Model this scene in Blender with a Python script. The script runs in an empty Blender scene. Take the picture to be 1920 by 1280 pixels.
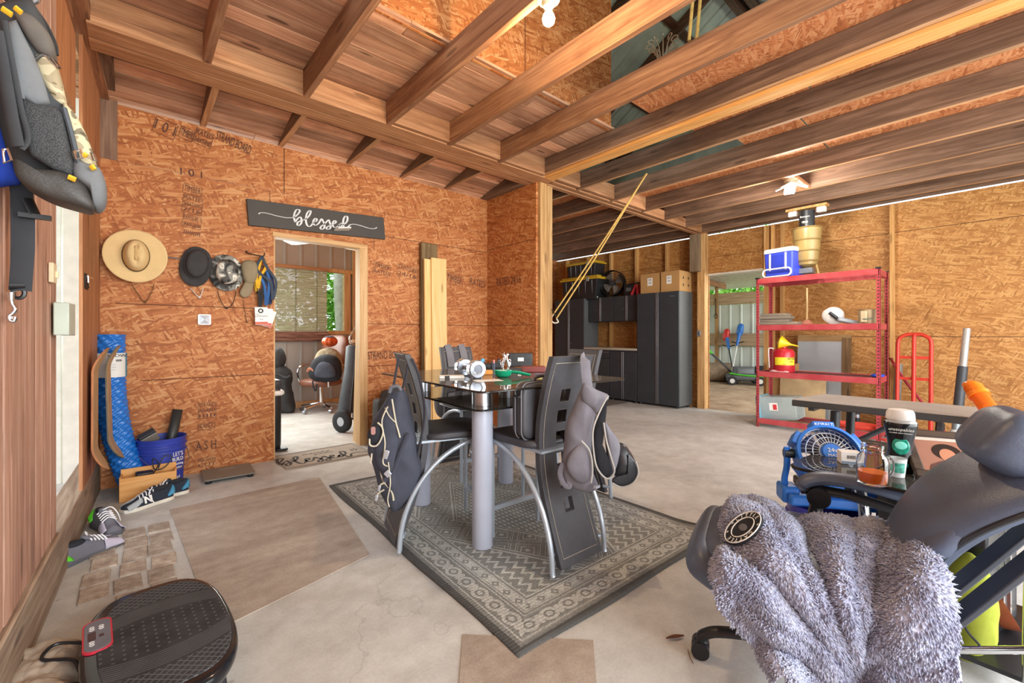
import bpy, bmesh, math, random
from math import sin, cos, pi, radians, sqrt, atan2, hypot, exp, floor
from mathutils import Vector, Matrix, Euler, noise
random.seed(7)
scene = bpy.context.scene
COL = scene.collection
# ------------------------------------------------------------------ camera
FPX, CX, CY, CH = 810.0, 960.0, 628.0, 1.15
TH = atan2(710, 810)
cam_d = bpy.data.cameras.new('camera'); cam = bpy.data.objects.new('camera', cam_d); COL.objects.link(cam)
cam_d.sensor_width = 36; cam_d.lens = 36*FPX/1920; cam_d.shift_y = -12/1920; cam_d.clip_start = .02; cam_d.clip_end = 200
cam.location = (0, 0, CH); cam.rotation_euler = (pi/2, 0, -TH)
scene.camera = cam
scene.view_settings.view_transform = 'Standard'; scene.view_settings.look = 'None'
scene.view_settings.exposure = 0.38; scene.view_settings.gamma = 1.0; scene.view_settings.use_curve_mapping = False
# ------------------------------------------------------------------ world: bright hazy sky
W = bpy.data.worlds.new('sky'); scene.world = W; W.use_nodes = True
bg = W.node_tree.nodes['Background']; bg.inputs[0].default_value = (.86, .93, 1, 1); bg.inputs[1].default_value = 2.2
# ------------------------------------------------------------------ daylight and lamps
def area(name, loc, rot, sx, sy, energy, col=(1, 1, 1)):
    d = bpy.data.lights.new(name, 'AREA'); d.shape = 'RECTANGLE'; d.size = sx; d.size_y = sy; d.energy = energy; d.color = col
    o = bpy.data.objects.new(name, d); COL.objects.link(o); o.location = loc; o.rotation_euler = rot; return o
def point(name, loc, energy, col=(1, 1, 1), r=.05):
    d = bpy.data.lights.new(name, 'POINT'); d.energy = energy; d.color = col; d.shadow_soft_size = r
    o = bpy.data.objects.new(name, d); COL.objects.link(o); o.location = loc; return o
area('added_front_fill', (2.4, -2.6, 1.5), (radians(83), 0, 0), 6.5, 2.6, 330, (.97, .98, 1))  # soft fill lamp added at an unseen, assumed opening behind the camera
area('daylight_lean_to', (9.9, 1.0, 2.2), (radians(70), 0, radians(-10)), 4, 2, 160, (.97, 1, 1))
area('daylight_office', (1.0, 7.2, 1.7), (radians(-90), 0, 0), 2.0, 1.0, 110, (.95, 1, .95))
# ------------------------------------------------------------------ where a sight line meets a plane of the room
_F = Vector((sin(TH), cos(TH), 0)); _R = Vector((cos(TH), -sin(TH), 0)); _C = Vector((0, 0, CH))
def ray(px, py): return _F + _R*((px-CX)/FPX) - Vector((0, 0, (py-CY)/FPX))
def gp(px, py, z=0.):
    r = ray(px, py); return _C + r*((z-CH)/r.z)
def fz(x): return -.0273*max(0., min(x, 7.45)-3.0)       # the slab falls gently towards the far wall
def gs(px, py, dz=0.):
    z = dz
    for _ in range(30):
        p = gp(px, py, z); z = fz(p.x)+dz
    return p
def ax(px, py, X): r = ray(px, py); return _C + r*(X/r.x)
def ay(px, py, Y): r = ray(px, py); return _C + r*(Y/r.y)
# ------------------------------------------------------------------ mesh builder
def rotm(r):
    return Euler(r).to_matrix().to_4x4() if r is not None else Matrix.Identity(4)
class MB:
    def __init__(s): s.bm = bmesh.new()
    def add(s, verts, faces, m=None):
        vs = [s.bm.verts.new((m @ Vector(v)) if m else v) for v in verts]
        for f in faces:
            try: s.bm.faces.new([vs[i] for i in f])
            except ValueError: pass
        return s
    def box(s, c, d, r=None):
        x, y, z = d[0]/2, d[1]/2, d[2]/2
        v = [(-x,-y,-z),(x,-y,-z),(x,y,-z),(-x,y,-z),(-x,-y,z),(x,-y,z),(x,y,z),(-x,y,z)]
        return s.add(v, [(3,2,1,0),(4,5,6,7),(0,1,5,4),(1,2,6,5),(2,3,7,6),(3,0,4,7)], Matrix.Translation(c) @ rotm(r))
    def bb(s, a, b):
        return s.box([(a[i]+b[i])/2 for i in range(3)], [abs(b[i]-a[i]) for i in range(3)])
    def loft(s, rings, cap=True, closed=True, m=None):
        n = len(rings[0]); v = []; f = []
        for r in rings: v += [tuple(p) for p in r]
        for i in range(len(rings)-1):
            for j in range(n if closed else n-1):
                k = (j+1) % n
                f.append((i*n+j, i*n+k, (i+1)*n+k, (i+1)*n+j))
        c0, c1 = cap if isinstance(cap, tuple) else (cap, cap)
        if c0: f.append(tuple(range(n-1, -1, -1)))
        if c1: f.append(tuple((len(rings)-1)*n+j for j in range(n)))
        return s.add(v, f, m)
    def cone(s, a, b, r0, r1=None, n=20, cap=True):
        return s.tube([a, b], [r0, r0 if r1 is None else r1], n, cap=cap)
    def tube(s, pts, r, n=8, closed=False, cap=True, flat=None, up=None):
        """sweep a circle (or an ellipse flat=(w,h), w along up x tangent) along a polyline"""
        P = [Vector(p) for p in pts]; L = len(P); rings = []
        rr = r if isinstance(r, (list, tuple)) else [r]*L
        N = None
        for i in range(L):
            if closed: t = P[(i+1) % L]-P[i-1]
            else: t = P[min(i+1, L-1)]-P[max(i-1, 0)]
            t = t.normalized() if t.length > 1e-9 else Vector((0, 0, 1))
            if up is not None:
                u = Vector(up); N = u - t*u.dot(t)
                if N.length < 1e-4: N = t.orthogonal()
            elif N is None: N = t.orthogonal()
            else:
                N = N - t*N.dot(t)
                if N.length < 1e-6: N = t.orthogonal()
            N.normalize(); B = t.cross(N)
            w, h = (flat if flat else (1, 1))
            rings.append([P[i] + (B*cos(2*pi*k/n)*w + N*sin(2*pi*k/n)*h)*rr[i] for k in range(n)])
        if closed: rings.append(rings[0])
        return s.loft(rings, cap and not closed)
    def lathe(s, prof, n=28, c=(0, 0, 0), m=None, a0=0, a1=2*pi):
        M_ = (m or Matrix.Identity(4)); M_ = Matrix.Translation(c) @ M_
        full = abs(a1-a0-2*pi) < 1e-6; k = n if full else n+1
        rings = [[(r*cos(a0+(a1-a0)*j/n), r*sin(a0+(a1-a0)*j/n), z) for j in range(k)] for r, z in prof]
        return s.loft(rings, cap=(prof[0][0] < .004, prof[-1][0] < .004) if full else False, closed=full, m=M_)
    def prism(s, poly, z0, z1, m=None):
        return s.loft([[(x, y, z0) for x, y in poly], [(x, y, z1) for x, y in poly]], m=m)
    def ell(s, c, d, r=None, n=16, e=1.0, e2=None):
        """ellipsoid; e<1 makes it boxy with round edges"""
        e2 = e if e2 is None else e2
        def pw(a, k): return math.copysign(abs(a)**k, a)
        rings = []
        for i in range(n+1):
            ph = -pi/2+pi*i/n; cp = pw(cos(ph), e2); sp = pw(sin(ph), e2)
            if i in (0, n): cp = 1e-4
            rings.append([(d[0]/2*cp*pw(cos(2*pi*j/(2*n)), e), d[1]/2*cp*pw(sin(2*pi*j/(2*n)), e), d[2]/2*sp) for j in range(2*n)])
        return s.loft(rings, m=Matrix.Translation(c) @ rotm(r))
    def grid(s, f, nu, nv, closeu=False):
        v = []; fa = []
        for i in range(nv+1):
            for j in range(nu+(0 if closeu else 1)): v.append(tuple(f(j/nu, i/nv)))
        w = nu if closeu else nu+1
        for i in range(nv):
            for j in range(nu):
                k = (j+1) % w; fa.append((i*w+j, i*w+k, (i+1)*w+k, (i+1)*w+j))
        return s.add(v, fa)
    def warp(s, f):
        for v in s.bm.verts: v.co = Vector(f(v.co))
        return s
    def xf(s, m):
        bmesh.ops.transform(s.bm, matrix=m, verts=s.bm.verts); return s
    def build(s, name, mat, parent=None, bev=0, sub=0, solid=0, smooth=True, ang=40, seg=2):
        bmesh.ops.remove_doubles(s.bm, verts=s.bm.verts, dist=1e-6)
        bmesh.ops.recalc_face_normals(s.bm, faces=s.bm.faces)
        me = bpy.data.meshes.new(name); s.bm.to_mesh(me); s.bm.free()
        if smooth:
            for p in me.polygons: p.use_smooth = True
            me.set_sharp_from_angle(angle=radians(ang))
        o = bpy.data.objects.new(name, me); COL.objects.link(o)
        if mat: me.materials.append(mat)
        if parent: o.parent = parent
        if solid:
            md = o.modifiers.new('solid', 'SOLIDIFY'); md.thickness = solid; md.offset = 0
        if bev:
            md = o.modifiers.new('bevel', 'BEVEL'); md.width = bev; md.segments = seg; md.limit_method = 'ANGLE'; md.angle_limit = radians(35)
        if sub:
            md = o.modifiers.new('sub', 'SUBSURF'); md.levels = sub; md.render_levels = sub
        return o
def tag(o, label, cat, group=None):
    o['label'] = label; o['category'] = cat
    if group: o['group'] = group
    return o
def struct(o, label=None):
    o['kind'] = 'structure'
    if label: o['label'] = label
    return o
def thing(name, label, cat, loc=(0, 0, 0), rz=0, group=None, rot=None):
    o = bpy.data.objects.new(name, None); COL.objects.link(o); o.empty_display_size = .05
    o.location = loc; o.rotation_euler = rot if rot else (0, 0, rz)
    return tag(o, label, cat, group)
def copy_tree(o, parent=None):
    c = o.copy(); COL.objects.link(c)
    if parent: c.parent = parent
    for ch in list(o.children): copy_tree(ch, c)
    return c
def text(s, size, mat, name, parent=None, m=None, ext=.0006, sx=1., align='CENTER', shear=0., off=0.):
    cu = bpy.data.curves.new('t', 'FONT'); cu.body = s; cu.size = size; cu.extrude = ext; cu.align_x = align; cu.align_y = 'CENTER'
    cu.shear = shear; cu.offset = off; cu.resolution_u = 3
    t = bpy.data.objects.new('t', cu); COL.objects.link(t)
    bpy.context.view_layer.update()
    me = bpy.data.meshes.new_from_object(t.evaluated_get(bpy.context.evaluated_depsgraph_get()))
    bpy.data.objects.remove(t); bpy.data.curves.remove(cu)
    if sx != 1: me.transform(Matrix.Diagonal((sx, 1, 1, 1)))
    if m: me.transform(m)
    me.materials.clear(); me.materials.append(mat)
    o = bpy.data.objects.new(name, me); COL.objects.link(o)
    if parent: o.parent = parent
    return o
def spline(pts, n=8, closed=False):
    """Catmull-Rom through the points"""
    P = [Vector(p) for p in pts]; L = len(P); out = []
    for i in range(L if closed else L-1):
        p0 = P[i-1] if (i or closed) else P[0]; p1 = P[i]; p2 = P[(i+1) % L]; p3 = P[(i+2) % L] if (closed or i+2 < L) else P[-1]
        for k in range(n):
            t = k/n
            out.append(.5*((2*p1)+(p2-p0)*t+(2*p0-5*p1+4*p2-p3)*t*t+(3*p1-p0-3*p2+p3)*t**3))
    if not closed: out.append(P[-1])
    return out
def rrect(w, h, r, n=5):
    out = []
    for cx, cy, a in ((w/2-r, h/2-r, 0), (-w/2+r, h/2-r, pi/2), (-w/2+r, -h/2+r, pi), (w/2-r, -h/2+r, 1.5*pi)):
        for i in range(n+1):
            t = a+pi/2*i/n; out.append((cx+r*cos(t), cy+r*sin(t)))
    return out
XZ = Matrix.Rotation(pi/2, 4, 'X')             # drawing plane xy -> upright xz, facing -y
def face_mx(loc, rz=0, tilt=0):                # upright drawing plane facing -y turned by rz
    return Matrix.Translation(loc) @ Matrix.Rotation(rz, 4, 'Z') @ Matrix.Rotation(pi/2+tilt, 4, 'X')
# ------------------------------------------------------------------ materials
def lin(h):
    if isinstance(h, str):
        h = h.lstrip('#'); c = [int(h[i:i+2], 16)/255 for i in (0, 2, 4)]
        return tuple(((x+.055)/1.055)**2.4 if x > .04045 else x/12.92 for x in c)+(1,)
    return tuple(h)+(1,) if len(h) == 3 else tuple(h)
class NT:
    def __init__(s, name):
        s.mat = bpy.data.materials.new(name); s.mat.use_nodes = True; s.t = s.mat.node_tree
        s.bsdf = s.t.nodes['Principled BSDF']
    def n(s, ty, **kw):
        nd = s.t.nodes.new(ty)
        for k, v in kw.items(): setattr(nd, k, v)
        return nd
    def l(s, a, b): s.t.links.new(a, b)
    def set(s, nd, i, v):
        if isinstance(v, (bpy.types.NodeSocket,)): s.l(v, nd.inputs[i])
        elif isinstance(v, E): s.l(v.s, nd.inputs[i])
        else: nd.inputs[i].default_value = v
    def math(s, op, *a):
        nd = s.n('ShaderNodeMath', operation=op)
        for i, v in enumerate(a): s.set(nd, i, v)
        return E(s, nd.outputs[0])
    def obj(s): return s.n('ShaderNodeTexCoord').outputs['Object']
    def mapping(s, v, loc=(0, 0, 0), rot=(0, 0, 0), sc=(1, 1, 1)):
        m = s.n('ShaderNodeMapping'); s.l(v, m.inputs[0])
        s.set(m, 1, loc); s.set(m, 2, rot); s.set(m, 3, sc); return m.outputs[0]
    def noise(s, v, scale, detail=4, rough=.55, dist=0):
        nd = s.n('ShaderNodeTexNoise'); s.l(v, nd.inputs['Vector'])
        nd.inputs['Scale'].default_value = scale; nd.inputs['Detail'].default_value = detail
        nd.inputs['Roughness'].default_value = rough; nd.inputs['Distortion'].default_value = dist
        return E(s, nd.outputs[0])
    def ramp(s, f, stops, interp='LINEAR'):
        nd = s.n('ShaderNodeValToRGB'); nd.color_ramp.interpolation = interp
        s.l(f.s if isinstance(f, E) else f, nd.inputs[0]); el = nd.color_ramp.elements
        while len(el) < len(stops): el.new(.5)
        for e, (p, c) in zip(el, stops): e.position = p; e.color = lin(c)
        return nd.outputs[0]
    def mix(s, f, a, b, mode='MIX'):
        nd = s.n('ShaderNodeMix', data_type='RGBA', blend_type=mode)
        s.set(nd, 0, f); 
        for i, v in ((6, a), (7, b)):
            if isinstance(v, bpy.types.NodeSocket): s.l(v, nd.inputs[i])
            else: nd.inputs[i].default_value = lin(v)
        return nd.outputs[2]
    def hsv(s, c, v=1., sat=1.):
        nd = s.n('ShaderNodeHueSaturation'); s.set(nd, 1, sat); s.set(nd, 2, v); s.l(c, nd.inputs[4]); return nd.outputs[0]
    def bump(s, h, k=.3, d=.01):
        nd = s.n('ShaderNodeBump'); nd.inputs['Strength'].default_value = k; nd.inputs['Distance'].default_value = d
        s.l(h.s if isinstance(h, E) else h, nd.inputs['Height']); s.l(nd.outputs[0], s.bsdf.inputs['Normal'])
    def out(s, col=None, rough=.5, metal=0., **kw):
        b = s.bsdf
        if col is not None:
            if isinstance(col, bpy.types.NodeSocket): s.l(col, b.inputs['Base Color'])
            else: b.inputs['Base Color'].default_value = lin(col)
        s.set(b, 'Roughness', rough); s.set(b, 'Metallic', metal)
        for k, v in kw.items(): s.set(b, k, v)
        return s.mat
class E:                                        # arithmetic on shader sockets
    def __init__(s, nt, sock): s.nt = nt; s.s = sock
    def __add__(s, o): return s.nt.math('ADD', s, o)
    __radd__ = __add__
    def __sub__(s, o): return s.nt.math('SUBTRACT', s, o)
    def __rsub__(s, o): return s.nt.math('SUBTRACT', o, s)
    def __mul__(s, o): return s.nt.math('MULTIPLY', s, o)
    __rmul__ = __mul__
    def abs(s): return s.nt.math('ABSOLUTE', s)
    def frac(s): return s.nt.math('FRACT', s)
    def floor(s): return s.nt.math('FLOOR', s)
    def sin(s): return s.nt.math('SINE', s)
    def gt(s, o): return s.nt.math('GREATER_THAN', s, o)
    def lt(s, o): return s.nt.math('LESS_THAN', s, o)
    def min(s, o): return s.nt.math('MINIMUM', s, o)
    def max(s, o): return s.nt.math('MAXIMUM', s, o)
    def pow(s, o): return s.nt.math('POWER', s, o)
_mc = {}
def M(name, col, rough=.5, metal=0., var=.12, scale=9, bump=0., bscale=150, **kw):
    """plain material with soft procedural wear"""
    if name in _mc: return _mc[name]
    t = NT(name); v = t.obj()
    nz = t.noise(v, scale, 5)
    c = lin(col); lo = tuple(x*(1-var) for x in c[:3]); hi = tuple(min(1, x*(1+var)) for x in c[:3])
    cc = t.ramp(nz, ((.3, lo), (.7, hi)))
    if bump: t.bump(t.noise(v, bscale, 3), bump, .004)
    _mc[name] = t.out(cc, rough, metal, **kw); return _mc[name]
def emis(name, col, k):
    t = NT(name); return t.out(col, .5, 0, **{'Emission Color': lin(col), 'Emission Strength': k})
def glass(name, col=(1, 1, 1), rough=.0, ior=1.45, trans=1.):
    t = NT(name); v = t.obj(); nz = t.noise(v, 6, 3)
    return t.out(t.ramp(nz, ((.3, tuple(x*.97 for x in lin(col)[:3])), (.7, col))), rough, 0, **{'Transmission Weight': trans, 'IOR': ior})
def wood(name, dark, mid, light, axis='Y', scale=1., rough=.65, knots=.5, vari=.45, stain=0.):
    """sawn timber, grain along one axis; every board its own tone"""
    t = NT(name); v = t.obj()
    oi = t.n('ShaderNodeObjectInfo').outputs['Random']; gi = t.n('ShaderNodeNewGeometry').outputs['Random Per Island']
    rnd = (E(t, oi)*3.71+E(t, gi)*7.13).frac()
    off = t.n('ShaderNodeCombineXYZ'); 
    for i, k in enumerate((13.1, 7.7, 21.3)): t.set(off, i, rnd*k)
    add = t.n('ShaderNodeVectorMath', operation='ADD'); t.l(v, add.inputs[0]); t.l(off.outputs[0], add.inputs[1]); v = add.outputs[0]
    a = 'XYZ'.index(axis); sc = [14*scale]*3; sc[a] = .9*scale
    g = t.noise(t.mapping(v, sc=sc), 1.6, 9, .62, .9)
    sc2 = [70*scale]*3; sc2[a] = 1.5*scale
    g2 = t.noise(t.mapping(v, sc=sc2), 1.5, 3, .5)
    c = t.ramp(g*.75+g2*.25, ((.28, dark), (.48, mid), (.68, light)))
    if knots:
        sk = [7.]*3; sk[a] = 1.6
        vo = t.n('ShaderNodeTexVoronoi'); t.l(t.mapping(v, sc=sk), vo.inputs['Vector']); vo.inputs['Scale'].default_value = 1
        kn = t.ramp(vo.outputs['Distance'], ((.0, (1, 1, 1)), (.085, (1, 1, 1)), (.13, (0, 0, 0))))
        c = t.mix(E(t, kn)*knots, c, tuple(x*.35 for x in lin(dark)[:3]))
    if stain:
        st = t.ramp(t.noise(v, 1.1, 5, .6), ((.5, (0, 0, 0)), (.66, (1, 1, 1))))
        c = t.mix(E(t, st)*stain, c, tuple(x*.35 for x in lin(dark)[:3]))
    c = t.hsv(c, rnd*vari+(1-vari/2))
    t.bump(g2*.5+g*.5, .25, .006)
    return t.out(c, rough, **{'Specular IOR Level': .3})
def osb(name, ax2, stops, lum=1., sat=1.):
    """oriented strand board: layers of random flat chips"""
    t = NT(name); sp = t.n('ShaderNodeSeparateXYZ'); t.l(t.obj(), sp.inputs[0])
    cb = t.n('ShaderNodeCombineXYZ'); t.l(sp.outputs['XYZ'.index(ax2[0])], cb.inputs[0]); t.l(sp.outputs['XYZ'.index(ax2[1])], cb.inputs[1])
    v = cb.outputs[0]; val = None
    for i, (an, s1, s2, thr) in enumerate(((12, 11, 44, 0), (78, 9, 50, .35), (128, 11, 56, .4), (165, 10, 48, .45), (40, 12, 70, .5), (100, 13, 64, .5), (5, 11, 70, .55), (148, 10, 80, .6), (62, 14, 70, .68), (170, 9, 60, .7))):
        mp = t.mapping(t.mapping(v, rot=(0, 0, radians(an))), loc=(i*3.7, i*1.9, 0), sc=(s1, s2, 1))
        vo = t.n('ShaderNodeTexVoronoi', voronoi_dimensions='2D'); t.l(mp, vo.inputs['Vector']); vo.inputs['Scale'].default_value = 1
        se = t.n('ShaderNodeSeparateColor'); t.l(vo.outputs['Color'], se.inputs[0])
        r = E(t, se.outputs[0]); g = E(t, se.outputs[1])
        fib = t.noise(t.mapping(mp, sc=(.35, 3.5, 1)), 2.2, 3)
        r = r*.52+fib*.48
        if val is None: val = r
        else:
            k = g.gt(thr); val = val*(1-k)+r*k
    c = t.ramp((val-.5)*.85+.5, stops)
    big = t.noise(v, .9, 3); c = t.hsv(c, big*.3+.85*lum, sat)
    t.bump(val, .18, .004)
    return t.out(c, .62, **{'Specular IOR Level': .35})
def camo(name, cols, scale=18):
    t = NT(name); v = t.obj(); n1 = t.noise(v, scale, 2, .5, .6)
    st = [(i/len(cols)*.5+.28, c) for i, c in enumerate(cols)]
    t.bump(t.noise(v, 400, 2), .2, .002)
    return t.out(t.ramp(n1, st, 'CONSTANT'), .8)
def fabric(name, col, rough=.85, var=.18, weave=900, bump=.25, folds=0.):
    if name in _mc: return _mc[name]
    t = NT(name); v = t.obj(); n1 = t.noise(v, 7, 5, .6); n2 = t.noise(v, weave, 2)
    c = lin(col); f = n1*.7+n2*.3
    cc = t.ramp(f, ((.3, tuple(x*(1-var) for x in c[:3])), (.7, tuple(min(1, x*(1+var)) for x in c[:3]))))
    t.bump(n2*.35+t.noise(v, 14, 4)*folds, bump, .004 if not folds else .03)
    _mc[name] = t.out(cc, rough, **{'Specular IOR Level': .3}); return _mc[name]
# shared materials
STEEL = M('brushed steel', '#b9bcc2', .3, 1, .06)
CHROME = M('chrome', '#e4e4e6', .06, 1, .03)
BLACKP = M('black plastic', '#1c1d20', .38, 0, .2)
DARKP = M('charcoal plastic', '#34363a', .5, 0, .15)
WHITEP = M('white plastic', '#e9e8e2', .4, 0, .04)
BLACKF = fabric('black nylon', '#2a2b30')
GREYF = fabric('grey nylon', '#6a6b70')
WHITE_INK = M('white print', '#eceae4', .6, 0, .03)
BLACK_INK = M('black print', '#2a221c', .7, 0, .1)
RUBBER = M('black rubber', '#222224', .75, 0, .15)
# ================================================================== SETTING
OSB_RED = osb('strand board reddish', 'XZ', ((.12, '#663514'), (.33, '#9d5a2d'), (.5, '#b06b3a'), (.66, '#c28552'), (.9, '#e0b684')))
OSB_RET = osb('strand board reddish side', 'YZ', ((.12, '#663514'), (.33, '#9d5a2d'), (.5, '#b06b3a'), (.66, '#c28552'), (.9, '#e0b684')))
OSB_FAR = osb('strand board honey', 'YZ', ((.1, '#6c441c'), (.33, '#a06b36'), (.5, '#b27c44'), (.68, '#c49256'), (.95, '#dfb880')))
OSB_TOP = osb('strand board loft', 'XY', ((.15, '#7c4626'), (.36, '#b56b3f'), (.55, '#c98253'), (.8, '#dba070'), (.95, '#e6b88c')))
W_JOIST = wood('old joist timber', '#6b4531', '#95694c', '#b98c68', 'Y', stain=.35)
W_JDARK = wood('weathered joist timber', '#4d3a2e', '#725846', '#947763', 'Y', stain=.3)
W_UNDER = wood('joist underside bounce tint', '#8f6444', '#b98a62', '#d6ac82', 'Y', stain=.2)  # paler timber for joist undersides, floor bounce painted into the colour
W_YEL = wood('fresh yellow pine strip', '#b87c3e', '#dda05a', '#edbd7c', 'Y', vari=.1)
W_BEAMX = wood('header timber', '#7a5138', '#a57551', '#c4966f', 'X', stain=.25)
W_CEIL = wood('ceiling boards', '#94674d', '#c79372', '#e3b896', 'X', knots=.8, vari=.75, stain=.5)
W_POST = wood('post timber', '#7d5a35', '#b48a58', '#d3ae7a', 'Z', stain=.3)
W_STUD = wood('stud pine', '#9a6a3a', '#c79558', '#dcb078', 'Z')
W_SIDE = wood('reddish siding', '#8a6252', '#b08671', '#cfaa94', 'Z', knots=.45, vari=.28, stain=.35)
W_SILL = wood('weathered sill', '#6d5444', '#97806c', '#bca892', 'Y', stain=.4)
# concrete
def concrete():
    t = NT('worn concrete'); v = t.obj()
    a = t.noise(v, .8, 6, .6); b = t.noise(v, 7, 6, .65); c = t.noise(v, 90, 3, .6)
    col = t.ramp(a*.5+b*.35+c*.15, ((.3, '#999690'), (.46, '#b4b1ac'), (.56, '#c5c3be'), (.72, '#dbd9d5')))
    vo = t.n('ShaderNodeTexVoronoi'); t.l(v, vo.inputs['Vector']); vo.inputs['Scale'].default_value = 5.5
    sp = t.ramp(vo.outputs['Distance'], ((.02, (1, 1, 1)), (.07, (0, 0, 0))))
    col = t.mix(E(t, sp)*.45, col, '#6d6152')
    st = t.ramp(t.noise(t.mapping(v, loc=(3, 1, 0), sc=(1, 1.6, 1)), 1.3, 5, .7), ((.55, (0, 0, 0)), (.75, (1, 1, 1))))
    col = t.mix(E(t, st)*.35, col, '#9a8468')
    vc = t.n('ShaderNodeTexVoronoi', feature='DISTANCE_TO_EDGE', voronoi_dimensions='2D'); dn = t.n('ShaderNodeVectorMath', operation='ADD'); nn = t.n('ShaderNodeTexNoise'); nn.inputs['Scale'].default_value = 2.5; nn.inputs['Detail'].default_value = 5; t.l(v, nn.inputs['Vector']); t.l(v, dn.inputs[0]); t.l(nn.outputs['Color'], dn.inputs[1]); t.l(dn.outputs[0], vc.inputs['Vector']); vc.inputs['Scale'].default_value = .42
    ck = t.ramp(vc.outputs['Distance'], ((.0, (1, 1, 1)), (.004, (0, 0, 0))))
    col = t.mix(E(t, ck)*.22, col, '#5f574c')
    t.bump(b*.6+c*.4, .15, .004)
    return t.out(col, .72, **{'Specular IOR Level': .35})
CONC = concrete()
def rough_concrete():
    t = NT('worn brown concrete'); v = t.obj()
    a = t.noise(t.mapping(v, sc=(1, 3, 1)), 1.5, 6, .65); c = t.noise(v, 160, 3, .6); b = t.noise(v, 14, 5)
    col = t.ramp(a*.55+c*.25+b*.2, ((.34, '#85776a'), (.5, '#a39486'), (.66, '#bcb0a2')))
    t.bump(c, .3, .003); return t.out(col, .85)
ROUGH = rough_concrete()
# floor: level indoors, falling gently to the far wall
b = MB()
xs = [-3.5, -.2, 1.5, 3.0, 4.0, 5.0, 6.0, 7.0, 7.45]
b.loft([[(x, y, fz(x)+dz) for (y, dz) in ((-4.5, -.2), (7.6, -.2), (7.6, 0), (-4.5, 0))] for x in xs])
struct(b.build('floor', CONC), 'worn pale concrete slab floor')
t_ = NT('dirt'); v_ = t_.obj(); n_ = t_.noise(v_, 3, 7, .7); n2_ = t_.noise(v_, 40, 4)
DIRT = t_.out(t_.ramp(n_*.7+n2_*.3, ((.3, '#6f5a45'), (.5, '#a89076'), (.7, '#c8b59c'))), .95); 
b = MB()
b.grid(lambda u, v: (7.45+13*u, -3+16*v, -.13+.02*noise.noise((u*14, v*14, 0))), 40, 40)
struct(b.build('ground_dirt', DIRT), 'dirt ground under the lean-to')
GRASS = M('grass ground', '#7f9a4c', .95, 0, .35, 4)
b = MB(); b.box((4, 4, -.4), (90, 90, .1)); struct(b.build('ground_outside', GRASS))
# worn patches of an older pour and a brick inset, level with the slab
for poly in (((.18, 3.62), (1.13, 3.66), (.93, 2.19), (.24, 2.02)), ((.78, 1.15), (.95, 1.37), (1.3, 1.02), (1.05, .8))):
    b = MB(); b.prism(poly, -.02, .004); struct(b.build('floor_patch', ROUGH), 'brownish worn patch of concrete')
t_ = NT('old brick'); v_ = t_.obj(); gi_ = E(t_, t_.n('ShaderNodeNewGeometry').outputs['Random Per Island'])
BRICK = t_.out(t_.hsv(t_.ramp(t_.noise(v_, 18, 7, .7), ((.3, '#857365'), (.5, '#a59585'), (.7, '#c3b6a8'))), gi_*.4+.8), .9)
t_.bump(t_.noise(v_, 40, 6, .7), .5, .01)
b = MB(); random.seed(3)
for i in range(3):
    for j in range(6):
        x0 = -.12+i*.118; y0 = 2.5+j*.165
        if (i, j) in ((0, 5), (0, 0)): continue
        b.box((x0+.01*random.uniform(-1, 1)+.012*(j-3)*.3, y0+random.uniform(-.008, .008), .002), (.098, .145, .012), (random.uniform(-.02, .02), random.uniform(-.02, .02), random.uniform(-.05, .05)))
struct(b.build('floor_paver_inset', BRICK, bev=.004), 'old bricks set in the floor')
# broken kerb stones along the left wall
STONE = M('pale broken stone', '#b3a595', .9, 0, .25, 14, .6, 40)
b = MB()
def jag(v, y):
    return (v.x+.02*noise.noise((v.x*9, v.y*9, 3)), v.y, v.z+.018*noise.noise((v.x*14, v.y*14, 1))+.008*noise.noise((v.x*40, v.y*40, 1)))
b.grid(lambda u, v: (-.30+.012*v*1.6+.17*u*(1-.15*v), 1.62+.62*v, .055*(1-u**6)*(1 if v < .97 else .2)), 28, 60)
b.warp(lambda c: jag(c, 0)); struct(b.build('floor_kerb', STONE, solid=.03), 'broken pale stone kerb by the left wall')
# ---------------------------------------------------------------- left wall, slightly skewed
def LX(y): return -.377+.0432*y
LA = math.atan(.0432)
def lw(y, z=0., off=0.): return Vector((LX(y)+off*cos(LA), y-off*sin(LA), z))
LW = Matrix.Translation((LX(0), 0, 0)) @ Matrix.Rotation(-LA, 4, 'Z')   # local y runs along the wall, x into the room
b = MB(); y = -2.4; random.seed(11)
while y < 2.885:
    w = min(random.choice((.075, .09, .105)), 2.887-y)
    b.box((-.03+random.uniform(-.002, .002), y+w/2, 1.62), (.03, w-.004, 2.98)); y += w
b.box((-.03, .25, 3.0), (.03, 5.2, .3))
struct(b.xf(LW).build('wall_left', W_SIDE, bev=.003, seg=1), 'reddish plank siding')
b = MB(); b.box((-.008, 4.0, 1.5), (.016, .87, 3.0)); b.box((-.055, 3.22, 2.67), (.05, .7, .46))
struct(b.xf(LW).build('wall_left_end', wood('left end boards', '#7d4e33', '#a8704a', '#c48d63', 'Z', stain=.3)), 'brown boards beside the side doorway')
b = MB(); b.box((-.052, 1.1, .12), (.11, 6.65, .24))
struct(b.xf(LW).build('baseboard_left', W_SILL, bev=.008), 'rough timber sill under the left wall')
b = MB(); b.box((-.0, 2.9, 2.96), (.1, 3.1, .1)); b.box((.02, 2.2, 3.03), (.05, 4.6, .12))
struct(b.xf(LW).build('trim_left_plate', W_JOIST, bev=.004), 'timber plate along the top of the left wall')
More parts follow.
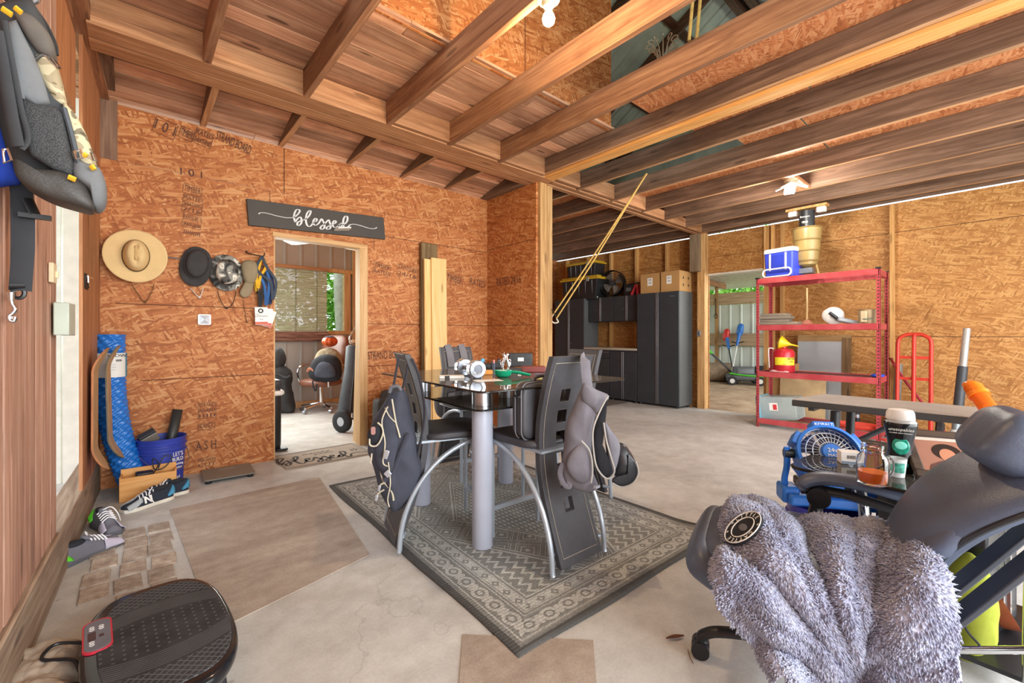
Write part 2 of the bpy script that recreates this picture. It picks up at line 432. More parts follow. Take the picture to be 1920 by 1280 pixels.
# white door seen beyond the side doorway
WDOOR = M('chipped white paint', '#dcd8cc', .55, 0, .08, 12)
a_, c_ = gp(108, 908), gp(156, 902)
t = thing('door_side', 'chipped white door standing open beyond the side doorway', 'door'); t['kind'] = 'structure'
b = MB(); d_ = Vector((c_.x-a_.x, c_.y-a_.y, 0)).normalized(); n_ = Vector((d_.y, -d_.x, 0))
mx = Matrix.Translation(c_) @ Matrix.Rotation(atan2(d_.y, d_.x), 4, 'Z')
b.box((-.65, .02, 1.5), (1.05, .04, 3.0)); b.xf(mx); b.build('door_leaf', WDOOR, t, bev=.003)
b = MB(); b.box((-.055, .0, 1.5), (.11, .05, 3.0)); b.box((-.005, -.002, 1.5), (.025, .06, 3.0)); b.xf(mx); b.build('casing', WDOOR, t, bev=.004)
# ---------------------------------------------------------------- back wall with doorway
YB = 4.435; DX0, DX1, DZ = .972, 1.772, 2.055
b = MB()
b.bb((-.2, YB, 0), (DX0, YB+.03, 2.47)); b.bb((-.26, YB+.001, 0), (-.2, YB+.03, 2.9)); b.bb((DX1+.07, YB, 0), (3.49, YB+.03, 2.47))
b.bb((DX0, YB, DZ+.03), (DX1+.07, YB+.03, 2.47)); b.bb((-.09, YB+.004, 2.474), (3.49, YB+.03, 2.90))
struct(b.build('wall_back', OSB_RED, smooth=False), 'orange strand board wall')
SEAM = M('dark seam', '#5a3620', .9)
b = MB()
for x0, x1, z in ((.05, .95, .795), (1.85, 3.45, .82), (-.1, .93, 1.39), (1.85, 3.45, 1.27), (1.85, 3.46, 2.22)):
    b.box(((x0+x1)/2, YB, z), (x1-x0, .003, .006))
for x, z0, z1 in ((1.93, 2.06, 2.46), (.94, 2.1, 2.47), (1.06, 2.475, 2.9)):
    b.box((x, YB, (z0+z1)/2), (.005, .003, z1-z0))
struct(b.build('trim_seam', SEAM))
# doorway lining
W_JAMB = wood('jamb pine', '#a0744a', '#c79d6c', '#dcb88a', 'Z', knots=.3, vari=.1)
b = MB(); b.bb((DX1, YB-.012, 0), (DX1+.085, YB+.11, DZ)); struct(b.build('trim_jamb_right', W_JAMB, bev=.002))
b = MB(); b.bb((DX0-.004, YB+.005, 0), (DX0+.012, YB+.11, DZ)); struct(b.build('trim_jamb_left', W_JAMB, bev=.002))
b = MB(); b.bb((DX0-.01, YB-.008, DZ), (DX1+.085, YB+.11, DZ+.045)); struct(b.build('trim_jamb_head', wood('head pine', '#a0744a', '#c79d6c', '#dcb88a', 'X', knots=.3, vari=.1), bev=.002))
# return wall and post
b = MB(); b.bb((3.46, 3.53, 0), (3.49, YB, 2.9)); b.bb((3.46, YB, 0), (3.49, 7.5, 2.9)); struct(b.build('wall_return', OSB_RET, smooth=False), 'orange strand board return wall')
b = MB(); b.box((3.46, 4.0, 1.27), (.003, .86, .006)); b.box((3.46, 4.0, 2.25), (.003, .86, .006)); struct(b.build('trim_seam_return', SEAM))
def post(name, lab, x0, y0, x1, y1, z0, z1):
    b = MB(); b.bb((x0, y0, z0), (x1, y1, z1)); return struct(b.build(name, W_POST, bev=.004), lab)
post('trim_post', 'timber post at the end of the return wall', 3.49, 3.49, 3.60, 3.60, 0, 2.9)
post('trim_post_board', None, 3.61, 3.50, 3.70, 3.54, -.02, 2.9)
post('trim_post_far', 'timber post beside the tall cabinet', 7.38, 3.4, 7.52, 3.53, -.13, 2.9)
b = MB(); b.bb((7.28, 3.46, 2.25), (7.38, 3.62, 2.9)); struct(b.build('trim_post_pad', wood('grey board', '#5d4a39', '#84705a', '#a08a70', 'Z'), bev=.003))
# ---------------------------------------------------------------- far wall: strand board between studs, gap at the eave
XF = 7.55
OPY0, OPY1, OPZ = 2.47, 3.40, 2.2
b = MB()
b.bb((XF, OPY1, -.13), (XF+.02, 7.1, 2.886)); b.bb((XF, -4.2, -.13), (XF+.02, OPY0, 2.886)); b.bb((XF, OPY0, OPZ), (XF+.02, OPY1, 2.886))
struct(b.build('wall_far', OSB_FAR, smooth=False), 'honey strand board wall')
b = MB(); b.box((XF, -.8, 1.13), (.004, 6.3, .007)); b.box((XF, .5, 2.50), (.004, 4, .007)); b.box((XF, 4.9, 2.45), (.004, 2.6, .007)); b.box((XF, 2.93, 2.5), (.004, .9, .006))
struct(b.build('trim_seam_far', SEAM))
for i, (px, z0, z1) in enumerate(((1064, 0, 2.86), (1102, 0, 2.86), (1146, 0, 2.86), (1194, 0, 2.86), (1251, 0, 2.86), (1438, 0, 2.86), (1450, 0, 2.86), (1467, 0, 2.86), (1673, 0, 2.86))):
    p = ax(px, 600, XF-.05); w = .045 if px != 1438 else .07
    b = MB(); b.bb((XF-.09, p.y-w/2, -.13), (XF, p.y+w/2, z1)); struct(b.build('trim_stud', W_STUD, bev=.002), 'pine stud')
b = MB(); b.bb((XF-.03, OPY0, OPZ-.015), (XF+.1, OPY1, OPZ+.012)); struct(b.build('trim_opening_head', WDOOR))
# far left end wall of the cabinet bay
b = MB(); b.bb((3.4, 7.0, -.13), (7.6, 7.03, 2.9)); struct(b.build('wall_bay_end', OSB_RED, smooth=False))
# ---------------------------------------------------------------- header and joists
ZJ = 2.897; ZT = 3.09
b = MB(); b.bb((-.2, 3.385, ZJ), (3.62, 3.535, ZT)); b.bb((-.2, 3.545, ZJ), (3.62, 3.69, ZT)); b.bb((-.2, 3.375, ZJ-.0), (3.5, 3.39, ZJ+.05))
struct(b.build('ceiling_header', W_BEAMX, bev=.004), 'timber header beam')
b = MB(); b.bb((3.6, 3.40, ZJ), (7.55, 3.465, ZJ+.14)); b.bb((3.6, 3.48, ZJ-.01), (7.55, 3.55, ZJ+.12))
struct(b.build('ceiling_header_far', W_BEAMX, bev=.004), 'timber cross beam to the far post')
random.seed(5)
def joist(x, y0, y1, mat, z0=ZJ, w=.045, tilt=0.):
    b = MB(); b.box((0, (y1-y0)/2, (ZT-z0)/2), (w, y1-y0, ZT-z0))
    o = b.build('ceiling_joist', mat, bev=.004)
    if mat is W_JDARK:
        o.data.materials.append(W_UNDER)  # downward faces carry the bounce light as a lighter tone
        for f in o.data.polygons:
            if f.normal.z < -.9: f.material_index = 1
    o.location = (x, y0, z0); o.rotation_euler = (0, tilt, 0)
    return struct(o, 'timber ceiling joist')
for x in (-.27, .357, .955, 1.597, 2.187, 2.786): joist(x, -1.6, 3.38, W_JOIST)
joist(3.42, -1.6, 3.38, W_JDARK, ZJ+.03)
b = MB(); b.bb((3.447, -1.6, ZJ), (3.575, 3.38, ZJ+.035)); struct(b.build('ceiling_joist_strip', W_YEL, bev=.003), 'bright yellow pine strip under a joist')
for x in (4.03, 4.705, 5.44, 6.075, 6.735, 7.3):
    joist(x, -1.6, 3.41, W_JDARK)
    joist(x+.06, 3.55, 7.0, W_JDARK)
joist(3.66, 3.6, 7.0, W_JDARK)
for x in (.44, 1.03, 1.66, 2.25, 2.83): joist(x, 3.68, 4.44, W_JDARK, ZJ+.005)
b = MB(); b.bb((3.36, 3.68, ZJ+.0), (3.46, 4.46, ZT)); struct(b.build('ceiling_joist_end', W_JDARK, bev=.003))
b = MB(); b.bb((-.2, 3.66, ZJ+.05), (-.1, 4.43, ZT)); struct(b.build('ceiling_joist_left', W_JDARK)); b = MB(); b.bb((-.2, YB-.004, 2.47), (-.09, YB+.03, 2.95)); struct(b.build('trim_corner_post', wood('dark corner post', '#4a3529', '#6f5443', '#8d6f5a', 'Z')))
# blocking between joists at the header
b = MB()
for x0, x1 in ((1.62, 2.165), (2.21, 2.764), (2.81, 3.40), (3.6, 4.0), (4.05, 4.68), (4.73, 5.42)): b.bb((x0, 3.33, ZJ+.01), (x1, 3.375, ZT))
struct(b.build('ceiling_blocking', W_BEAMX))
# board ceiling over the back half
b = MB(); y = 2.44; random.seed(9)
while y < 7.5:
    w = random.choice((.135, .14, .15)); n = random.choice((1, 2)); xc = -.35
    ends = [3.46] if n == 1 else [random.uniform(.8, 2.7), 3.46]
    for xe in ends:
        zz_ = ZT if y < 3.6 or y > 4.5 else ZT-.18*min(1, (y-3.6)/.8)   # the boards drop to the top of the back wall
        b.box(((xc+xe-.003)/2, y+w/2-.002, zz_+.0125+random.uniform(0, .004)), (xe-.003-xc, w-.004, .022), (0 if zz_ == ZT else -.21, 0, 0)); xc = xe
    y += w
struct(b.build('ceiling', W_CEIL, bev=.002, seg=1), 'reddish board ceiling')
# upstairs strand board wall standing on the joists
b = MB(); b.bb((-.5, 2.47, ZT), (3.42, 2.49, 5.6)); o = b.build('wall_loft', OSB_RED, smooth=False); struct(o, 'strand board wall of the loft room')
b = MB(); b.box((1.05, 2.468, 4.2), (.005, .003, 2.3)); b.box((2.3, 2.468, 4.2), (.005, .003, 2.3)); struct(b.build('trim_seam_loft', SEAM))
# loose loft floor panels on the right-hand joists
for x0, y0, x1, y1 in ((2.81, -1.6, 3.42, 2.05), (3.45, -1.6, 4.02, 1.0), (3.45, 1.02, 4.02, 1.95), (4.04, -.35, 7.5, 1.2), (4.04, 1.22, 4.7, 1.75), (4.72, 1.22, 7.5, 7.0), (3.5, 3.7, 4.72, 7.0)):
    b = MB(); b.bb((x0, y0, ZT+.001), (x1, y1, ZT+.019)); struct(b.build('ceiling_panel', OSB_TOP, smooth=False), 'strand board panel on the joists')
# roof: metal sheets on dark rafters and purlins
t_ = NT('galvanised roof sheet'); v_ = t_.obj()
ROOF = t_.out(t_.ramp(t_.noise(v_, 3, 5), ((.3, '#a3aaa0'), (.7, '#c3cac0'))), .6, .1)
W_DARK = wood('dark rafter', '#3c231a', '#5a3a2c', '#75523f', 'Y', vari=.3)
def rib_sheet(x0, x1, f, pitch=.23, n=24):
    b = MB(); xs = []; x = x0
    while x < x1: xs += [(x, 0), (x+pitch-.05, 0), (x+pitch-.035, .025), (x+pitch-.015, .025)]; x += pitch
    b.grid(lambda u, v: (xs[round(u*(len(xs)-1))][0], f(v)[0], f(v)[1]+xs[round(u*(len(xs)-1))][1]), len(xs)-1, 1); return b
b = rib_sheet(-1.5, 8.2, lambda v: (-2.4+5.0*v, 3.3+2.9*v)); struct(b.build('ceiling_roof_front', ROOF, smooth=False), 'metal roof')
b = rib_sheet(-1.5, 8.2, lambda v: (2.7+5.0*v, 6.25-2.9*v)); struct(b.build('ceiling_roof_back', ROOF, smooth=False), 'metal roof')
for x in (.2, 1.4, 2.6, 3.8, 5.0, 6.2, 7.4):
    b = MB(); b.box((0, 0, 0), (.05, 5.7, .16), (radians(30.1), 0, 0)); o = b.build('ceiling_rafter', W_DARK); o.location = (x, .1, 4.65); struct(o, 'dark rafter')
    b = MB(); b.box((0, 0, 0), (.05, 5.7, .16), (radians(-30.1), 0, 0)); o = b.build('ceiling_rafter', W_DARK); o.location = (x, 5.2, 4.65); struct(o, 'dark rafter')
W_DARKX = wood('dark purlin', '#3c231a', '#5a3a2c', '#75523f', 'X', vari=.3)
for y in (-1.4, -.4, .6, 1.6, 2.45, 3.3, 4.3, 5.3, 6.3):
    z = 3.3+2.9*(y+2.4)/5 if y < 2.6 else 6.25-2.9*(y-2.7)/5
    b = MB(); b.box((3.4, y, z-.07), (9.6, .11, .045)); struct(b.build('ceiling_purlin', W_DARKX), 'dark purlin')
b = MB(); b.bb((-1.5, 2.6, 6.02), (8.2, 2.7, 6.22)); struct(b.build('ceiling_ridge', W_DARKX))
b = MB(); b.bb((7.9, -4.2, 3.15), (7.95, 7.1, 5.1)); struct(b.build('wall_gable_far', ROOF))
# right-hand end above the far wall and rim joist, leaving the bright eave gap
b = MB(); b.bb((7.50, -4.2, 2.905), (7.56, 7.1, 3.12)); struct(b.build('trim_rim', W_JDARK))
# ---------------------------------------------------------------- back office
b = MB(); YO = 7.45
METAL = M('grey metal siding', '#adaba6', .45, .3, .08, 2)
WX0, WX1 = .7, ay(655, 560, YO).x; WZ0, WZ1 = ay(632, 620, YO).z, ay(632, 512, YO).z
def panel(b, x0, x1, z0, z1, y):
    x = x0; pts = []
    while x < x1: pts += [(x, 0), (x+.19, 0), (x+.2, .018), (x+.225, .018), (x+.235, 0)]; x += .235
    pts = [p for p in pts if p[0] < x1]+[(x1, 0)]
    b.grid(lambda u, v: (pts[round(u*(len(pts)-1))][0], y-pts[round(u*(len(pts)-1))][1], z0+(z1-z0)*v), len(pts)-1, 1)
panel(b, -.3, 3.49, 0, WZ0, YO); panel(b, -.3, 3.49, WZ1, 3.1, YO); panel(b, -.3, WX0, WZ0, WZ1, YO); panel(b, WX1, 3.49, WZ0, WZ1, YO)
struct(b.build('wall_office', METAL, smooth=False), 'grey ribbed metal wall of the back room')
b = MB()
for a0, a1 in (((WX0, WZ1), (WX1+.09, WZ1+.06)), ((WX0, WZ0-.06), (WX1+.09, WZ0)), ((WX1-.1, WZ0), (WX1, WZ1))): b.bb((a0[0], YO-.05, a0[1]), (a1[0], YO+.05, a1[1]))
b.bb((WX1+.04, YO-.06, 0), (WX1+.1, YO-.02, 3.1)); b.bb((-.3, YO-.05, 0), (3.49, YO-.02, .09))
t = b.build('window_frame', W_JAMB, bev=.002); struct(t, 'pine window frame in the back room')
b = MB(); b.bb((WX0, YO+.005, WZ0), (WX1-.1, YO+.011, WZ1)); struct(b.build('window_1', glass('window glass', (.98, 1, .99), 0, 1.1)))
# ---------------------------------------------------------------- lean-to
XL = 12.55
b = MB()
LM = M('pale metal cladding', '#cdd6cf', .45, .25, .08, 2)
def panely(b, y0, y1, z0, z1, X):
    pts = []; y = y0
    while y < y1: pts += [(y, 0), (y+.23, 0), (y+.245, .03), (y+.275, .03), (y+.29, 0)]; y += .29
    b.grid(lambda u, v: (X-pts[round(u*(len(pts)-1))][1], pts[round(u*(len(pts)-1))][0], z0+(z1-z0)*v), len(pts)-1, 1)
panely(b, -1, 11, -.2, 2.0, XL); struct(b.build('wall_lean_to', LM, smooth=False), 'pale ribbed metal wall of the lean-to')
for z0, z1 in ((.86, 1.2), (2.0, 2.32)):
    b = MB(); b.bb((XL-.1, -1, z0), (XL-.05, 11, z1)); struct(b.build('trim_lean_to_rail', wood('lean-to rail', '#8d7355', '#b59c7c', '#cdb799', 'Y')), 'timber rail of the lean-to wall')
b = MB(); b.bb((XL-.11, 5.36, -.2), (XL-.05, 5.44, 2.7)); struct(b.build('trim_lean_to_post', W_POST))
b = rib_sheet(7.6, 14, lambda v: (-2+15*v, 2.80)); b.warp(lambda c: (c.x, c.y, c.z-.2*(c.x-7.6)/6)); struct(b.build('ceiling_lean_to', M('pale roof sheet', '#cfcfc6', .5, .2), smooth=False), 'pale lean-to roof')
for y in (1.5, 3.4, 5.3, 7.2, 9.1):
    b = MB(); b.bb((0, -.03, 0), (5.2, .03, .14)); o = b.build('ceiling_lean_to_rafter', W_BEAMX); o.location = (7.6, y, 2.645); o.rotation_euler = (0, radians(1.9), 0); struct(o)
# ================================================================== LEFT SIDE AND BACK WALL
def pillow(name, pts, plane, nrm, tf, tb, mat, parent=None, wr=.0, e=2.4, smooth_pts=4, ws=14, sub=0, closed=True):
    """stuffed shape: an outline in a plane, domed tf in front and tb behind"""
    P = [Vector((p[0], p[1], 0)) for p in pts]
    if smooth_pts: P = spline(P, smooth_pts, True)
    Wp = [plane(p.x, p.y) for p in P]; n = Vector(nrm).normalized()
    c = sum(Wp, Vector())/len(Wp)
    rings = []
    S = (.03, .25, .5, .72, .87, .96, 1.0)
    def ring(s, h): return [c+(w-c)*s+n*h for w in Wp]
    for s in S: rings.append(ring(s, tf*(max(0, 1-s**e))**(1/e)))
    for s in S[-2::-1]: rings.append(ring(s, -tb*(max(0, 1-s**e))**(1/e)))
    b = MB(); b.loft(rings, cap=True)
    if wr:
        for v in b.bm.verts:
            k = noise.noise(v.co*ws)+.5*noise.noise(v.co*ws*2.3); v.co += n*wr*k
    return b.build(name, mat, parent, sub=sub, ang=70)
def dplane(d):                                                   # upright plane square to the room view at distance d
    return lambda px, py: _C + ray(px, py)*d
def yplane(Y): return lambda px, py: ay(px, py, Y)
TOCAM = -_F
# ---- grey and camo backpack hung on the siding
BP = thing('backpack', 'grey backpack with camouflage front pockets and yellow pulls hanging on the left siding', 'backpack', (0, 0, 0))
PG = fabric('pack grey cloth', '#76797c'); PD = fabric('pack dark cloth', '#46484b'); PBR = fabric('pack brown grey flap', '#6a645e'); PBL = M('pack black coated base', '#3d3a37', .5, 0, .2, 20, .3)
CAMO = camo('dry grass camouflage', ('#6b5c40', '#a5977a', '#c9bd9c', '#7d745f', '#4c4536'), 16)
t_ = NT('black mesh'); v_ = t_.obj(); vo_ = t_.n('ShaderNodeTexVoronoi'); t_.l(v_, vo_.inputs['Vector']); vo_.inputs['Scale'].default_value = 520
MESHF = t_.out(t_.ramp(vo_.outputs['Distance'], ((.25, '#5e6062'), (.55, '#2b2c2e'))), .8)
YEL = M('yellow webbing', '#e5b52a', .6)
nY = (0, -1, 0)
pillow('body', ((0, 22), (40, 8), (70, 20), (103, 92), (112, 180), (160, 250), (188, 330), (186, 384), (140, 372), (70, 350), (20, 300), (-8, 180), (-8, 60)), yplane(1.92), nY, .11, .16, PD, BP, .006, 3)
pillow('top_flap', ((28, 28), (62, 34), (96, 72), (104, 100), (94, 110), (70, 100), (42, 60)), yplane(1.82), nY, .035, .12, PBR, BP, .004, 3)
pillow('side_panel', ((14, 40), (30, 36), (62, 100), (82, 150), (94, 192), (70, 200), (42, 184), (40, 240), (52, 262), (44, 268), (34, 230), (22, 130)), yplane(1.80), nY, .022, .08, PG, BP, .004, 3, smooth_pts=0)
pillow('mesh_pocket', ((41, 184), (70, 196), (106, 200), (118, 214), (128, 256), (140, 312), (136, 330), (100, 318), (58, 292), (50, 270), (44, 220)), yplane(1.785), nY, .022, .06, MESHF, BP, .003, 3, smooth_pts=0)
o = pillow('front_pocket', ((70, 104), (92, 106), (108, 124), (120, 168), (124, 200), (104, 196), (82, 160), (66, 124)), yplane(1.84), nY, .04, .12, CAMO, BP, .004, 3)
b = MB(); b.tube(spline([ay(x, y, 1.80) for x, y in ((66, 112), (80, 103), (98, 112), (112, 128))], 5), .004, 6); b.build('zipper', PBL, o)
o = pillow('lower_pocket', ((118, 200), (132, 206), (156, 240), (176, 290), (182, 318), (166, 330), (142, 322), (130, 270)), yplane(1.83), nY, .05, .12, CAMO, BP, .004, 3)
b = MB(); b.tube(spline([ay(x, y, 1.775) for x, y in ((120, 202), (132, 244), (142, 284), (150, 318))], 5), .0065, 6); b.build('zipper', M('slate piping', '#4a5057', .6), o)
pillow('front_lower', ((140, 300), (166, 310), (188, 318), (200, 352), (196, 384), (178, 392), (168, 360), (138, 334)), yplane(1.81), nY, .05, .14, PG, BP, .004, 3)
pillow('base_panel', ((26, 298), (60, 316), (110, 322), (140, 334), (164, 352), (178, 392), (140, 386), (80, 366), (34, 336)), yplane(1.79), nY, .03, .16, PBL, BP, .003, 3)
b = MB(); b.tube(spline([ay(x, y, 1.76) for x, y in ((8, 40), (20, 110), (38, 200), (52, 258), (40, 280))], 6), .010, 8, flat=(1, .5)); b.tube(spline([ay(x, y, 1.765) for x, y in ((-6, 60), (10, 150), (24, 230), (34, 276))], 6), .02, 8, flat=(1, .4)); b.build('side_strap', PD, BP)
b = MB(); b.tube(spline([ay(x, y, 1.90) for x, y in ((40, -20), (62, 18), (84, 50), (100, 84), (103, 104))], 6), .014, 8, flat=(1, .35)); b.build('top_strap', PBL, BP)
b = MB(); b.tube(spline([ay(x, y, 1.95) for x, y in ((24, -30), (36, -5), (50, 8))], 5), .012, 8); b.build('carry_loop', PD, BP)
for pts in (((4, 16), (22, 28)), ((28, 14), (40, 24)), ((128, 331), (142, 337)), ((171, 310), (177, 318)), ((156, 288), (163, 293))):
    b = MB(); a, c = [ay(x, y, 1.745) for x, y in pts]; b.tube([a, c], .0085, 8, flat=(1, .6)); b.build('yellow_pull', YEL, BP)
for loop in (((6, 280), (14, 278), (22, 300), (8, 306)), ((140, 284), (150, 280), (155, 296), (143, 298)), ((170, 286), (176, 288), (182, 302), (174, 300)), ((84, 104), (98, 108), (110, 124), (106, 126))):
    b = MB(); b.tube([ay(x, y, 1.742) for x, y in loop], .003, 6, closed=True); b.build('zipper_pull', CHROME, BP)
# blue bag squeezed behind it
t = thing('blue_bag', 'blue cloth bag squeezed behind the hanging camouflage backpack', 'bag')
pillow('pouch', ((-40, 210), (0, 226), (14, 250), (30, 300), (38, 338), (20, 346), (-40, 340)), yplane(2.0), nY, .05, .05, fabric('royal blue cloth', '#2f4fc0'), t, .005, 3)
# hook carrying the packs
o = MB().tube(spline([lw(1.98, 2.16, 0), lw(1.97, 2.17, .06), lw(1.96, 2.2, .075)], 5), .007, 8).build('wall_hook', STEEL); tag(o, 'steel hook in the siding carrying the camouflage backpack', 'hook')
# dog leash
L = thing('leash', 'black webbing leash with a chrome snap clip hanging below the backpack', 'leash')
yl = 2.03
b = MB(); b.tube([ay(x, y, yl) for x, y in ((38, 330), (44, 400), (44, 460), (38, 545))], .026, 8, flat=(.12, 1), up=(1, -.2, 0)); b.build('webbing', fabric('charcoal webbing', '#3c3e42'), L)
b = MB(); b.tube([ay(x, y, yl+.01) for x, y in ((24, 340), (25, 440), (24, 545))], .006, 6); b.build('cord', M('dark cord', '#4a4f55', .7), L)
b = MB(); b.tube([ay(35+11*cos(a), 549+10*sin(a), yl) for a in [i*pi/8 for i in range(-1, 10)]], .006, 6); b.tube([ay(18, 538, yl), ay(48, 538, yl)], .012, 8, flat=(1, .5)); b.build('keeper_ring', BLACKP, L)
b = MB(); b.cone(ay(21, 548, yl-.01), ay(21, 563, yl-.01), .011, .008, 12); b.cone(ay(21, 563, yl-.01), ay(23, 572, yl-.01), .006, .006, 10)
b.tube(spline([ay(x, y, yl-.01) for x, y in ((23, 570), (28, 580), (22, 588), (17, 592), (18, 600), (25, 602), (28, 594))], 5), .0065, 8); b.build('snap_clip', CHROME, L, ang=60)
b = MB(); b.tube([ay(x, y, 2.0) for x, y in ((52, 372), (66, 402))], .016, 8, flat=(.3, 1)); b.box(ay(66, 406, 2.0), (.07, .02, .014)); b.build('buckle', BLACKP, L)
# switch plate and rim lock at the end of the siding
t = thing('switch_plate', 'cream wall plate at the end of the siding above the lock box', 'switch plate')
mx = LW @ Matrix.Translation((.0, 2.74, 1.42)); b = MB(); b.box((-.006, 0, 0), (.016, .075, .085)); b.xf(mx); b.build('plate', M('cream plastic', '#e6d3b0', .5), t, bev=.003)
b = MB(); b.box((.006, .012, -.004), (.01, .012, .03)); b.xf(mx); b.build('toggle', M('cream plastic', '#e6d3b0', .5), t, bev=.002)
t = thing('rim_lock', 'pale green metal lock box fixed to the edge of the siding', 'lock')
GRN = M('pale green enamel', '#b9c3b4', .45, .1, .06)
b = MB(); b.box((.02, 2.825, 1.222), (.05, .17, .145)); b.xf(LW); b.build('case', GRN, t, bev=.004)
b = MB(); b.box((.02, 2.914, 1.222), (.046, .012, .148)); b.xf(LW); b.build('face_plate', STEEL, t, bev=.002)
b = MB(); b.box((.03, 2.93, 1.215), (.016, .03, .1)); b.box((.025, 2.925, 1.282), (.03, .02, .015)); b.xf(LW); b.build('latch', M('dull latch metal', '#8a8478', .4, 1), t, bev=.003)
# small dark strike with a chain on the boards by the corner
t = thing('strike_plate', 'small dark metal latch with a chain on the brown boards by the corner', 'latch')
b = MB(); b.bb((-.002, 3.62, 1.43), (.006, 3.75, 1.52)); b.xf(LW); b.build('plate', M('dark iron', '#2d2622', .6, .6), t)
b = MB(); b.tube([LW @ Vector(p) for p in ((.012, 3.66, 1.51), (.014, 3.66, 1.47), (.014, 3.7, 1.44))], .004, 6); b.tube([LW @ Vector(p) for p in ((.0, 3.64, 1.505), (.03, 3.72, 1.5))], .003, 6); b.build('chain', CHROME, t)
# ---- skateboard decks on the sill
def deck(name, lab, base, top, mat, edge):
    t = thing(name, lab, 'skateboard')
    A = Vector(base); Bp = Vector(top); d = (Bp-A); L_ = d.length; d.normalize()
    side = Vector((.06, 1, 0)); side = (side-d*side.dot(d)).normalized(); nn = side.cross(d).normalized()
    if nn.x < 0: nn = -nn
    mx = Matrix(((side.x, d.x, nn.x, A.x), (side.y, d.y, nn.y, A.y), (side.z, d.z, nn.z, A.z), (0, 0, 0, 1)))
    pts = rrect(.2, L_, .095, 8)
    def bend(c): yv = c.y/(L_/2); k = max(0, abs(yv)-.62)/.38; return Vector((c.x, c.y+L_/2, c.z+.07*k**1.5+.006*(c.x/.1)**2))
    for nm, z0, z1, mt, sc in (('deck', 0, .010, mat, 1), ('edge_ply', .0100, .0125, edge, 1)):
        b = MB()
        rows = []
        n = 26
        for i in range(n+1):
            yy = -L_/2+L_*i/n; e = L_/2-abs(yy); hw = .1 if e > .1 else sqrt(max(1e-4, .1**2-(.1-e)**2))
            rows.append((yy, hw))
        b.loft([[(-hw, yy, z0), (hw, yy, z0), (hw, yy, z1), (-hw, yy, z1)] for yy, hw in rows])
        b.warp(bend).xf(mx); b.build(nm, mt, t, bev=.002)
    return t
deck('skateboard_deck', 'dark worn skateboard deck leaning beside the blue ribbed roll', ay(203, 862, 4.09), ay(196, 648, 4.11), M('worn dark ply', '#6d6455', .7, 0, .3, 12), M('ply edge', '#b08d63', .7))
deck('skateboard_deck', 'orange striped skateboard deck leaning nearest the white door', ay(172, 884, 3.80), ay(173, 652, 3.84), M('orange ply', '#b9764a', .6, 0, .3, 6), M('ply edge', '#b08d63', .7))
# ---- blue ribbed foam roll
R_ = thing('foam_roll', 'blue textured foam roll with a paper band standing in the corner', 'foam roll')
pth = spline([ay(x, y, yy) for x, y, yy in ((206, 627, 4.33), (206, 690, 4.325), (209, 750, 4.31), (219, 810, 4.28), (237, 868, 4.235), (255, 912, 4.21))], 30)
BLUE = M('blue foam', '#1f6fc4', .22, 0, .15, 6)
b = MB(); nr = 48; rings = []
for i, p in enumerate(pth):
    tg = (pth[min(i+1, len(pth)-1)]-pth[max(i-1, 0)]).normalized(); u = Vector((1, 0, 0)); u = (u-tg*u.dot(tg)).normalized(); w = tg.cross(u)
    s_ = i/len(pth)*1.25
    rings.append([p+(u*cos(2*pi*j/nr)+w*sin(2*pi*j/nr))*(.083+.0045*sin(16*2*pi*j/nr/2+s_*75)+.0045*sin(s_*150-8*2*pi*j/nr)) for j in range(nr)])
b.loft(rings); b.build('roll', BLUE, R_, ang=80)
i0, i1 = [min(range(len(pth)), key=lambda i: abs(pth[i].z-z)) for z in (1.02, .83)]
def band(mat, name, r, a0, a1, z0, z1, par):
    p0 = min(pth, key=lambda p: abs(p.z-(z0+z1)/2)); b = MB()
    b.grid(lambda u, v: (p0.x+r*cos(a0+(a1-a0)*u), p0.y+r*sin(a0+(a1-a0)*u), z0+(z1-z0)*v), 20, 1); return b.build(name, mat, par)
PAPER = M('label paper', '#d9d9d4', .6, 0, .03)
lb = band(PAPER, 'paper_band', .0945, radians(170), radians(345), .845, 1.02, R_)
p0 = min(pth, key=lambda p: abs(p.z-.93))
def onband(s, sz, ang, z, mat=BLACK_INK, sx=1.3):
    return text(s, sz, mat, 'band_print', lb, Matrix.Translation((p0.x+.096*cos(ang), p0.y+.096*sin(ang), z)) @ Matrix.Rotation(ang+pi/2, 4, 'Z') @ Matrix.Rotation(pi/2, 4, 'X'), sx=sx)
onband('WOW', .03, radians(296), 1.0)
for k in range(4): onband('lllIlIIll', .022, radians(302), .965-.012*k, sx=.8) if k < 1 else onband('-----------', .016, radians(270), .955-.018*k)
o = band(M('teal print', '#2f86a8', .5), 'band_end', .0955, radians(335), radians(352), .845, 1.02, R_)
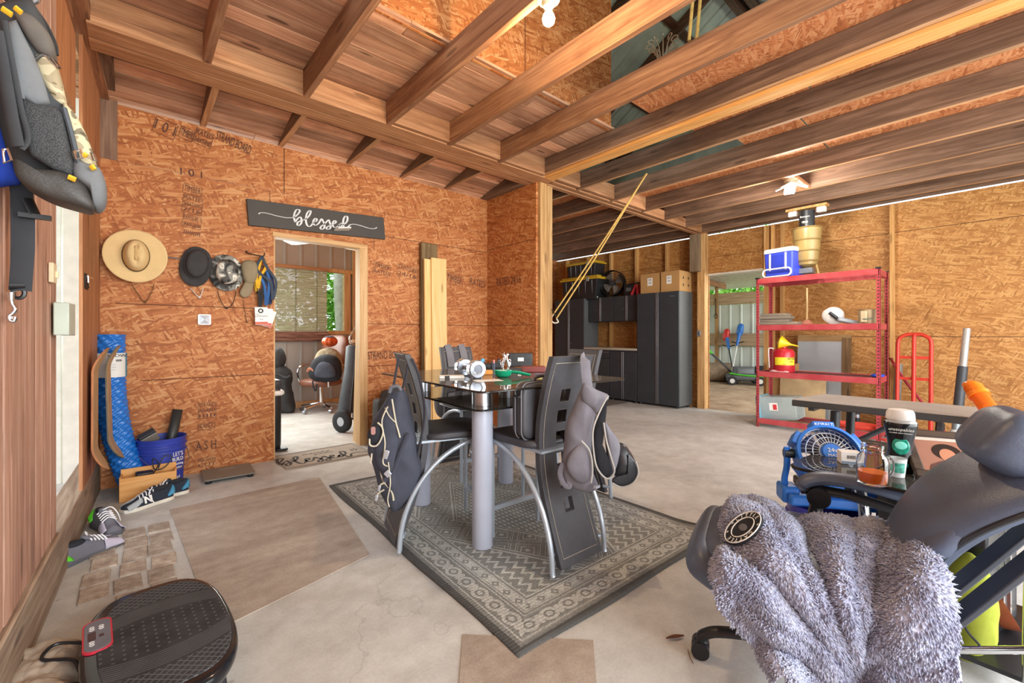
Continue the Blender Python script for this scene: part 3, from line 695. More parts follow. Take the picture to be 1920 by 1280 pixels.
# ---- blue bucket with odds and ends
LOGOB = M('bucket blue', '#2f3f9e', .4, 0, .1)
def bucket(name, lab, loc, mat, r=.15, h=.37, handle_a=.6):
    t = thing(name, lab, 'bucket', loc)
    b = MB(); b.lathe(((.001, .004), (r*.86, .004), (r*.86, 0), (r*.87, .01), (r*.955, h*.70), (r*1.03, h*.71), (r*1.03, h*.74), (r*.965, h*.75), (r*.98, h*.83), (r*1.05, h*.84), (r*1.05, h*.86), (r*.985, h*.87), (r*1.0, h*.965), (r*1.03, h*.985), (r*1.03, h), (r*.98, h), (r*.965, h*.9), (r*.83, .012), (.001, .012)), 40)
    b.build('pail', mat, t, ang=50)
    b = MB(); b.tube(spline([(r*1.04*cos(handle_a), r*1.04*sin(handle_a), h*.73), (r*1.12*cos(handle_a-.5), r*1.12*sin(handle_a-.5), h*.5), (r*1.1*cos(handle_a-1.2), r*1.1*sin(handle_a-1.2), h*.36), (r*1.1*cos(handle_a-2), r*1.1*sin(handle_a-2), h*.4), (r*1.06*cos(handle_a-2.9), r*1.06*sin(handle_a-2.9), h*.7)], 8), .0026, 6); b.build('wire_handle', STEEL, t)
    return t
bk = bucket('bucket', 'blue bucket holding a black tube under the hats on the back wall', (.165, 4.275, 0), LOGOB, handle_a=.25)
def on_bucket(t, s, sz, ang, z, r, mat=WHITE_INK, sx=1, name='label_print'):
    m = Matrix.Translation((r*cos(ang), r*sin(ang), z)) @ Matrix.Rotation(ang+pi/2, 4, 'Z') @ Matrix.Rotation(radians(86), 4, 'X')
    return text(s, sz, mat, name, t, m, ext=.001, sx=sx)
for s, sz, z in (('LET\'S', .045, .245), ('BUILD', .04, .205), ('Something', .026, .17), ('together', .026, .142), ('5 gal', .03, .07)): on_bucket(bk, s, sz, radians(-52), z, .137+.012*z/.25, sx=.8)
o = MB().tube([(.185, 4.285, .12), (.165+.1, 4.33, .56)], .033, 20, cap=False).build('black_tube', M('black tube', '#2b2c2c', .45), solid=.003, ang=60); tag(o, 'black pipe sticking up out of the blue bucket by the back wall', 'pipe')
t = thing('metal_bracket', 'grey metal bracket box poking out of the blue bucket', 'bracket', (.09, 4.235, .375), rot=(radians(25), radians(-28), radians(10)))
b = MB(); b.box((0, 0, 0), (.105, .05, .075)); b.build('shell', M('grey cast metal', '#8c8379', .5, .4), t, bev=.006); b = MB(); b.box((0, .0, .047), (.105, .05, .02)); b.build('dark_cap', DARKP, t, bev=.003)
# ---- timber box with cables
t = thing('wooden_box', 'open orange timber box of cables in front of the blue bucket', 'box', (.085, 4.05, 0), radians(-3))
W_BOX = wood('orange box timber', '#b5793f', '#d79a58', '#e6b57a', 'X', vari=.12, knots=.2)
for nm, c, d in (('front_board', (0, -.062, .082), (.31, .012, .164)), ('back_board', (0, .058, .1), (.31, .012, .2)), ('side_board', (-.15, 0, .085), (.012, .108, .17)), ('side_board', (.15, 0, .085), (.012, .108, .17)), ('bottom_board', (0, 0, .006), (.29, .108, .012))):
    b = MB(); b.box(c, d); b.build(nm, W_BOX, t, bev=.002)
o = thing('power_adapter', 'black power adapter lying in the orange timber box', 'adapter', (.06, 4.035, .155), radians(8)); b = MB(); b.box((0, 0, 0), (.1, .06, .05), (.1, .05, 0)); b.build('brick', BLACKP, o, bev=.008)
b = MB(); b.tube(spline([(.05, 0, 0), (.08, .01, .06), (.05, .02, .1), (.06, .02, .02), (.12, .01, .03), (.16, .02, .09), (.11, .02, .1), (.08, .02, .02)], 8), .004, 6); b.build('cable', BLACKP, o)
# ---- shoes
def shoe(name, lab, loc, rz, main, over, sole, accent, lace, logo=None, group=None, L_=.29, roll=0.):
    t = thing(name, lab, 'shoe', loc, rot=(roll, 0, rz))
    W_ = ((0, .030, .02), (.04, .038, .055), (.12, .046, .052), (.2, .05, .055), (.28, .049, .075), (.38, .042, .1), (.5, .037, .105), (.62, .036, .095), (.75, .037, .098), (.88, .037, .108), (.96, .032, .11), (1.0, .022, .1))
    sh = lambda t_: .006*sin(t_*pi)
    rings = []
    for u, w, h in W_:
        x = L_*(.5-u)*1.0; rings.append([(x, sh(u)+w*cos(a)*(1 if sin(a) < .2 else (1-.38*sin(a))), .022+max(0, sin(a))*(h-.022)) for a in [2*pi*j/20 for j in range(20)]])
    b = MB(); b.loft(rings); b.build('upper', main, t, sub=1, ang=80)
    so = [(L_*(.505-u*1.01), sh(u)+w*1.1) for u, w, h in W_]+[(L_*(.505-u*1.01), sh(u)-w*1.1) for u, w, h in W_[::-1]]
    b = MB(); b.prism(so, 0, .024); b.build('sole', sole, t, bev=.005)
    b = MB(); b.ell((L_*-.25, sh(.75), .098), (.1, .048, .03), (0, .1, 0)); b.build('collar', M('shoe lining', '#22242a', .9), t)
    b = MB()
    for s in (1, -1): b.grid(lambda u, v: (L_*(.46-.30*u), s*(.003+(.052-.012*u)*cos(v*1.0)*1.0), .02+.055*v*(.4+.6*u)), 8, 4)
    b.build('toe_overlay', over, t, solid=.004)
    b = MB(); b.grid(lambda u, v: (L_*(-.505+.16*v), .001+.041*sin((u-.5)*pi)*(1 if v > .1 else .75), .028+.07*(1-v*.7)*(.3+.7*cos((u-.5)*pi))), 10, 4); b.build('heel_counter', accent, t, solid=.005)
    b = MB()
    for k in range(5):
        x = L_*(.2-.065*k); z = .075+.0075*k
        b.tube(spline([(x, -.032, z-.008), (x-.004, 0, z+.012), (x+.004, .034, z-.008)], 4), .0035, 6)
    b.tube(spline([(L_*-.07, 0, .118), (L_*-.03, .03, .125), (.02, .05, .09), (.0, .07, .03)], 6), .003, 6); b.build('laces', lace, t)
    b = MB(); b.ell((L_*-.06, 0, .105), (.06, .045, .02), (0, .5, 0), e=.6); b.build('tongue', main, t)
    if logo:
        for s in (1, -1): text(logo, .062, WHITE_INK, 'side_logo', t, Matrix.Translation((.02, s*.0445, .055)) @ Matrix.Rotation(0 if s < 0 else pi, 4, 'Z') @ Matrix.Rotation(radians(70), 4, 'X'), ext=.003, off=.002)
    return t
NAVY = fabric('navy suede', '#2a303b'); LG = fabric('light grey mesh', '#a7adb0'); TEALS = M('teal midsole', '#3b86a8', .6); CREAM = M('cream sole', '#d8d2c4', .7); WHL = fabric('white laces', '#e8e6e6')
shoe('sneaker', 'navy and white sneaker lying nearest in front of the timber box', (.075, 3.81, .0), radians(205), NAVY, LG, CREAM, TEALS, WHL, 'N', 'navy pair')
shoe('sneaker', 'navy and white sneaker pushed against the timber box behind its mate', (.16, 3.935, .0), radians(186), NAVY, LG, CREAM, TEALS, WHL, 'N', 'navy pair')
GRYM = fabric('grey mesh shoe', '#6b6a72'); LIL = fabric('pale lilac overlay', '#b5afbf'); LIME = M('lime trim', '#5fd42e', .6)
shoe('running_shoe', 'grey running shoe with lime lining pointing at the room beside the navy sneaker', (-.125, 3.50, .0), radians(-72), GRYM, LIL, M('grey sole', '#55565c', .7), LIME, WHL)
shoe('running_shoe', 'grey running shoe with lime heel stripe lying nearest the siding', (-.175, 3.15, .0), radians(40), GRYM, LIL, M('grey sole', '#55565c', .7), LIME, WHL, roll=radians(8))
# ---- bathroom scale
t = thing('bathroom_scale', 'grey glass bathroom scale on the floor at the foot of the back wall', 'scale', (.585, 4.2, 0), radians(-3))
b = MB(); b.prism(rrect(.345, .34, .02), .024, .034); b.build('platform', M('smoky scale glass', '#77736b', .45, 0, .06), t, bev=.002)
for x in (-.14, .14):
    for y in (-.14, .14): b = MB(); b.cone((x, y, 0), (x, y, .024), .022, .025, 14); b.build('foot', BLACKP, t)
b = MB(); b.box((0, .1, .0345), (.1, .045, .0015)); b.build('display', M('scale display', '#7d766c', .3), t)
# ---- door mat
def word(parent, strokes, place, wmax, mat, name='lettering', zt=.0015, nib=0., thin=.3, nrm=None):
    """pen lettering: ribbons whose width follows the stroke direction; place(x,y)->3-D"""
    b = MB()
    for st in strokes:
        P = spline([Vector((x, y, 0)) for x, y in st], 6)
        L1, L2 = [], []
        for i, p in enumerate(P):
            d = (P[min(i+1, len(P)-1)]-P[max(i-1, 0)])
            if d.length < 1e-6: d = Vector((1, 0, 0))
            d.normalize(); w = wmax*(thin+(1-thin)*max(0, abs(d.y)-.25)/.75)/2
            n = Vector((-d.y, d.x, 0)); L1.append(p+n*w); L2.append(p-n*w)
        for i in range(len(P)-1):
            q = [L1[i], L1[i+1], L2[i+1], L2[i]]
            lo = [place(v.x, v.y) for v in q]; hi = [a+Vector(nrm)*zt for a in lo]
            b.add(lo+hi, [(0, 1, 2, 3), (7, 6, 5, 4), (0, 4, 5, 1), (2, 6, 7, 3), (1, 5, 6, 2), (3, 7, 4, 0)])
    return b.build(name, mat, parent, smooth=False)
BL = [[(545, 415), (565, 380), (610, 345), (630, 385), (625, 430), (595, 462), (570, 450), (578, 422), (610, 400), (660, 385), (700, 365), (740, 320), (757, 270), (738, 258), (708, 290), (692, 345), (690, 400), (705, 455), (738, 478), (770, 455), (800, 415), (830, 405), (842, 378), (820, 365), (797, 392), (790, 425), (808, 455), (838, 455), (872, 425), (905, 372), (925, 400), (945, 440), (945, 490), (915, 515), (890, 500), (902, 475), (950, 440), (1002, 386), (1018, 420), (1033, 460), (1022, 505), (990, 515), (975, 500), (990, 480), (1045, 450), (1092, 432), (1105, 408), (1085, 395), (1065, 420), (1060, 457), (1082, 487), (1115, 485), (1150, 455), (1172, 430), (1195, 438)],
      [(530, 352), (575, 310), (604, 265), (588, 242), (560, 245), (538, 280), (525, 330), (530, 380), (545, 415)],
      [(1172, 430), (1148, 452), (1147, 482), (1165, 492), (1192, 462), (1240, 430), (1265, 385), (1262, 342), (1235, 335), (1213, 370), (1205, 430), (1215, 490), (1240, 527), (1265, 510), (1285, 468), (1330, 445), (1400, 452), (1480, 475), (1560, 500), (1620, 508), (1655, 500), (1672, 490)],
      [(35, 302), (60, 288), (110, 286), (180, 300), (270, 325), (360, 345), (430, 356), (500, 353), (545, 345)]]
t = thing('door_mat', 'beige door mat lettered Blessed lying in the doorway', 'door mat', (1.365, 4.285, 0.0))
MATB = fabric('beige coir', '#a99d91', .95, .12, 500, .5); MATD = M('mat border black', '#3a322c', .9)
b = MB(); b.prism(rrect(.78, .53, .03), 0, .008); b.build('pad', MATB, t, bev=.002)
b = MB()
for k in range(2):
    pts = rrect(.765-.05*k, .515-.05*k, .025); b.tube([(x, y, .0085) for x, y in pts], .0022 if k == 0 else .001, 4, closed=True)
b.build('border_line', MATD, t)
word(t, BL[:3], lambda x, y: Vector(((x-1000)*.00078-.02, -(y-400)*.00125-.07, .008)), 30, MATD, nrm=(0, 0, 1))
for s, z, sz, sx in (('thankful', .125, .05, 1.6), ('grateful', .07, .036, 1.6)): text(s, sz, MATD, 'lettering', t, Matrix.Translation((-.03+.05*(sz < .04), z, .0085)), sx=sx)
for sx_ in (-1, 1):
    b = MB()
    for k in range(5): b.ell((sx_*.29+.028*cos(k*1.26), -.0+.028*sin(k*1.26), .0085), (.03, .018, .002), (0, 0, k*1.26), n=6)
    b.build('leaf_print', MATD, t)
# ---- sign over the doorway
SG = thing('sign', 'black board sign reading blessed above the doorway', 'sign')
q = [ay(x, y, YB-.03) for x, y in ((462.3, 371.8), (719.3, 407.7), (722.7, 448.6), (466.6, 422))]
b = MB(); b.loft([[p+Vector((0, 0, 0)) for p in q], [p+Vector((0, .028, 0)) for p in q]]); b.build('board', M('black painted board', '#3c3631', .6, 0, .12, 5), SG, bev=.003)
word(SG, BL, lambda x, y: ay(480+x/7.385, 360+y/7.385, YB-.0315), 27, M('silver lettering', '#c2c3c4', .45, .2), nrm=(0, -1, 0), zt=.003, thin=.28)
# ---- hats
def wpt(px, py, off=.0): return ay(px, py, YB-off)
rod = MB(); rod.tube([wpt(250, 474, .02), wpt(380, 490, .02), wpt(500, 500, .02)], .006, 8)
for px, py in ((300, 479), (382, 490), (498, 500)): rod.tube([wpt(px, py, .0), wpt(px, py, .022)], .005, 6)
tag(rod.build('hat_rail', STEEL), 'thin metal rail on the back wall that the hats hang from', 'rail')
def hat_mx(px, py, off=.03, roll=0., tilt=0.):
    return Matrix.Translation(wpt(px, py, off)) @ Matrix.Rotation(roll, 4, 'Y') @ Matrix.Rotation(pi/2+tilt, 4, 'X')   # local z points out of the wall
HW = (wpt(316, 480).x-wpt(195, 480).x)/2; HH = (wpt(255, 431).z-wpt(255, 530).z)/2
STRAW = fabric('straw', '#dcbd88', .8, .1, 260, .5)
h = thing('straw_hat', 'wide brimmed straw hat hanging on the back wall', 'hat')
mx = hat_mx(255, 480, .05, tilt=radians(-6))
def brim(u, v, rx, ry, inner, lift):
    a = 2*pi*u; k = inner+(1-inner)*v; return Vector((rx*k*cos(a), ry*k*sin(a), lift*(k**2)*abs(cos(a))**2-.0*k))
b = MB(); b.grid(lambda u, v: brim(u, v, HW, HH, .38, .03), 56, 10, True); b.xf(mx); b.build('brim', STRAW, h, solid=.005)
def crown(r0, ry, hgt, n=14):
    rg = []
    for i in range(n+1):
        f = i/n; s = (1-f**2.6*.55) if f < .9 else (1-f**2.6*.55)*(1-(f-.9)*5); 
        rg.append([(r0*s*cos(2*pi*j/32), ry*s*sin(2*pi*j/32), hgt*min(1, f*1.1)-(.03*max(0, 1-abs(cos(2*pi*j/32))*1.6)*(f > .6)*(f-.6)/.4)) for j in range(32)])
    return rg
b = MB(); b.loft(crown(HW*.41, HH*.58, .115)); b.xf(mx); b.build('crown', STRAW, h, sub=1, ang=80)
b = MB(); b.ell((0, -.0, .106), (HW*.16, HH*.55, .02)); b.xf(mx); b.build('crease', fabric('straw shade', '#c9a772', .8, .1, 260, .5), h)
b = MB(); b.tube([mx @ Vector((HW*.42*cos(a), HH*.595*sin(a), .014)) for a in [2*pi*j/40 for j in range(40)]], .004, 6, closed=True); b.build('band', M('brown cord', '#5d4526', .8), h)
b = MB(); b.tube(spline([wpt(247, 533, .03), wpt(258, 550, .02), wpt(272, 566, .015), wpt(284, 548, .02), wpt(289, 532, .03)], 6), .0028, 6); b.ell(wpt(272, 566, .015), (.014, .014, .02)); b.build('chin_cord', M('brown cord', '#5d4526', .8), h)
def soft_hat(name, lab, px, py, rx, ry, mat, crx, cry, ch, roll, cordpts=None, cordmat=None, droop=.035, cy_=0., brimmat=None):
    h = thing(name, lab, 'hat'); mx = hat_mx(px, py, .045, roll)
    def bf(u, v):
        a = 2*pi*u; k = .45+.55*v; wv = .006*sin(3*a+1)+.004*sin(7*a); s = (abs(cos(a))**3.2+abs(sin(a))**3.2)**(-1/3.2)
        return Vector((rx*k*cos(a)*(s*.25+.75), ry*k*sin(a)*(s*.25+.75), -droop*(k-.45)+wv*v))
    b = MB(); b.grid(bf, 48, 8, True); b.xf(mx); b.build('brim', brimmat or mat, h, solid=.004)
    rg = []
    for f, s in ((0, 1.06), (.2, 1.03), (.5, .98), (.8, .9), (.95, .78), (1, .55), (1.0, .1)): rg.append([(crx*s*cos(2*pi*j/28), cy_+cry*s*sin(2*pi*j/28), ch*f+.006*noise.noise((3*cos(2*pi*j/28), 3*sin(2*pi*j/28), f*4))*(f > .3)) for j in range(28)])
    b = MB(); b.loft(rg); b.xf(mx); b.build('crown', mat, h, sub=1, ang=80)
    b = MB(); b.tube([mx @ Vector((crx*1.05*cos(a), cy_+cry*1.05*sin(a), .012)) for a in [2*pi*j/36 for j in range(36)]], .0045, 6, closed=True); b.build('band', brimmat or mat, h)
    for a in (2.6, .5):
        b = MB(); b.ell((crx*1.0*cos(a), cy_+cry*1.0*sin(a), ch*.45), (.014, .014, .014), n=6); b.xf(mx); b.build('eyelet', BLACKP, h)
    if cordpts:
        b = MB(); b.tube(spline([wpt(x, y, .02) for x, y in cordpts], 6), .003, 6); b.ell(wpt(*cordpts[len(cordpts)//2], .018), (.02, .015, .02), n=8); b.build('chin_cord', cordmat, h)
    return h
CH_ = fabric('charcoal canvas', '#3d3a3a')
soft_hat('bucket_hat', 'charcoal canvas sun hat hanging between the straw and camouflage hats', 368, 499, .108, .165, CH_, .078, .118, .06, radians(8), ((357, 540), (368, 552), (374, 557), (378, 550), (381, 541)), fabric('white black cord', '#c8c5c2'), cy_=.02)
UC = camo('urban camouflage', ('#1f201f', '#4f4c48', '#8a877f', '#d8d2c4', '#5a5751'), 13)
soft_hat('bucket_hat', 'grey black and white camouflage bucket hat on the back wall', 425, 511, .124, .155, UC, .084, .108, .085, radians(-4), ((408, 546), (414, 564), (425, 577), (437, 568), (443, 545)), M('black cord', '#242222', .8))
KH = fabric('khaki cotton', '#8d7e64')
h = thing('khaki_cap', 'crumpled khaki cap hanging between the camouflage hat and the lanyards', 'hat')
pillow('crown', ((452, 494), (466, 487), (480, 492), (484, 508), (478, 530), (462, 532), (454, 516)), yplane(YB-.04), (0, -1, 0), .05, .03, KH, h, .006)
pillow('bill', ((464, 522), (476, 528), (470, 552), (458, 558), (449, 550), (456, 534)), yplane(YB-.045), (0, -1, 0), .018, .01, KH, h, .003)
b = MB(); b.tube(spline([wpt(456, 562, .02), wpt(459, 582, .015), wpt(463, 604, .012)], 5), .0025, 6); b.box(wpt(463, 604, .012), (.02, .012, .008)); b.build('drawcord', M('brown cord', '#5d4526', .8), h)
# lanyards and badges
random.seed(21)
lan = [('#e2b02a', 'yellow'), ('#23345c', 'navy patterned'), ('#25272b', 'black'), ('#2f5f9a', 'blue'), ('#d9a51f', 'gold lettered'), ('#39424f', 'slate')]
hk = MB(); hk.tube(spline([wpt(463, 470, .0), wpt(464, 474, .03), wpt(492, 480, .05), wpt(496, 474, .06)], 5), .005, 6); tag(hk.build('coat_hook', M('dark iron', '#2d2622', .6, .6)), 'dark hook on the back wall holding the lanyards', 'hook')
pos = [(482, 546), (506, 570), (488, 575), (499, 572), (484, 540), (511, 562)]
where = ('hanging leftmost in the bunch beside the doorway', 'hanging rightmost in the bunch beside the doorway', 'at the back of the bunch beside the doorway', 'in the middle of the bunch beside the doorway', 'looped short over the bunch beside the doorway', 'hanging nearest the doorway edge')
for i, ((col, nm), (ex, ey)) in enumerate(zip(lan, pos)):
    t = thing('lanyard', nm+' lanyard '+where[i], 'lanyard', group='lanyards by the doorway')
    off = .03+.006*i; f = fabric('lanyard '+nm, col, .7, .35, 120)
    b = MB(); w = random.uniform(5, 9)
    b.tube(spline([wpt(491, 481, off), wpt(490-w, 505, off+.01), wpt(ex-3, (ey+500)/2, off+.01), wpt(ex, ey, off), wpt(ex+w*.8, (ey+495)/2, off+.012), wpt(495+w*.6, 500, off+.008), wpt(492, 481, off)], 8), .011, 8, flat=(1, .14), up=(0, -1, 0)); b.build('ribbon', f, t)
    b = MB(); b.tube([wpt(ex, ey, off), wpt(ex, ey+5, off)], .005, 6); b.build('clip', CHROME, t)
CARD = M('badge card', '#e9e4dd', .5, 0, .03); REDC = M('badge red', '#c8502f', .5)
for i, (px, py, rr_, off, lab) in enumerate(((490, 592, -.03, .06, 'front badge card with a crest hanging under the lanyards'), (499, 594, .08, .05, 'badge card peeking out behind the front badge'), (504, 597, .3, .04, 'badge card tilted furthest right under the lanyards'))):
    t = thing('badge', lab, 'badge', wpt(px, py, off), rot=(0, rr_, 0), group='badges under the lanyards')
    b = MB(); b.box((0, 0, 0), (.1 if i < 2 else .085, .003, .155)); b.build('card', CARD, t, bev=.001)
    b = MB(); b.box((0, -.0022, -.064), (.098 if i < 2 else .083, .002, .022)); b.build('red_stripe', REDC, t)
    if i == 0:
        b = MB(); b.lathe(((.021, 0), (.021, .002), (.011, .002), (.011, 0)), 20); b.xf(Matrix.Translation((-.004, -.002, .045)) @ Matrix.Rotation(pi/2, 4, 'X')); b.build('crest', BLACK_INK, t)
        text('THE', .014, BLACK_INK, 'print', t, face_mx((-.03, -.002, .012))); text('GATEWAY', .019, BLACK_INK, 'print', t, face_mx((0, -.002, -.004)), sx=1.1); text('Rob', .016, BLACK_INK, 'print', t, face_mx((0, -.002, -.03)))
# night light puck
t = thing('wall_light_puck', 'small square white light fixed on the back wall under the charcoal hat', 'light', wpt(383, 599, .0))
b = MB(); b.prism(rrect(.092, .09, .012), 0, .018); b.xf(Matrix.Rotation(pi/2, 4, 'X')); b.build('housing', WHITEP, t, bev=.003)
b = MB(); b.add([(-.034, -.0185, -.034), (.034, -.0185, -.034), (.034, -.0185, .034), (-.034, -.0185, .034), (0, -.03, 0)], [(0, 1, 4), (1, 2, 4), (2, 3, 4), (3, 0, 4)]); b.build('lens', M('pale lens', '#c9ced6', .2, .3), t, smooth=False)
# ---- loose boards leaning on the back wall
def lean_board(lab, px0, px1, pyt, Y, th, mat, name='leaning_board'):
    xa = ay(px0, 620, Y).x; xb = ay(px1, 620, Y).x; zt = ay((px0+px1)/2, pyt, Y).z
    b = MB(); b.bb((0, 0, 0), (xb-xa, th, zt)); o = b.build(name, mat, bev=.003); o.location = (xa, Y-th-.04, 0); o.rotation_euler = (radians(-1.0), 0, 0); return tag(o, lab, 'board')
W_PINE = wood('clean pine board', '#d2a05c', '#e5bb7c', '#f0d09a', 'Z', vari=.08, knots=.6)
lean_board('dark weathered timber leaning on the back wall behind the pale boards', 786, 816, 458, 4.425, .05, wood('dark leaning timber', '#4f3d28', '#77603f', '#96805a', 'Z'))
lean_board('narrow pale pine board leaning in front of the dark timber', 793, 806, 486, 4.36, .03, W_PINE)
lean_board('wide pale pine board with knots leaning beside the dark timber', 806, 834, 485, 4.34, .03, W_PINE)
# ---- mill stamps on the strand board
INK = M('faded stamp ink', '#55352a', .8, 0, .3, 60)
def stamp(px, py, wpx, hpx, rows, rot=0., box=True, mk=None):
    a = (mk or wpt)(px, py, .0015); s = (mk or wpt)(px+wpx, py, .0015); w = (s-a).length
    c = (mk or wpt)(px+wpx/2, py+hpx/2, .0015); hh = abs((mk or wpt)(px, py+hpx, .0015).z-a.z)
    rz = 0 if mk is None else radians(-90)
    mm = Matrix.Translation(c) @ Matrix.Rotation(rz, 4, 'Z') @ Matrix.Rotation(rot, 4, 'Y') @ Matrix.Rotation(pi/2, 4, 'X')
    if box:
        b = MB(); b.tube([mm @ Vector((x, y, 0)) for x, y in rrect(w, hh, .006)], .0016, 4, closed=True); struct(b.build('trim_stamp_frame', INK))
    n = len(rows)
    for i, r in enumerate(rows):
        o = text(r, hh/n*.95, INK, 'trim_stamp', None, None, ext=.0004); xs_ = [v.co.x for v in o.data.vertices]
        o.data.transform(mm @ Matrix.Translation((0, hh*(.5-(i+.5)/n), 0)) @ Matrix.Diagonal((w*.9/max(.01, max(xs_)-min(xs_)), 1, 1, 1))); struct(o)
stamp(337, 315, 44, 20, ['1 0 1'], box=False); stamp(344, 347, 34, 18, ['TIMBER'], radians(6)); stamp(343, 367, 36, 34, ['RATED', 'SHEATHING', '7/16'], radians(6)); stamp(343, 404, 34, 24, ['EXPOSURE 1', 'SPAN 24/16'], radians(6)); stamp(343, 432, 34, 11, ['IIIIIIIII'], radians(6), False)
stamp(372, 754, 33, 30, ['STRAND', 'BOARD', 'IIIII'], 0); stamp(371, 792, 32, 13, ['FRAME C']); stamp(366, 822, 42, 26, ['A S H'], box=False); stamp(370, 856, 36, 20, ['PRECISION', 'CUT'], box=False)
stamp(290, 225, 40, 30, ['1 0 1'], radians(14)); stamp(338, 240, 24, 22, ['TIMBER'], radians(14)); stamp(366, 244, 32, 30, ['RATED', 'SHEATHING'], radians(14)); stamp(404, 255, 70, 26, ['STRAND BOARD'], radians(14), False)
stamp(700, 494, 32, 22, ['TIMBER', 'RATED'], radians(8)); stamp(745, 498, 38, 24, ['EXPOSURE', '24/16'], radians(8)); stamp(836, 514, 32, 20, ['TIMBER'], radians(8)); stamp(880, 521, 30, 20, ['RATED'], radians(8)); stamp(686, 655, 80, 22, ['STRAND BOARD'], 0, False)
mkr = lambda px, py, o: ax(px, py, 3.46-o)
stamp(928, 516, 50, 22, ['RATED 24/16'], 0, False, mkr)
# ---- vibration plate
V_ = thing('vibration_plate', 'black vibration exercise platform on the floor at the front left', 'exercise platform', (.072, 1.93, 0), radians(3))
def barrel(w, l, n=40, e=3.2, taper=.0):
    return [((w/2)*math.copysign(abs(cos(a))**(2/e), cos(a)), (l/2)*math.copysign(abs(sin(a))**(2/(e*.8)), sin(a))) for a in [2*pi*i/n for i in range(n)]]
GLB = M('gloss black plastic', '#1b1d21', .16, 0, .1, 6)
rg = []
for s, z in ((.80, .03), (.86, .035), (.93, .06), (.985, .088), (1.0, .105), (.99, .118), (.96, .125), (.93, .126)): rg.append([(x*s, y*s, z) for x, y in barrel(.405, .76)])
b = MB(); b.loft(rg); b.build('housing', GLB, V_, ang=50)
t_ = NT('ribbed rubber tread'); v_ = t_.obj(); sp_ = t_.n('ShaderNodeSeparateXYZ'); t_.l(v_, sp_.inputs[0]); X_ = E(t_, sp_.outputs[0]); Y_ = E(t_, sp_.outputs[1])
curv = Y_.abs()+X_*X_*1.4
lines = ((curv*95).frac()-.5).abs().lt(.17)*curv.gt(.125)*curv.lt(.21)
dia = (((X_+Y_)*38).frac()-.5).abs().lt(.1).max((((X_-Y_)*38).frac()-.5).abs().lt(.1))*curv.gt(.22)
dx = ((X_*36).frac()-.5); dy = ((Y_*36).frac()-.5); dots = (dx*dx+dy*dy).lt(.022)*curv.lt(.12)
pat = lines.max(dia).max(dots)
nz = t_.noise(v_, 9, 6)
t_.bump(pat, .6, .003)
TREAD = t_.out(t_.mix(pat*.8, t_.ramp(nz, ((.3, '#2b2d30'), (.75, '#45474a'))), '#66686c'), .7, **{'Specular IOR Level': .25})
b = MB(); b.prism([(x*.86+.012, y*.88) for x, y in barrel(.405, .76)], .120, .1285); b.build('tread', TREAD, V_, bev=.003)
for nm, w, l, z, m in (('panel_rim', .075, .215, .1312, M('red panel rim', '#c2283c', .35)), ('control_panel', .066, .2, .1322, M('panel grey', '#686b76', .35))):
    b = MB(); b.prism([(x-.158, y+.115) for x, y in rrect(w, l, .028, 4)], .12, z); pn = b.build(nm, m, V_, bev=.001)
for x, y in ((-.172, .17), (-.172, .155), (-.148, .165), (-.148, .15), (-.172, .055), (-.172, .07)):
    b = MB(); b.lathe(((.0068, .1322), (.0068, .1332), (.0045, .1332), (.0045, .1322)), 14, (x, y, 0)); b.build('button', WHITE_INK, pn)
b = MB(); b.box((-.172, .11, .1324), (.02, .055, .001)); b.box((-.148, .1, .1324), (.012, .016, .001)); b.build('display', M('led window', '#3d2026', .3), pn)
for sx_ in (-.12, .12):
    for sy in (-.25, .25): b = MB(); b.cone((sx_, sy, 0), (sx_, sy, .04), .028, .024, 16); b.build('foot', RUBBER, V_)
b = MB(); b.tube(spline([(-.18, .2, .07), (-.26, .24, .085), (-.29, .19, .075), (-.22, .13, .07), (-.2, .08, .05)], 8), .0055, 8); b.tube(spline([(-.19, -.02, .06), (-.24, -.02, .075), (-.3, -.08, .075), (-.29, -.14, .07), (-.21, -.13, .075), (-.22, -.04, .075), (-.23, -.3, .07), (-.25, -.5, .02)], 8), .0055, 8); b.build('power_cord', BLACKP, V_)
# ================================================================== RUG, TABLE, CHAIRS
t_ = NT('grey patterned rug'); v_ = t_.obj(); sp_ = t_.n('ShaderNodeSeparateXYZ'); t_.l(v_, sp_.inputs[0]); X_ = E(t_, sp_.outputs[0]); Y_ = E(t_, sp_.outputs[1])
RW, RL = .75, 1.125
dB = (RW-X_.abs()).min(RL-Y_.abs())
wob = (t_.noise(v_, 60, 2)-.5)*.008
dB = dB+wob
def rng(e, a, b): return e.gt(a)*e.lt(b)
sel = (RW-X_.abs()).lt(RL-Y_.abs())                              # which side of the border
along = Y_*sel+X_*(1-sel)
lines = rng(dB, .055, .062).max(rng(dB, .155, .161)).max(rng(dB, .172, .179)).max(rng(dB, .228, .234)).max(rng(dB, .246, .253))
# outer border: flowers on a stem
u1 = ((along*9).frac()-.5); w1 = (dB-.108)*11
fl = (u1*u1+w1*w1); flower = rng(fl, .06, .17).max(fl.lt(.02))
u2 = ((along*9+.5).frac()-.5); f2 = (u2*u2*2.4+w1*w1*.8); leaf = f2.lt(.075)
border = rng(dB, .066, .152)*flower.max(leaf)
u3 = ((along*12).frac()-.5).abs()+((dB-.204)*14).abs(); guard = rng(dB, .183, .226)*(1-rng(u3, .12, .3))
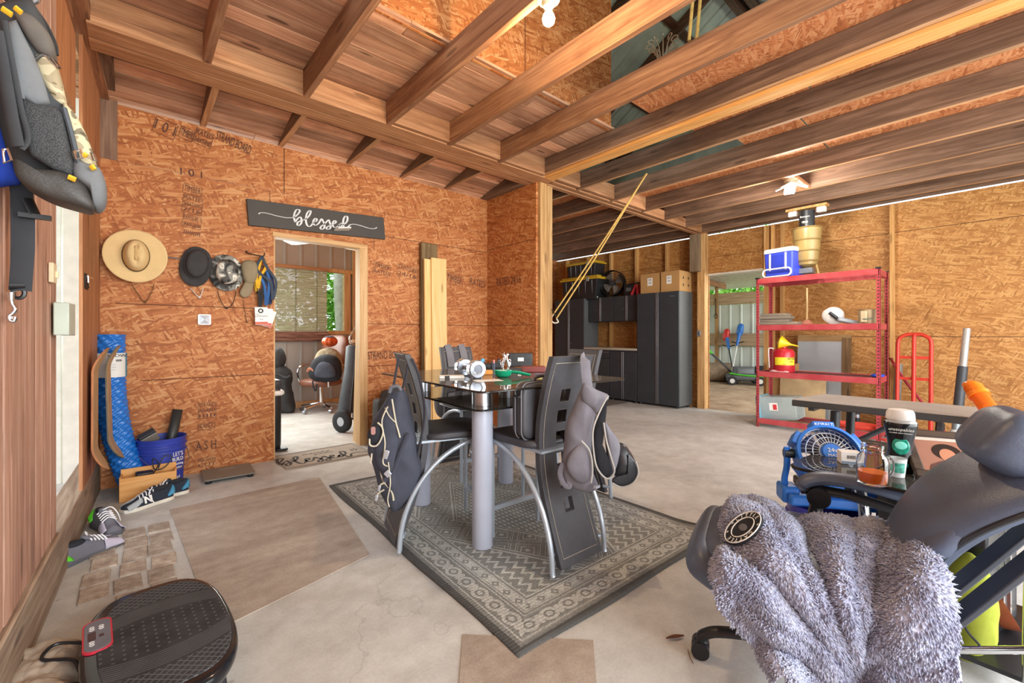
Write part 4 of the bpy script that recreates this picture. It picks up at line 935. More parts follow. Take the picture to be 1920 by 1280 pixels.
# field
fx = X_; fy = Y_
infield = dB.gt(.255)
tri = ((fy*16).frac()-.5).abs(); zig = ((fx.abs()*14+tri*1.2).frac()-.5).abs().lt(.17)
dz = (fx.abs()*1.0+fy.abs()*.55)
med = rng(dz, .60, .616).max(rng(dz, .575, .585)).max(rng(dz, .33, .343)).max(rng(dz, .31, .316))
cx_ = ((fx*4.4+fy*4.4).frac()-.5); cy2 = ((fx*4.4-fy*4.4).frac()-.5)
cell = cx_.abs().max(cy2.abs()); rings_ = rng(cell, .40, .425).max(rng(cell, .33, .345)).max(rng(cell, .2, .235)).max((cx_*cx_+cy2*cy2).lt(.007))
stepp = ((fx*34).frac()-.5).abs().lt(.22)*((fy*22).frac()-.5).abs().lt(.3)
field = infield*(med.max(dz.lt(.57)*dz.gt(.345)*rings_).max(dz.lt(.305)*stepp).max(dz.gt(.62)*zig))
pat = lines.max(border).max(guard).max(field)
worn = t_.noise(v_, 130, 3, .6); worn2 = t_.noise(v_, 5, 4)
k = (pat*(worn*1.3+.05)*.62+worn*.55).min(1)
col = t_.mix(k, '#52524f', '#c8c8c2')
edge = dB.lt(.035); col = t_.mix(edge*.85, col, '#4a4a49')
col = t_.hsv(col, worn2*.5+.75)
st_ = t_.ramp(t_.noise(t_.mapping(v_, loc=(2.2, .3, 0), sc=(1.5, 2.5, 1)), 2.2, 3), ((.68, (0, 0, 0)), (.75, (1, 1, 1))))
col = t_.mix(E(t_, st_)*.25, col, '#8d5a4a')
wv = (X_*520).sin()*.5+(Y_*380).sin()*.5
t_.bump(wv+worn*.8, .35, .003)
RUG = t_.out(col, .95, **{'Specular IOR Level': .15})
b = MB()
def rugf(u, v):
    x = (u-.5)*2*RW; y = (v-.5)*2*RL; z = .006
    d = max(0, x/RW*.5+(-y/RL)*.5-.86)/.14                       # curled corner by the office chair
    z += .05*d**1.5+.012*d*sin(u*130)
    x += .006*sin(y*6); y += .005*sin(x*7)
    return (x, y, z)
b.grid(rugf, 75, 110)
RUGZ = radians(-2.2)
o = b.build('area_rug', RUG, solid=.008); o.location = (1.822, 2.228, .0); o.rotation_euler = (0, 0, RUGZ); tag(o, 'grey geometric patterned area rug with one curled corner under the dining table', 'rug')
# ---- table
TT = .885
def thin_glass(name, tint, k=.12):
    t = NT(name); nt = t.t; out = nt.nodes['Material Output']
    tr = t.n('ShaderNodeBsdfTransparent'); gl = t.n('ShaderNodeBsdfGlossy'); gl.inputs['Roughness'].default_value = .02
    v = t.obj(); nz = t.noise(v, 4, 4); c = lin(tint)
    t.l(t.ramp(nz, ((.3, tuple(x*.9 for x in c[:3])), (.7, c))), tr.inputs[0])
    fr = t.n('ShaderNodeFresnel'); fr.inputs[0].default_value = 1.5
    dust = t.ramp(t.noise(v, 30, 5, .7), ((.4, (0, 0, 0)), (.8, (1, 1, 1))))
    mx = t.n('ShaderNodeMixShader'); t.l((E(t, fr.outputs[0])*1.0+k*.5).s, mx.inputs[0]); t.l(tr.outputs[0], mx.inputs[1]); t.l(gl.outputs[0], mx.inputs[2])
    df = t.n('ShaderNodeBsdfDiffuse'); df.inputs[0].default_value = lin('#9a9388'); m2 = t.n('ShaderNodeMixShader')
    t.l((E(t, dust)*k+k*.5).s, m2.inputs[0]); t.l(mx.outputs[0], m2.inputs[1]); t.l(df.outputs[0], m2.inputs[2]); t.l(m2.outputs[0], out.inputs[0])
    return t.mat
SMOKE = thin_glass('smoked table glass', '#aca49a', .26)
LEGM = M('pale blue grey enamel', '#bcc2d2', .32, .1, .05, 5)
TB = thing('dining_table', 'square smoked glass dining table with a second glass shelf and thick grey legs', 'table', (1.80, 2.22, 0), radians(-4))
for nm, w, l, z, m in (('tabletop', 1.07, 1.30, TT, SMOKE), ('glass_shelf', .93, 1.03, .772, SMOKE)):
    b = MB(); b.prism(rrect(w, l, .05, 6), z-.01, z); o = b.build(nm, m, TB, bev=.003)
    b = MB(); pp = rrect(w+.001, l+.001, .05, 6); b.tube([(x, y, z-.005) for x, y in pp], .0052, 6, closed=True); b.build('edge', M('dark glass edge', '#23221f', .15), o)
for sx_ in (-.352, .352):
    for sy in (-.38, .36):
        b = MB(); b.lathe(((.001, .0105), (.053, .0105), (.056, .015), (.0575, .76), (.001, .761)), 36, (sx_, sy, 0)); lg = b.build('leg', LEGM, TB)
        b = MB(); b.lathe(((.001, .773), (.0575, .773), (.0575, .874), (.001, .8745)), 36, (sx_, sy, 0)); b.build('leg_head', STEEL, lg)
# ---- chairs
LEA = M('black grained leather', '#3e3d41', .48, 0, .18, 12, .35, 260)
FRM = M('silver blue tube', '#b4bfca', .28, .45, .05)
STIT = M('pale stitching', '#a59c8a', .8)
PROF = [(.03, 0), (.12, .035), (.25, .085), (.4, .13), (.55, .152), (.7, .148), (.85, .115), (.95, .085), (1.035, .055)]
def prof(z):
    for (z0, x0), (z1, x1) in zip(PROF, PROF[1:]):
        if z <= z1: 
            f = (z-z0)/(z1-z0); f = max(0, f); return x0+(x1-x0)*f
    return PROF[-1][1]
PS = spline([Vector((x, z, 0)) for z, x in PROF], 6)
def px_(z):
    for p, q in zip(PS, PS[1:]):
        if p.y <= z <= q.y: return p.x+(q.x-p.x)*(z-p.y)/max(1e-6, q.y-p.y)
    return PS[0].x if z < .1 else PS[-1].x
def make_chair(lab, loc, rz, group):
    t = thing('dining_chair', lab, 'chair', loc, rz, group)
    HW_ = .15; hole = .032; zh = [.28, .39, .50, .61, .72, .83]
    # backrest with square windows: built as strips around the openings
    b = MB(); th = .034
    zz = sorted(set([.03, 1.035]+[z for h in zh for z in (h-hole, h+hole)]+[.03+.02*k for k in range(51)]))
    xsY = [-HW_, -.1, -hole, hole, .1, HW_]
    def inhole(z0, z1): zc = (z0+z1)/2; return any(abs(zc-h) < hole-.0005 for h in zh)
    vid = {}
    def vv(i, j, s):
        k = (i, j, s)
        if k not in vid: 
            z = zz[i]; vid[k] = b.bm.verts.new((px_(z)+s*th/2, xsY[j]*(1-.06*(z-.5)**2), z))
        return vid[k]
    for i in range(len(zz)-1):
        H = inhole(zz[i], zz[i+1])
        for j in range(5):
            solid_ = not (H and j == 2)
            if solid_:
                for s in (1, -1):
                    b.bm.faces.new([vv(i, j, s), vv(i, j+1, s), vv(i+1, j+1, s), vv(i+1, j, s)])
            for jj, ed in ((j, 'l'), (j+1, 'r')):
                nb = j-1 if ed == 'l' else j+1
                nbs = (0 <= nb <= 4) and not (H and nb == 2)
                if solid_ and not nbs: b.bm.faces.new([vv(i, jj, 1), vv(i, jj, -1), vv(i+1, jj, -1), vv(i+1, jj, 1)])
            for ii, d in ((i, -1), (i+1, 1)):
                ni = i+d; nbs = (0 <= ni < len(zz)-1) and not (inhole(zz[ni], zz[ni+1]) and j == 2)
                if solid_ and not nbs: b.bm.faces.new([vv(ii, j, 1), vv(ii, j+1, 1), vv(ii, j+1, -1), vv(ii, j, -1)])
    bk_ = b.build('backrest', LEA, t, bev=.005)
    b = MB()
    for s in (1, -1):
        ring = [(px_(z)+s*(th/2+.0015), y, z) for y, z in [(-.122, .07+.03*k) for k in range(32)]+[(.122, 1.0-.03*k) for k in range(32)]]
        b.tube(ring, .0016, 4, closed=True)
    b.build('stitching', STIT, bk_)
    b = MB(); b.prism([(x+.36, y) for x, y in rrect(.43, .40, .1, 6)], .567, .612); b.warp(lambda c: (c.x, c.y, c.z-.012*((c.x-.36)/.2)**2*(c.z > .59))); b.build('seat', LEA, t, bev=.014, seg=3)
    for s in (-1, 1):
        pts = [(.52-.52*cos(a)**1.0*1.0, s*.19, .575*sin(a)**.9) for a in [i*pi/2/18 for i in range(19)]]
        pts = [(0, s*.19, .008)]+[(.005+.50*(1-cos(a)), s*.19, .02+.54*sin(a)) for a in [i*pi/2/18 for i in range(19)]]
        b = MB(); b.tube(pts, .0135, 10); b.build('arch_leg', FRM, t)
        b = MB(); b.tube([(.50, s*.17, .566), (.50, s*.17, .01)], .0125, 10); b.build('front_leg', FRM, t)
        b = MB(); b.tube([(.02, s*.19, .085), (.04, s*.15, .085)], .01, 8); b.build('back_bracket', FRM, t)
    b = MB(); b.box((.5, 0, .17), (.02, .34, .026)); b.build('stretcher', FRM, t)
    b = MB(); b.box((.3, 0, .562), (.4, .34, .012)); b.build('seat_frame', FRM, t)
    return t
G_ = 'black leather dining chairs round the glass table'
make_chair('black leather chair left of the glass table with a backpack on its back', (1.087, 2.262, .011), radians(-15), G_)
make_chair('black leather chair nearest the camera with a grey sling bag hung on its back', (1.665, 1.385, .011), radians(88), G_)
make_chair('black leather chair beyond the glass table with grey straps over its back', (2.12, 3.22, .011), radians(-97), G_)
make_chair('black leather chair on the right of the glass table by the cabinets side', (2.52, 2.0, .011), radians(176), G_)
# ---- black backpack on the left chair
B1 = thing('backpack', 'black backpack with cream zippers hanging on the back of the left dining chair', 'backpack')
NAVYB = fabric('blue black nylon', '#464955', .8, .3, 700, .3, .3)
D1 = dplane(2.32)
CRM = M('cream zipper tape', '#cfc6ae', .7); 
o1 = pillow('body', ((747, 726), (760, 734), (772, 780), (784, 850), (790, 880), (778, 920), (756, 950), (738, 956), (716, 920), (700, 862), (692, 838), (700, 790), (720, 755), (734, 732)), D1, TOCAM, .10, .07, NAVYB, B1, .012, 2.6, ws=11)
o2 = pillow('front_pocket', ((728, 760), (744, 772), (752, 820), (748, 870), (742, 912), (728, 912), (712, 880), (704, 850), (706, 806), (714, 778)), dplane(2.25), TOCAM, .05, .05, NAVYB, B1, .01, 2.4, ws=11)
o3 = pillow('oval_pocket', ((700, 794), (712, 792), (717, 806), (714, 824), (702, 832), (692, 828), (690, 812)), dplane(2.215), TOCAM, .035, .04, BLACKF, B1, .003)
b = MB(); b.prism([(x, y) for x, y in rrect(.022, .04, .009)], 0, .004); b.xf(Matrix.Translation(_C+ray(700, 807)*2.172) @ Matrix.Rotation(-TH, 4, 'Z') @ Matrix.Rotation(pi/2, 4, 'X')); b.build('badge', M('dusty pink rubber', '#b98a82', .6), o3)
b = MB()
def zip_(pts, d, par, r=.0042):
    b = MB(); b.tube(spline([_C+ray(x, y)*d for x, y in pts], 5), r, 6); b.build('zipper', CRM, par)
zip_(((693, 822), (694, 834), (704, 836), (712, 828), (718, 812), (716, 800), (708, 792)), 2.185, o3)
zip_(((727, 762), (716, 790), (722, 830), (718, 866), (727, 874)), 2.198, o2, .0036); zip_(((735, 748), (742, 790), (746, 805), (750, 820)), 2.215, o1); zip_(((712, 872), (718, 900), (734, 920), (738, 938)), 2.235, o1, .005); zip_(((722, 764), (730, 780), (742, 792)), 2.21, o1, .003)
for pts, d in ((((748, 668), (742, 700), (737, 728)), 2.33), (((766, 668), (762, 700), (755, 728)), 2.33), (((772, 672), (784, 700), (793, 740), (796, 780), (788, 830), (778, 868)), 2.30)):
    b = MB(); b.tube(spline([_C+ray(x, y)*d for x, y in pts], 6), .013, 8, flat=(1, .3), up=(1, 0, 0)); b.build('shoulder_strap', fabric('strap webbing', '#4f515a'), B1)
b = MB(); b.tube(spline([_C+ray(x, y)*2.26 for x, y in ((730, 736), (734, 726), (746, 724), (752, 732))], 5), .009, 8); b.build('haul_loop', GREYF, B1)
b = MB(); b.tube(spline([_C+ray(x, y)*2.21 for x, y in ((766, 812), (752, 846), (736, 884), (720, 902))], 6), .012, 8, flat=(1, .3)); b.build('compression_strap', NAVYB, B1)
SILV = M('pale silver buckle', '#c9ccd4', .35, .6)
for (x, y, w, h_, a) in ((724, 852, .024, .045, .3), (727, 888, .03, .03, .8), (711, 915, .014, .03, .2), (706, 933, .014, .03, .2)):
    b = MB(); b.box((0, 0, 0), (w, .008, h_), (0, a, 0)); b.xf(Matrix.Translation(_C+ray(x, y)*2.17) @ Matrix.Rotation(-TH, 4, 'Z')); b.build('buckle', SILV, B1, bev=.003)
b = MB(); b.tube(spline([_C+ray(x, y)*2.19 for x, y in ((728, 866), (732, 905), (727, 935), (730, 950))], 5), .003, 6); b.tube(spline([_C+ray(x, y)*2.19 for x, y in ((697, 850), (696, 862), (694, 868))], 4), .004, 6); b.tube(spline([_C+ray(x, y)*2.2 for x, y in ((722, 905), (714, 908), (711, 915))], 4), .004, 6); b.tube(spline([_C+ray(x, y)*2.2 for x, y in ((720, 918), (710, 924), (706, 932))], 4), .004, 6); b.build('draw_cord', CRM, B1)
# ---- laptop case on the near chair seat
LC = thing('laptop_case', 'dusty black laptop case standing on the seat of the near dining chair', 'case', (1.66, 1.625, .615), radians(-2))
CASE = M('dusty black leatherette', '#45454a', .5, 0, .2, 10, .2, 120)
b = MB(); b.ell((0, 0, .145), (.37, .085, .29), e=.32); b.build('main_body', CASE, LC); b = MB(); b.ell((-.0, .05, .135), (.345, .05, .255), e=.32); b.build('front_pocket', CASE, LC)
b = MB()
for yy in (-.024, .024): b.tube([(x, yy, .145+z) for x, z in rrect(.376, .295, .05)], .0035, 6, closed=True)
b.build('piping', M('worn edge piping', '#77777c', .5), LC)
b = MB(); b.tube(spline([(-.08, 0, .285), (-.06, 0, .315), (.06, 0, .315), (.08, 0, .285)], 6), .009, 8); b.build('handle', CASE, LC)
for z in (.235, .225): pass
b = MB(); b.tube([(-.19+.0*k, -.02+.04*k, .225) for k in (0, 1)], .008, 8); b.build('strap_ring', CHROME, LC)
# ---- grey sling bag and cap on the near chair
SB = thing('sling_bag', 'grey sling bag hanging open on the back of the nearest dining chair', 'bag')
SLG = fabric('mauve grey cloth', '#77747b', .8, .22, 800, .3, .35)
D2 = 2.06
b = MB(); b.tube(spline([_C+ray(x, y)*d for x, y, d in ((1096, 668, 2.20), (1097, 674, 2.10), (1099, 700, 2.08), (1103, 735, 2.06))], 6), .024, 8, flat=(1, .14), up=(.66, .75, 0)); b.build('strap', SLG, SB)
o = pillow('body', ((1094, 722), (1112, 728), (1118, 752), (1113, 800), (1110, 850), (1112, 890), (1122, 912), (1108, 922), (1088, 920), (1070, 910), (1054, 895), (1052, 868), (1058, 830), (1060, 800), (1074, 762)), dplane(2.08), TOCAM, .075, .05, SLG, SB, .011, 2.4, ws=13)
pillow('top_panel', ((1094, 718), (1118, 730), (1142, 742), (1130, 760), (1118, 776), (1106, 764), (1090, 748)), dplane(2.035), TOCAM, .03, .04, SLG, SB, .007, ws=15)
pillow('front_pocket', ((1092, 828), (1106, 842), (1110, 870), (1106, 898), (1092, 906), (1074, 896), (1062, 872), (1072, 846)), dplane(2.01), TOCAM, .028, .03, SLG, SB, .005, ws=15)
op = pillow('opening', ((1138, 744), (1130, 772), (1122, 800), (1120, 830), (1130, 858), (1146, 876), (1150, 888), (1138, 896), (1122, 886), (1114, 860), (1112, 828), (1115, 796), (1124, 766)), dplane(2.02), TOCAM, .03, .05, BLACKF, SB, .006)
pillow('side_flap', ((1132, 790), (1146, 806), (1162, 832), (1158, 866), (1148, 890), (1140, 868), (1136, 836)), dplane(2.03), TOCAM, .03, .03, SLG, SB, .006)
for pts in (((1140, 742), (1124, 772), (1112, 806), (1113, 846), (1120, 878), (1138, 897), (1152, 884), (1146, 858), (1137, 826), (1132, 792)), ((1090, 826), (1106, 846), (1111, 880), (1108, 905))):
    b = MB(); b.tube(spline([_C+ray(x, y)*1.975 for x, y in pts], 6), .0042, 6); b.build('piping', M('pale piping', '#a8a39c', .6), SB)
b = MB(); b.tube(spline([_C+ray(x, y)*2.04 for x, y in ((1056, 868), (1050, 888), (1058, 908), (1068, 912), (1066, 896))], 6), .012, 8, flat=(1, .3)); b.build('loose_strap', SLG, SB)
b = MB(); b.box(_C+ray(1119, 912)*1.99, (.03, .014, .012)); b.build('buckle', SILV, SB)
CP = thing('baseball_cap', 'black glossy baseball cap clipped to the grey sling bag on the near chair', 'cap')
CAPM = M('black cap leather', '#2e2f33', .35, 0, .2, 10)
pillow('crown', ((1150, 838), (1166, 830), (1182, 846), (1190, 868), (1180, 890), (1160, 898), (1148, 880)), dplane(2.09), TOCAM, .06, .06, CAPM, CP, .008)
pillow('bill', ((1178, 850), (1192, 866), (1196, 886), (1186, 904), (1166, 912), (1148, 904), (1152, 894), (1176, 888), (1186, 872)), dplane(2.03), TOCAM, .012, .012, CAPM, CP, .002, smooth_pts=3)
b = MB(); b.tube(spline([_C+ray(x, y)*2.015 for x, y in ((1148, 905), (1166, 913), (1187, 905), (1197, 886), (1192, 864))], 5), .0035, 6); b.build('bill_stitch', M('pale piping', '#a8a39c', .6), CP)
# ---- bag hung on the far chair: straps show over the backrest
FB = thing('backpack', 'dark grey backpack whose wide straps hang over the far dining chair', 'backpack')
cz = Matrix.Translation((2.12, 3.22, 0)) @ Matrix.Rotation(radians(-97), 4, 'Z')
for yy in (-.07, .06):
    b = MB(); b.tube([cz @ Vector(p) for p in spline([(.0, yy, .80), (.02, yy, .98), (.05, yy, 1.062), (.095, yy, 1.0), (.135, yy, .88)], 6)], .034, 8, flat=(1, .12), up=(.05, .99, .0)); b.build('shoulder_strap', fabric('grey strap', '#77757a'), FB)
b = MB(); b.ell((-.035, 0, .62), (.12, .30, .42), e=.6); b.xf(cz); b.build('body', GREYF, FB)
# ---- two black cases by the back wall behind the left chair
for (px0, px1, yt, Y0, lab) in ((703, 727, 748, 4.12, 'smaller black case standing in front by the doorway behind the left chair'), (717, 748, 732, 4.30, 'taller black case standing at the back wall behind the left chair')):
    xa = ay(px0, 760, Y0).x; xb = ay(px1+12, 760, Y0).x; zt = ay(px0, yt, Y0).z
    t = thing('suitcase', lab, 'suitcase', ((xa+xb)/2, Y0, 0), group='cases by the back wall')
    b = MB(); b.ell((0, 0, zt/2), (xb-xa, .17, zt), e=.3, e2=.25); b.build('shell', M('black case cloth', '#37322f', .8, 0, .2), t)
    b = MB(); b.tube(spline([(-.06, -.04, zt-.01), (-.05, -.04, zt+.012), (.05, -.04, zt+.012), (.06, -.04, zt-.01)], 5), .007, 8); b.build('handle', BLACKP, t)
# ================================================================== THINGS ON THE GLASS TABLE
def tp(px, py, dz=0.): return gp(px, py, TT+dz)
# dumbbell
A_ = tp(865, 703)+Vector((0, 0, .056)); B_ = tp(893, 709)+Vector((0, 0, .056)); ax_ = (B_-A_).normalized(); A_ = B_-ax_*.20
t = thing('dumbbell', 'chrome dumbbell lying on the glass table', 'dumbbell')
def alongm(p, d): return Matrix.Translation(p) @ d.to_track_quat('Z', 'Y').to_matrix().to_4x4()
for P_ in (A_, B_):
    b = MB(); b.lathe(((.001, -.03), (.03, -.03), (.05, -.028), (.057, -.02), (.057, .02), (.05, .028), (.03, .03), (.026, .022), (.001, .022)), 36); b.xf(alongm(P_, ax_)); b.build('weight', M('satin chrome', '#c4ccd8', .22, .85, .04), t)
b = MB(); b.lathe(((.013, .03), (.019, .06), (.017, .1), (.019, .14), (.013, .17)), 20); b.xf(alongm(A_, ax_)); b.build('grip', M('knurled grey steel', '#9a948f', .4, .7, .1, 60, .5, 500), t)
def slab(name, lab, cat, px, py, d, rz, mat, dz=0., parts=(), group=None, tilt=(0, 0)):
    p = tp(px, py, dz); t = thing(name, lab, cat, p, group=group, rot=(tilt[0], tilt[1], rz))
    b = MB(); b.box((0, 0, d[2]/2), d); b.build('body', mat, t, bev=min(d)*.15)
    for nm, c, dd, m in parts: b = MB(); b.box(c, dd); b.build(nm, m, t)
    return t
slab('booklet', 'folded white booklet on the left corner of the glass table', 'booklet', 847, 708, (.15, .09, .014), radians(-30), WHITE_INK, parts=(('black_notch', (-.03, -.035, .0075), (.03, .022, .0155), BLACKP),))
slab('paper_sheet', 'white paper sheet under the green scoop', 'paper', 915, 713, (.16, .1, .001), radians(-20), WHITE_INK)
slab('snack_pack', 'small orange packet beside the dumbbell on the glass table', 'packet', 913, 702, (.07, .04, .03), radians(-20), M('orange packet', '#dd9440', .4))
slab('speaker_box', 'black box with a white barcode label on the glass table', 'box', 976, 687, (.20, .05, .115), radians(-38), M('black speckled box', '#2e3132', .4, 0, .4, 40), parts=(('label', (.0, -.026, .062), (.05, .002, .03), WHITE_INK),))
slab('red_case', 'flat dark red case on the glass table in front of the black box', 'case', 1000, 697, (.17, .09, .042), radians(-38), M('dark red case', '#7b3a35', .4))
for i, (c, dz, r) in enumerate((('#b8433f', 0, -30), ('#d8d5d2', .008, -36), ('#5d6aa0', .016, -26))):
    slab('magazine', ('red edged magazine lowest in the pile behind the near chair', 'white magazine in the middle of the pile behind the near chair', 'blue covered magazine topmost of the pile behind the near chair')[i], 'magazine', 1030, 703, (.16, .11, .0075), radians(r), M('magazine '+c, c, .35), dz, group='magazines on the glass table')
slab('gadget', 'black handset lying behind the dumbbell on the glass table', 'phone', 914, 690, (.08, .05, .04), radians(-30), BLACKP, tilt=(0, .1))
slab('device_box', 'dark device box behind the chrome figurine on the glass table', 'device', 932, 690, (.1, .05, .055), radians(-38), M('dark device', '#33363a', .4))
t = thing('marker', 'slate marker pen with a pink cap standing by the dumbbell', 'marker', tp(926, 694))
b = MB(); b.cone((0, 0, 0), (0, 0, .055), .010, .010, 14); b.build('barrel', M('slate barrel', '#4d5a6b', .4), t); b = MB(); b.cone((0, 0, .055), (0, 0, .08), .0085, .008, 14); b.build('cap', M('pink cap', '#d88b80', .5), t)
t = thing('marker', 'plain slate marker pen standing behind the pink capped one', 'marker', tp(935, 690)); b = MB(); b.cone((0, 0, 0), (0, 0, .065), .010, .010, 14); b.build('barrel', M('slate barrel', '#4d5a6b', .4), t); b = MB(); b.cone((0, 0, .065), (0, 0, .078), .0085, .008, 14); b.build('cap', BLACKP, t)
t = thing('spray_bottle', 'small bottle with a light blue cap behind the dumbbell', 'bottle', tp(905, 692))
b = MB(); b.lathe(((.001, 0), (.014, 0), (.015, .004), (.015, .04), (.008, .05), (.008, .054)), 18); b.build('bottle', M('pale bottle', '#c3d4dd', .3), t); b = MB(); b.ell((0, 0, .066), (.034, .022, .036), (0, .5, 0), e=.7, n=8); b.build('cap', M('sky blue plastic', '#5aa9d8', .35), t)
# chrome figurine: two rearing horses on a base
t = thing('figurine', 'tall chrome figurine of two rearing animals on the glass table', 'figurine', tp(948, 701), radians(-35))
b = MB(); b.lathe(((.001, 0), (.028, 0), (.03, .006), (.022, .012), (.001, .014)), 20); b.build('base', CHROME, t)
for s in (-1, 1):
    b = MB(); b.tube(spline([(s*.012, 0, .012), (s*.02, 0, .045), (s*.012, 0, .08), (s*.006, 0, .112), (s*.012, 0, .135), (s*.022, 0, .128)], 6), [.004+.006*sin(min(1, i/31)*pi) for i in range(31)], 10)
    b.tube(spline([(s*.014, 0, .075), (s*.032, 0, .082), (s*.034, 0, .062)], 5), .003, 6); b.tube(spline([(s*.012, 0, .085), (s*.028, .006, .1), (s*.036, .006, .088)], 5), .003, 6)
    b.tube(spline([(s*.008, 0, .12), (-s*.002, 0, .11), (-s*.008, 0, .09)], 5), .004, 6); b.cone((s*.012, 0, .135), (s*.008, 0, .15), .003, .0005, 6)
    b.build('animal', CHROME, t, ang=70)
b = MB(); b.tube([(cos(a)*.03, .0, .062+.03*sin(a)) for a in [i*2*pi/24 for i in range(24)]], .002, 6, closed=True); b.build('ring', CHROME, t)
# green scoop
t = thing('scoop', 'teal green plastic scoop lying on the glass table', 'scoop', tp(943, 707), radians(-38))
TEAL = M('teal green plastic', '#17a57a', .25, 0, .06)
b = MB(); b.lathe(((.001, .0), (.03, .002), (.045, .014), (.05, .04), (.046, .04), (.04, .016), (.001, .008)), 30); b.warp(lambda c: (c.x*1.15, c.y, c.z*(1.1-.0*c.x))); b.build('bowl', TEAL, t)
b = MB(); b.tube(spline([(.05, 0, .034), (.09, 0, .03), (.13, .0, .022), (.175, 0, .012)], 6), [.010, .011, .012, .012, .012, .013, .013, .013, .013, .013, .013, .013, .013, .013, .012, .012, .011, .010, .008], 10, flat=(1, .6)); b.build('handle', TEAL, t)
b = MB(); b.ell((0, 0, .03), (.085, .075, .03), n=10); b.build('powder', M('white powder', '#e6e4da', .9), t)
t = thing('pill_tray', 'small pale yellow tray at the front of the magazines', 'tray', tp(1010, 711), radians(-38)); b = MB(); b.lathe(((.001, 0), (.02, 0), (.026, .012), (.024, .012), (.018, .003), (.001, .003)), 18); b.build('dish', M('pale yellow', '#cfc07a', .4), t)
# ================================================================== CABINETS ON THE FAR WALL
CABB = M('black cabinet steel', '#34373c', .5, 0, .12, 5)
CABS = M('cabinet side grey', '#585b5b', .5, 0, .08, 5)
ALU = M('grey aluminium pull', '#85868a', .35, .7, .05)
XC = 6.963; XB = 7.44; ZF = fz(7.0)
def lock(t, x, y, z): b = MB(); b.cone((x+.002, y, z), (x-.006, y, z), .008, .008, 10); b.build('lock', STEEL, t)
def tall_cab(lab, y0, y1, z1):
    t = thing('tall_cabinet', lab, 'cabinet', (XC, y0, ZF), group='black garage cabinets'); w = y1-y0; h = z1-ZF
    b = MB(); b.bb((.022, 0, .035), (XB-XC, w, h)); b.build('body', CABS, t, bev=.003)
    g = .055
    for k, (a, c) in enumerate(((.004, w/2-g/2), (w/2+g/2, w-.004))):
        b = MB(); b.bb((0, a, .045), (.02, c, h-.006)); d = b.build('door', CABB, t, bev=.003)
        yy = (c+.012) if k == 0 else (a-.012)
        b = MB(); b.bb((-.012, yy-.010, .05), (.02, yy+.010, h-.01)); b.build('handle', ALU, d, bev=.003)
        if k == 0: lock(d, 0, c-.03, h*.54)
    for y in (.05, w-.05):
        for x in (.05, .42): b = MB(); b.cone((x, y, 0), (x, y, .04), .022, .02, 12); b.build('foot', BLACKP, t)
    return t
CR = tall_cab('tall black cabinet nearest the timber post with cardboard boxes on top', 3.646, 4.46, 1.905)
CL_ = tall_cab('tall black cabinet furthest left under the yellow lidded totes', 5.706, 6.52, 1.905)
b = MB(); b.box((-.002, .12, 1.93), (.003, .09, .012)); b.build('nameplate', M('blue grey print', '#5d6c80', .5), CR)
for i, (y0, y1, lab) in enumerate(((4.466, 5.08, 'right hand black wall cabinet over the worktop'), (5.085, 5.70, 'left hand black wall cabinet over the worktop'))):
    t = thing('wall_cabinet', lab, 'cabinet', (7.10, y0, 1.42), group='black garage cabinets'); w = y1-y0
    b = MB(); b.bb((.02, 0, 0), (.36, w, .49)); b.build('body', CABB, t, bev=.003)
    for k, (a, c) in enumerate(((.004, w/2-.025), (w/2+.025, w-.004))):
        b = MB(); b.bb((0, a, .006), (.018, c, .484)); d = b.build('door', CABB, t, bev=.003); yy = (c+.012) if k == 0 else (a-.012)
        b = MB(); b.bb((-.012, yy-.01, .006), (.018, yy+.01, .484)); b.build('handle', ALU, d, bev=.003)
    lock(t, 0, w/2+.07, .24)
o = MB(); o.bb((XC-.01, 4.465, .862), (XB, 5.70, .902)); tag(o.build('worktop', wood('dusty bamboo worktop', '#8d8272', '#b3a894', '#c9c0ae', 'Y', vari=.05, knots=0), bev=.003), 'dusty pale worktop over the black base cabinets', 'worktop')
t = thing('base_cabinet', 'black base cabinet with two doors under the right half of the worktop', 'cabinet', (XC, 4.466, ZF), group='black garage cabinets'); w = .61; h = .86-ZF
b = MB(); b.bb((.022, 0, .035), (XB-XC, w, h)); b.build('body', CABB, t, bev=.003)
for k, (a, c) in enumerate(((.004, w/2-.03), (w/2+.03, w-.004))):
    b = MB(); b.bb((0, a, .045), (.02, c, h-.03)); d = b.build('door', CABB, t, bev=.003); yy = (c+.013) if k == 0 else (a-.013)
    b = MB(); b.bb((-.012, yy-.01, .045), (.02, yy+.01, h-.03)); b.build('handle', ALU, d, bev=.003)
    if k == 0: lock(d, 0, c-.06, .5)
for y in (.05, w-.05): b = MB(); b.cone((.05, y, 0), (.05, y, .04), .022, .02, 12); b.build('foot', BLACKP, t)
t = thing('base_cabinet', 'black base cabinet with a drawer under the left half of the worktop', 'cabinet', (XC, 5.085, ZF), group='black garage cabinets'); w = .615
b = MB(); b.bb((.022, 0, .035), (XB-XC, w, h)); b.build('body', CABB, t, bev=.003)
b = MB(); b.bb((0, .004, h-.16), (.02, w-.004, h-.03)); d = b.build('drawer', CABB, t, bev=.003); b = MB(); b.bb((-.014, .01, h-.05), (.0, w-.01, h-.035)); b.build('handle', ALU, d); 
b = MB(); b.bb((0, .004, .045), (.02, w-.004, h-.17)); d = b.build('door', CABB, t, bev=.003); lock(d, 0, .3, h-.24)
b = MB(); b.bb((-.012, w-.05, .045), (.02, w-.03, h-.17)); b.build('handle', ALU, d)
for y in (.05, w-.05): b = MB(); b.cone((.05, y, 0), (.05, y, .04), .022, .02, 12); b.build('foot', BLACKP, t)
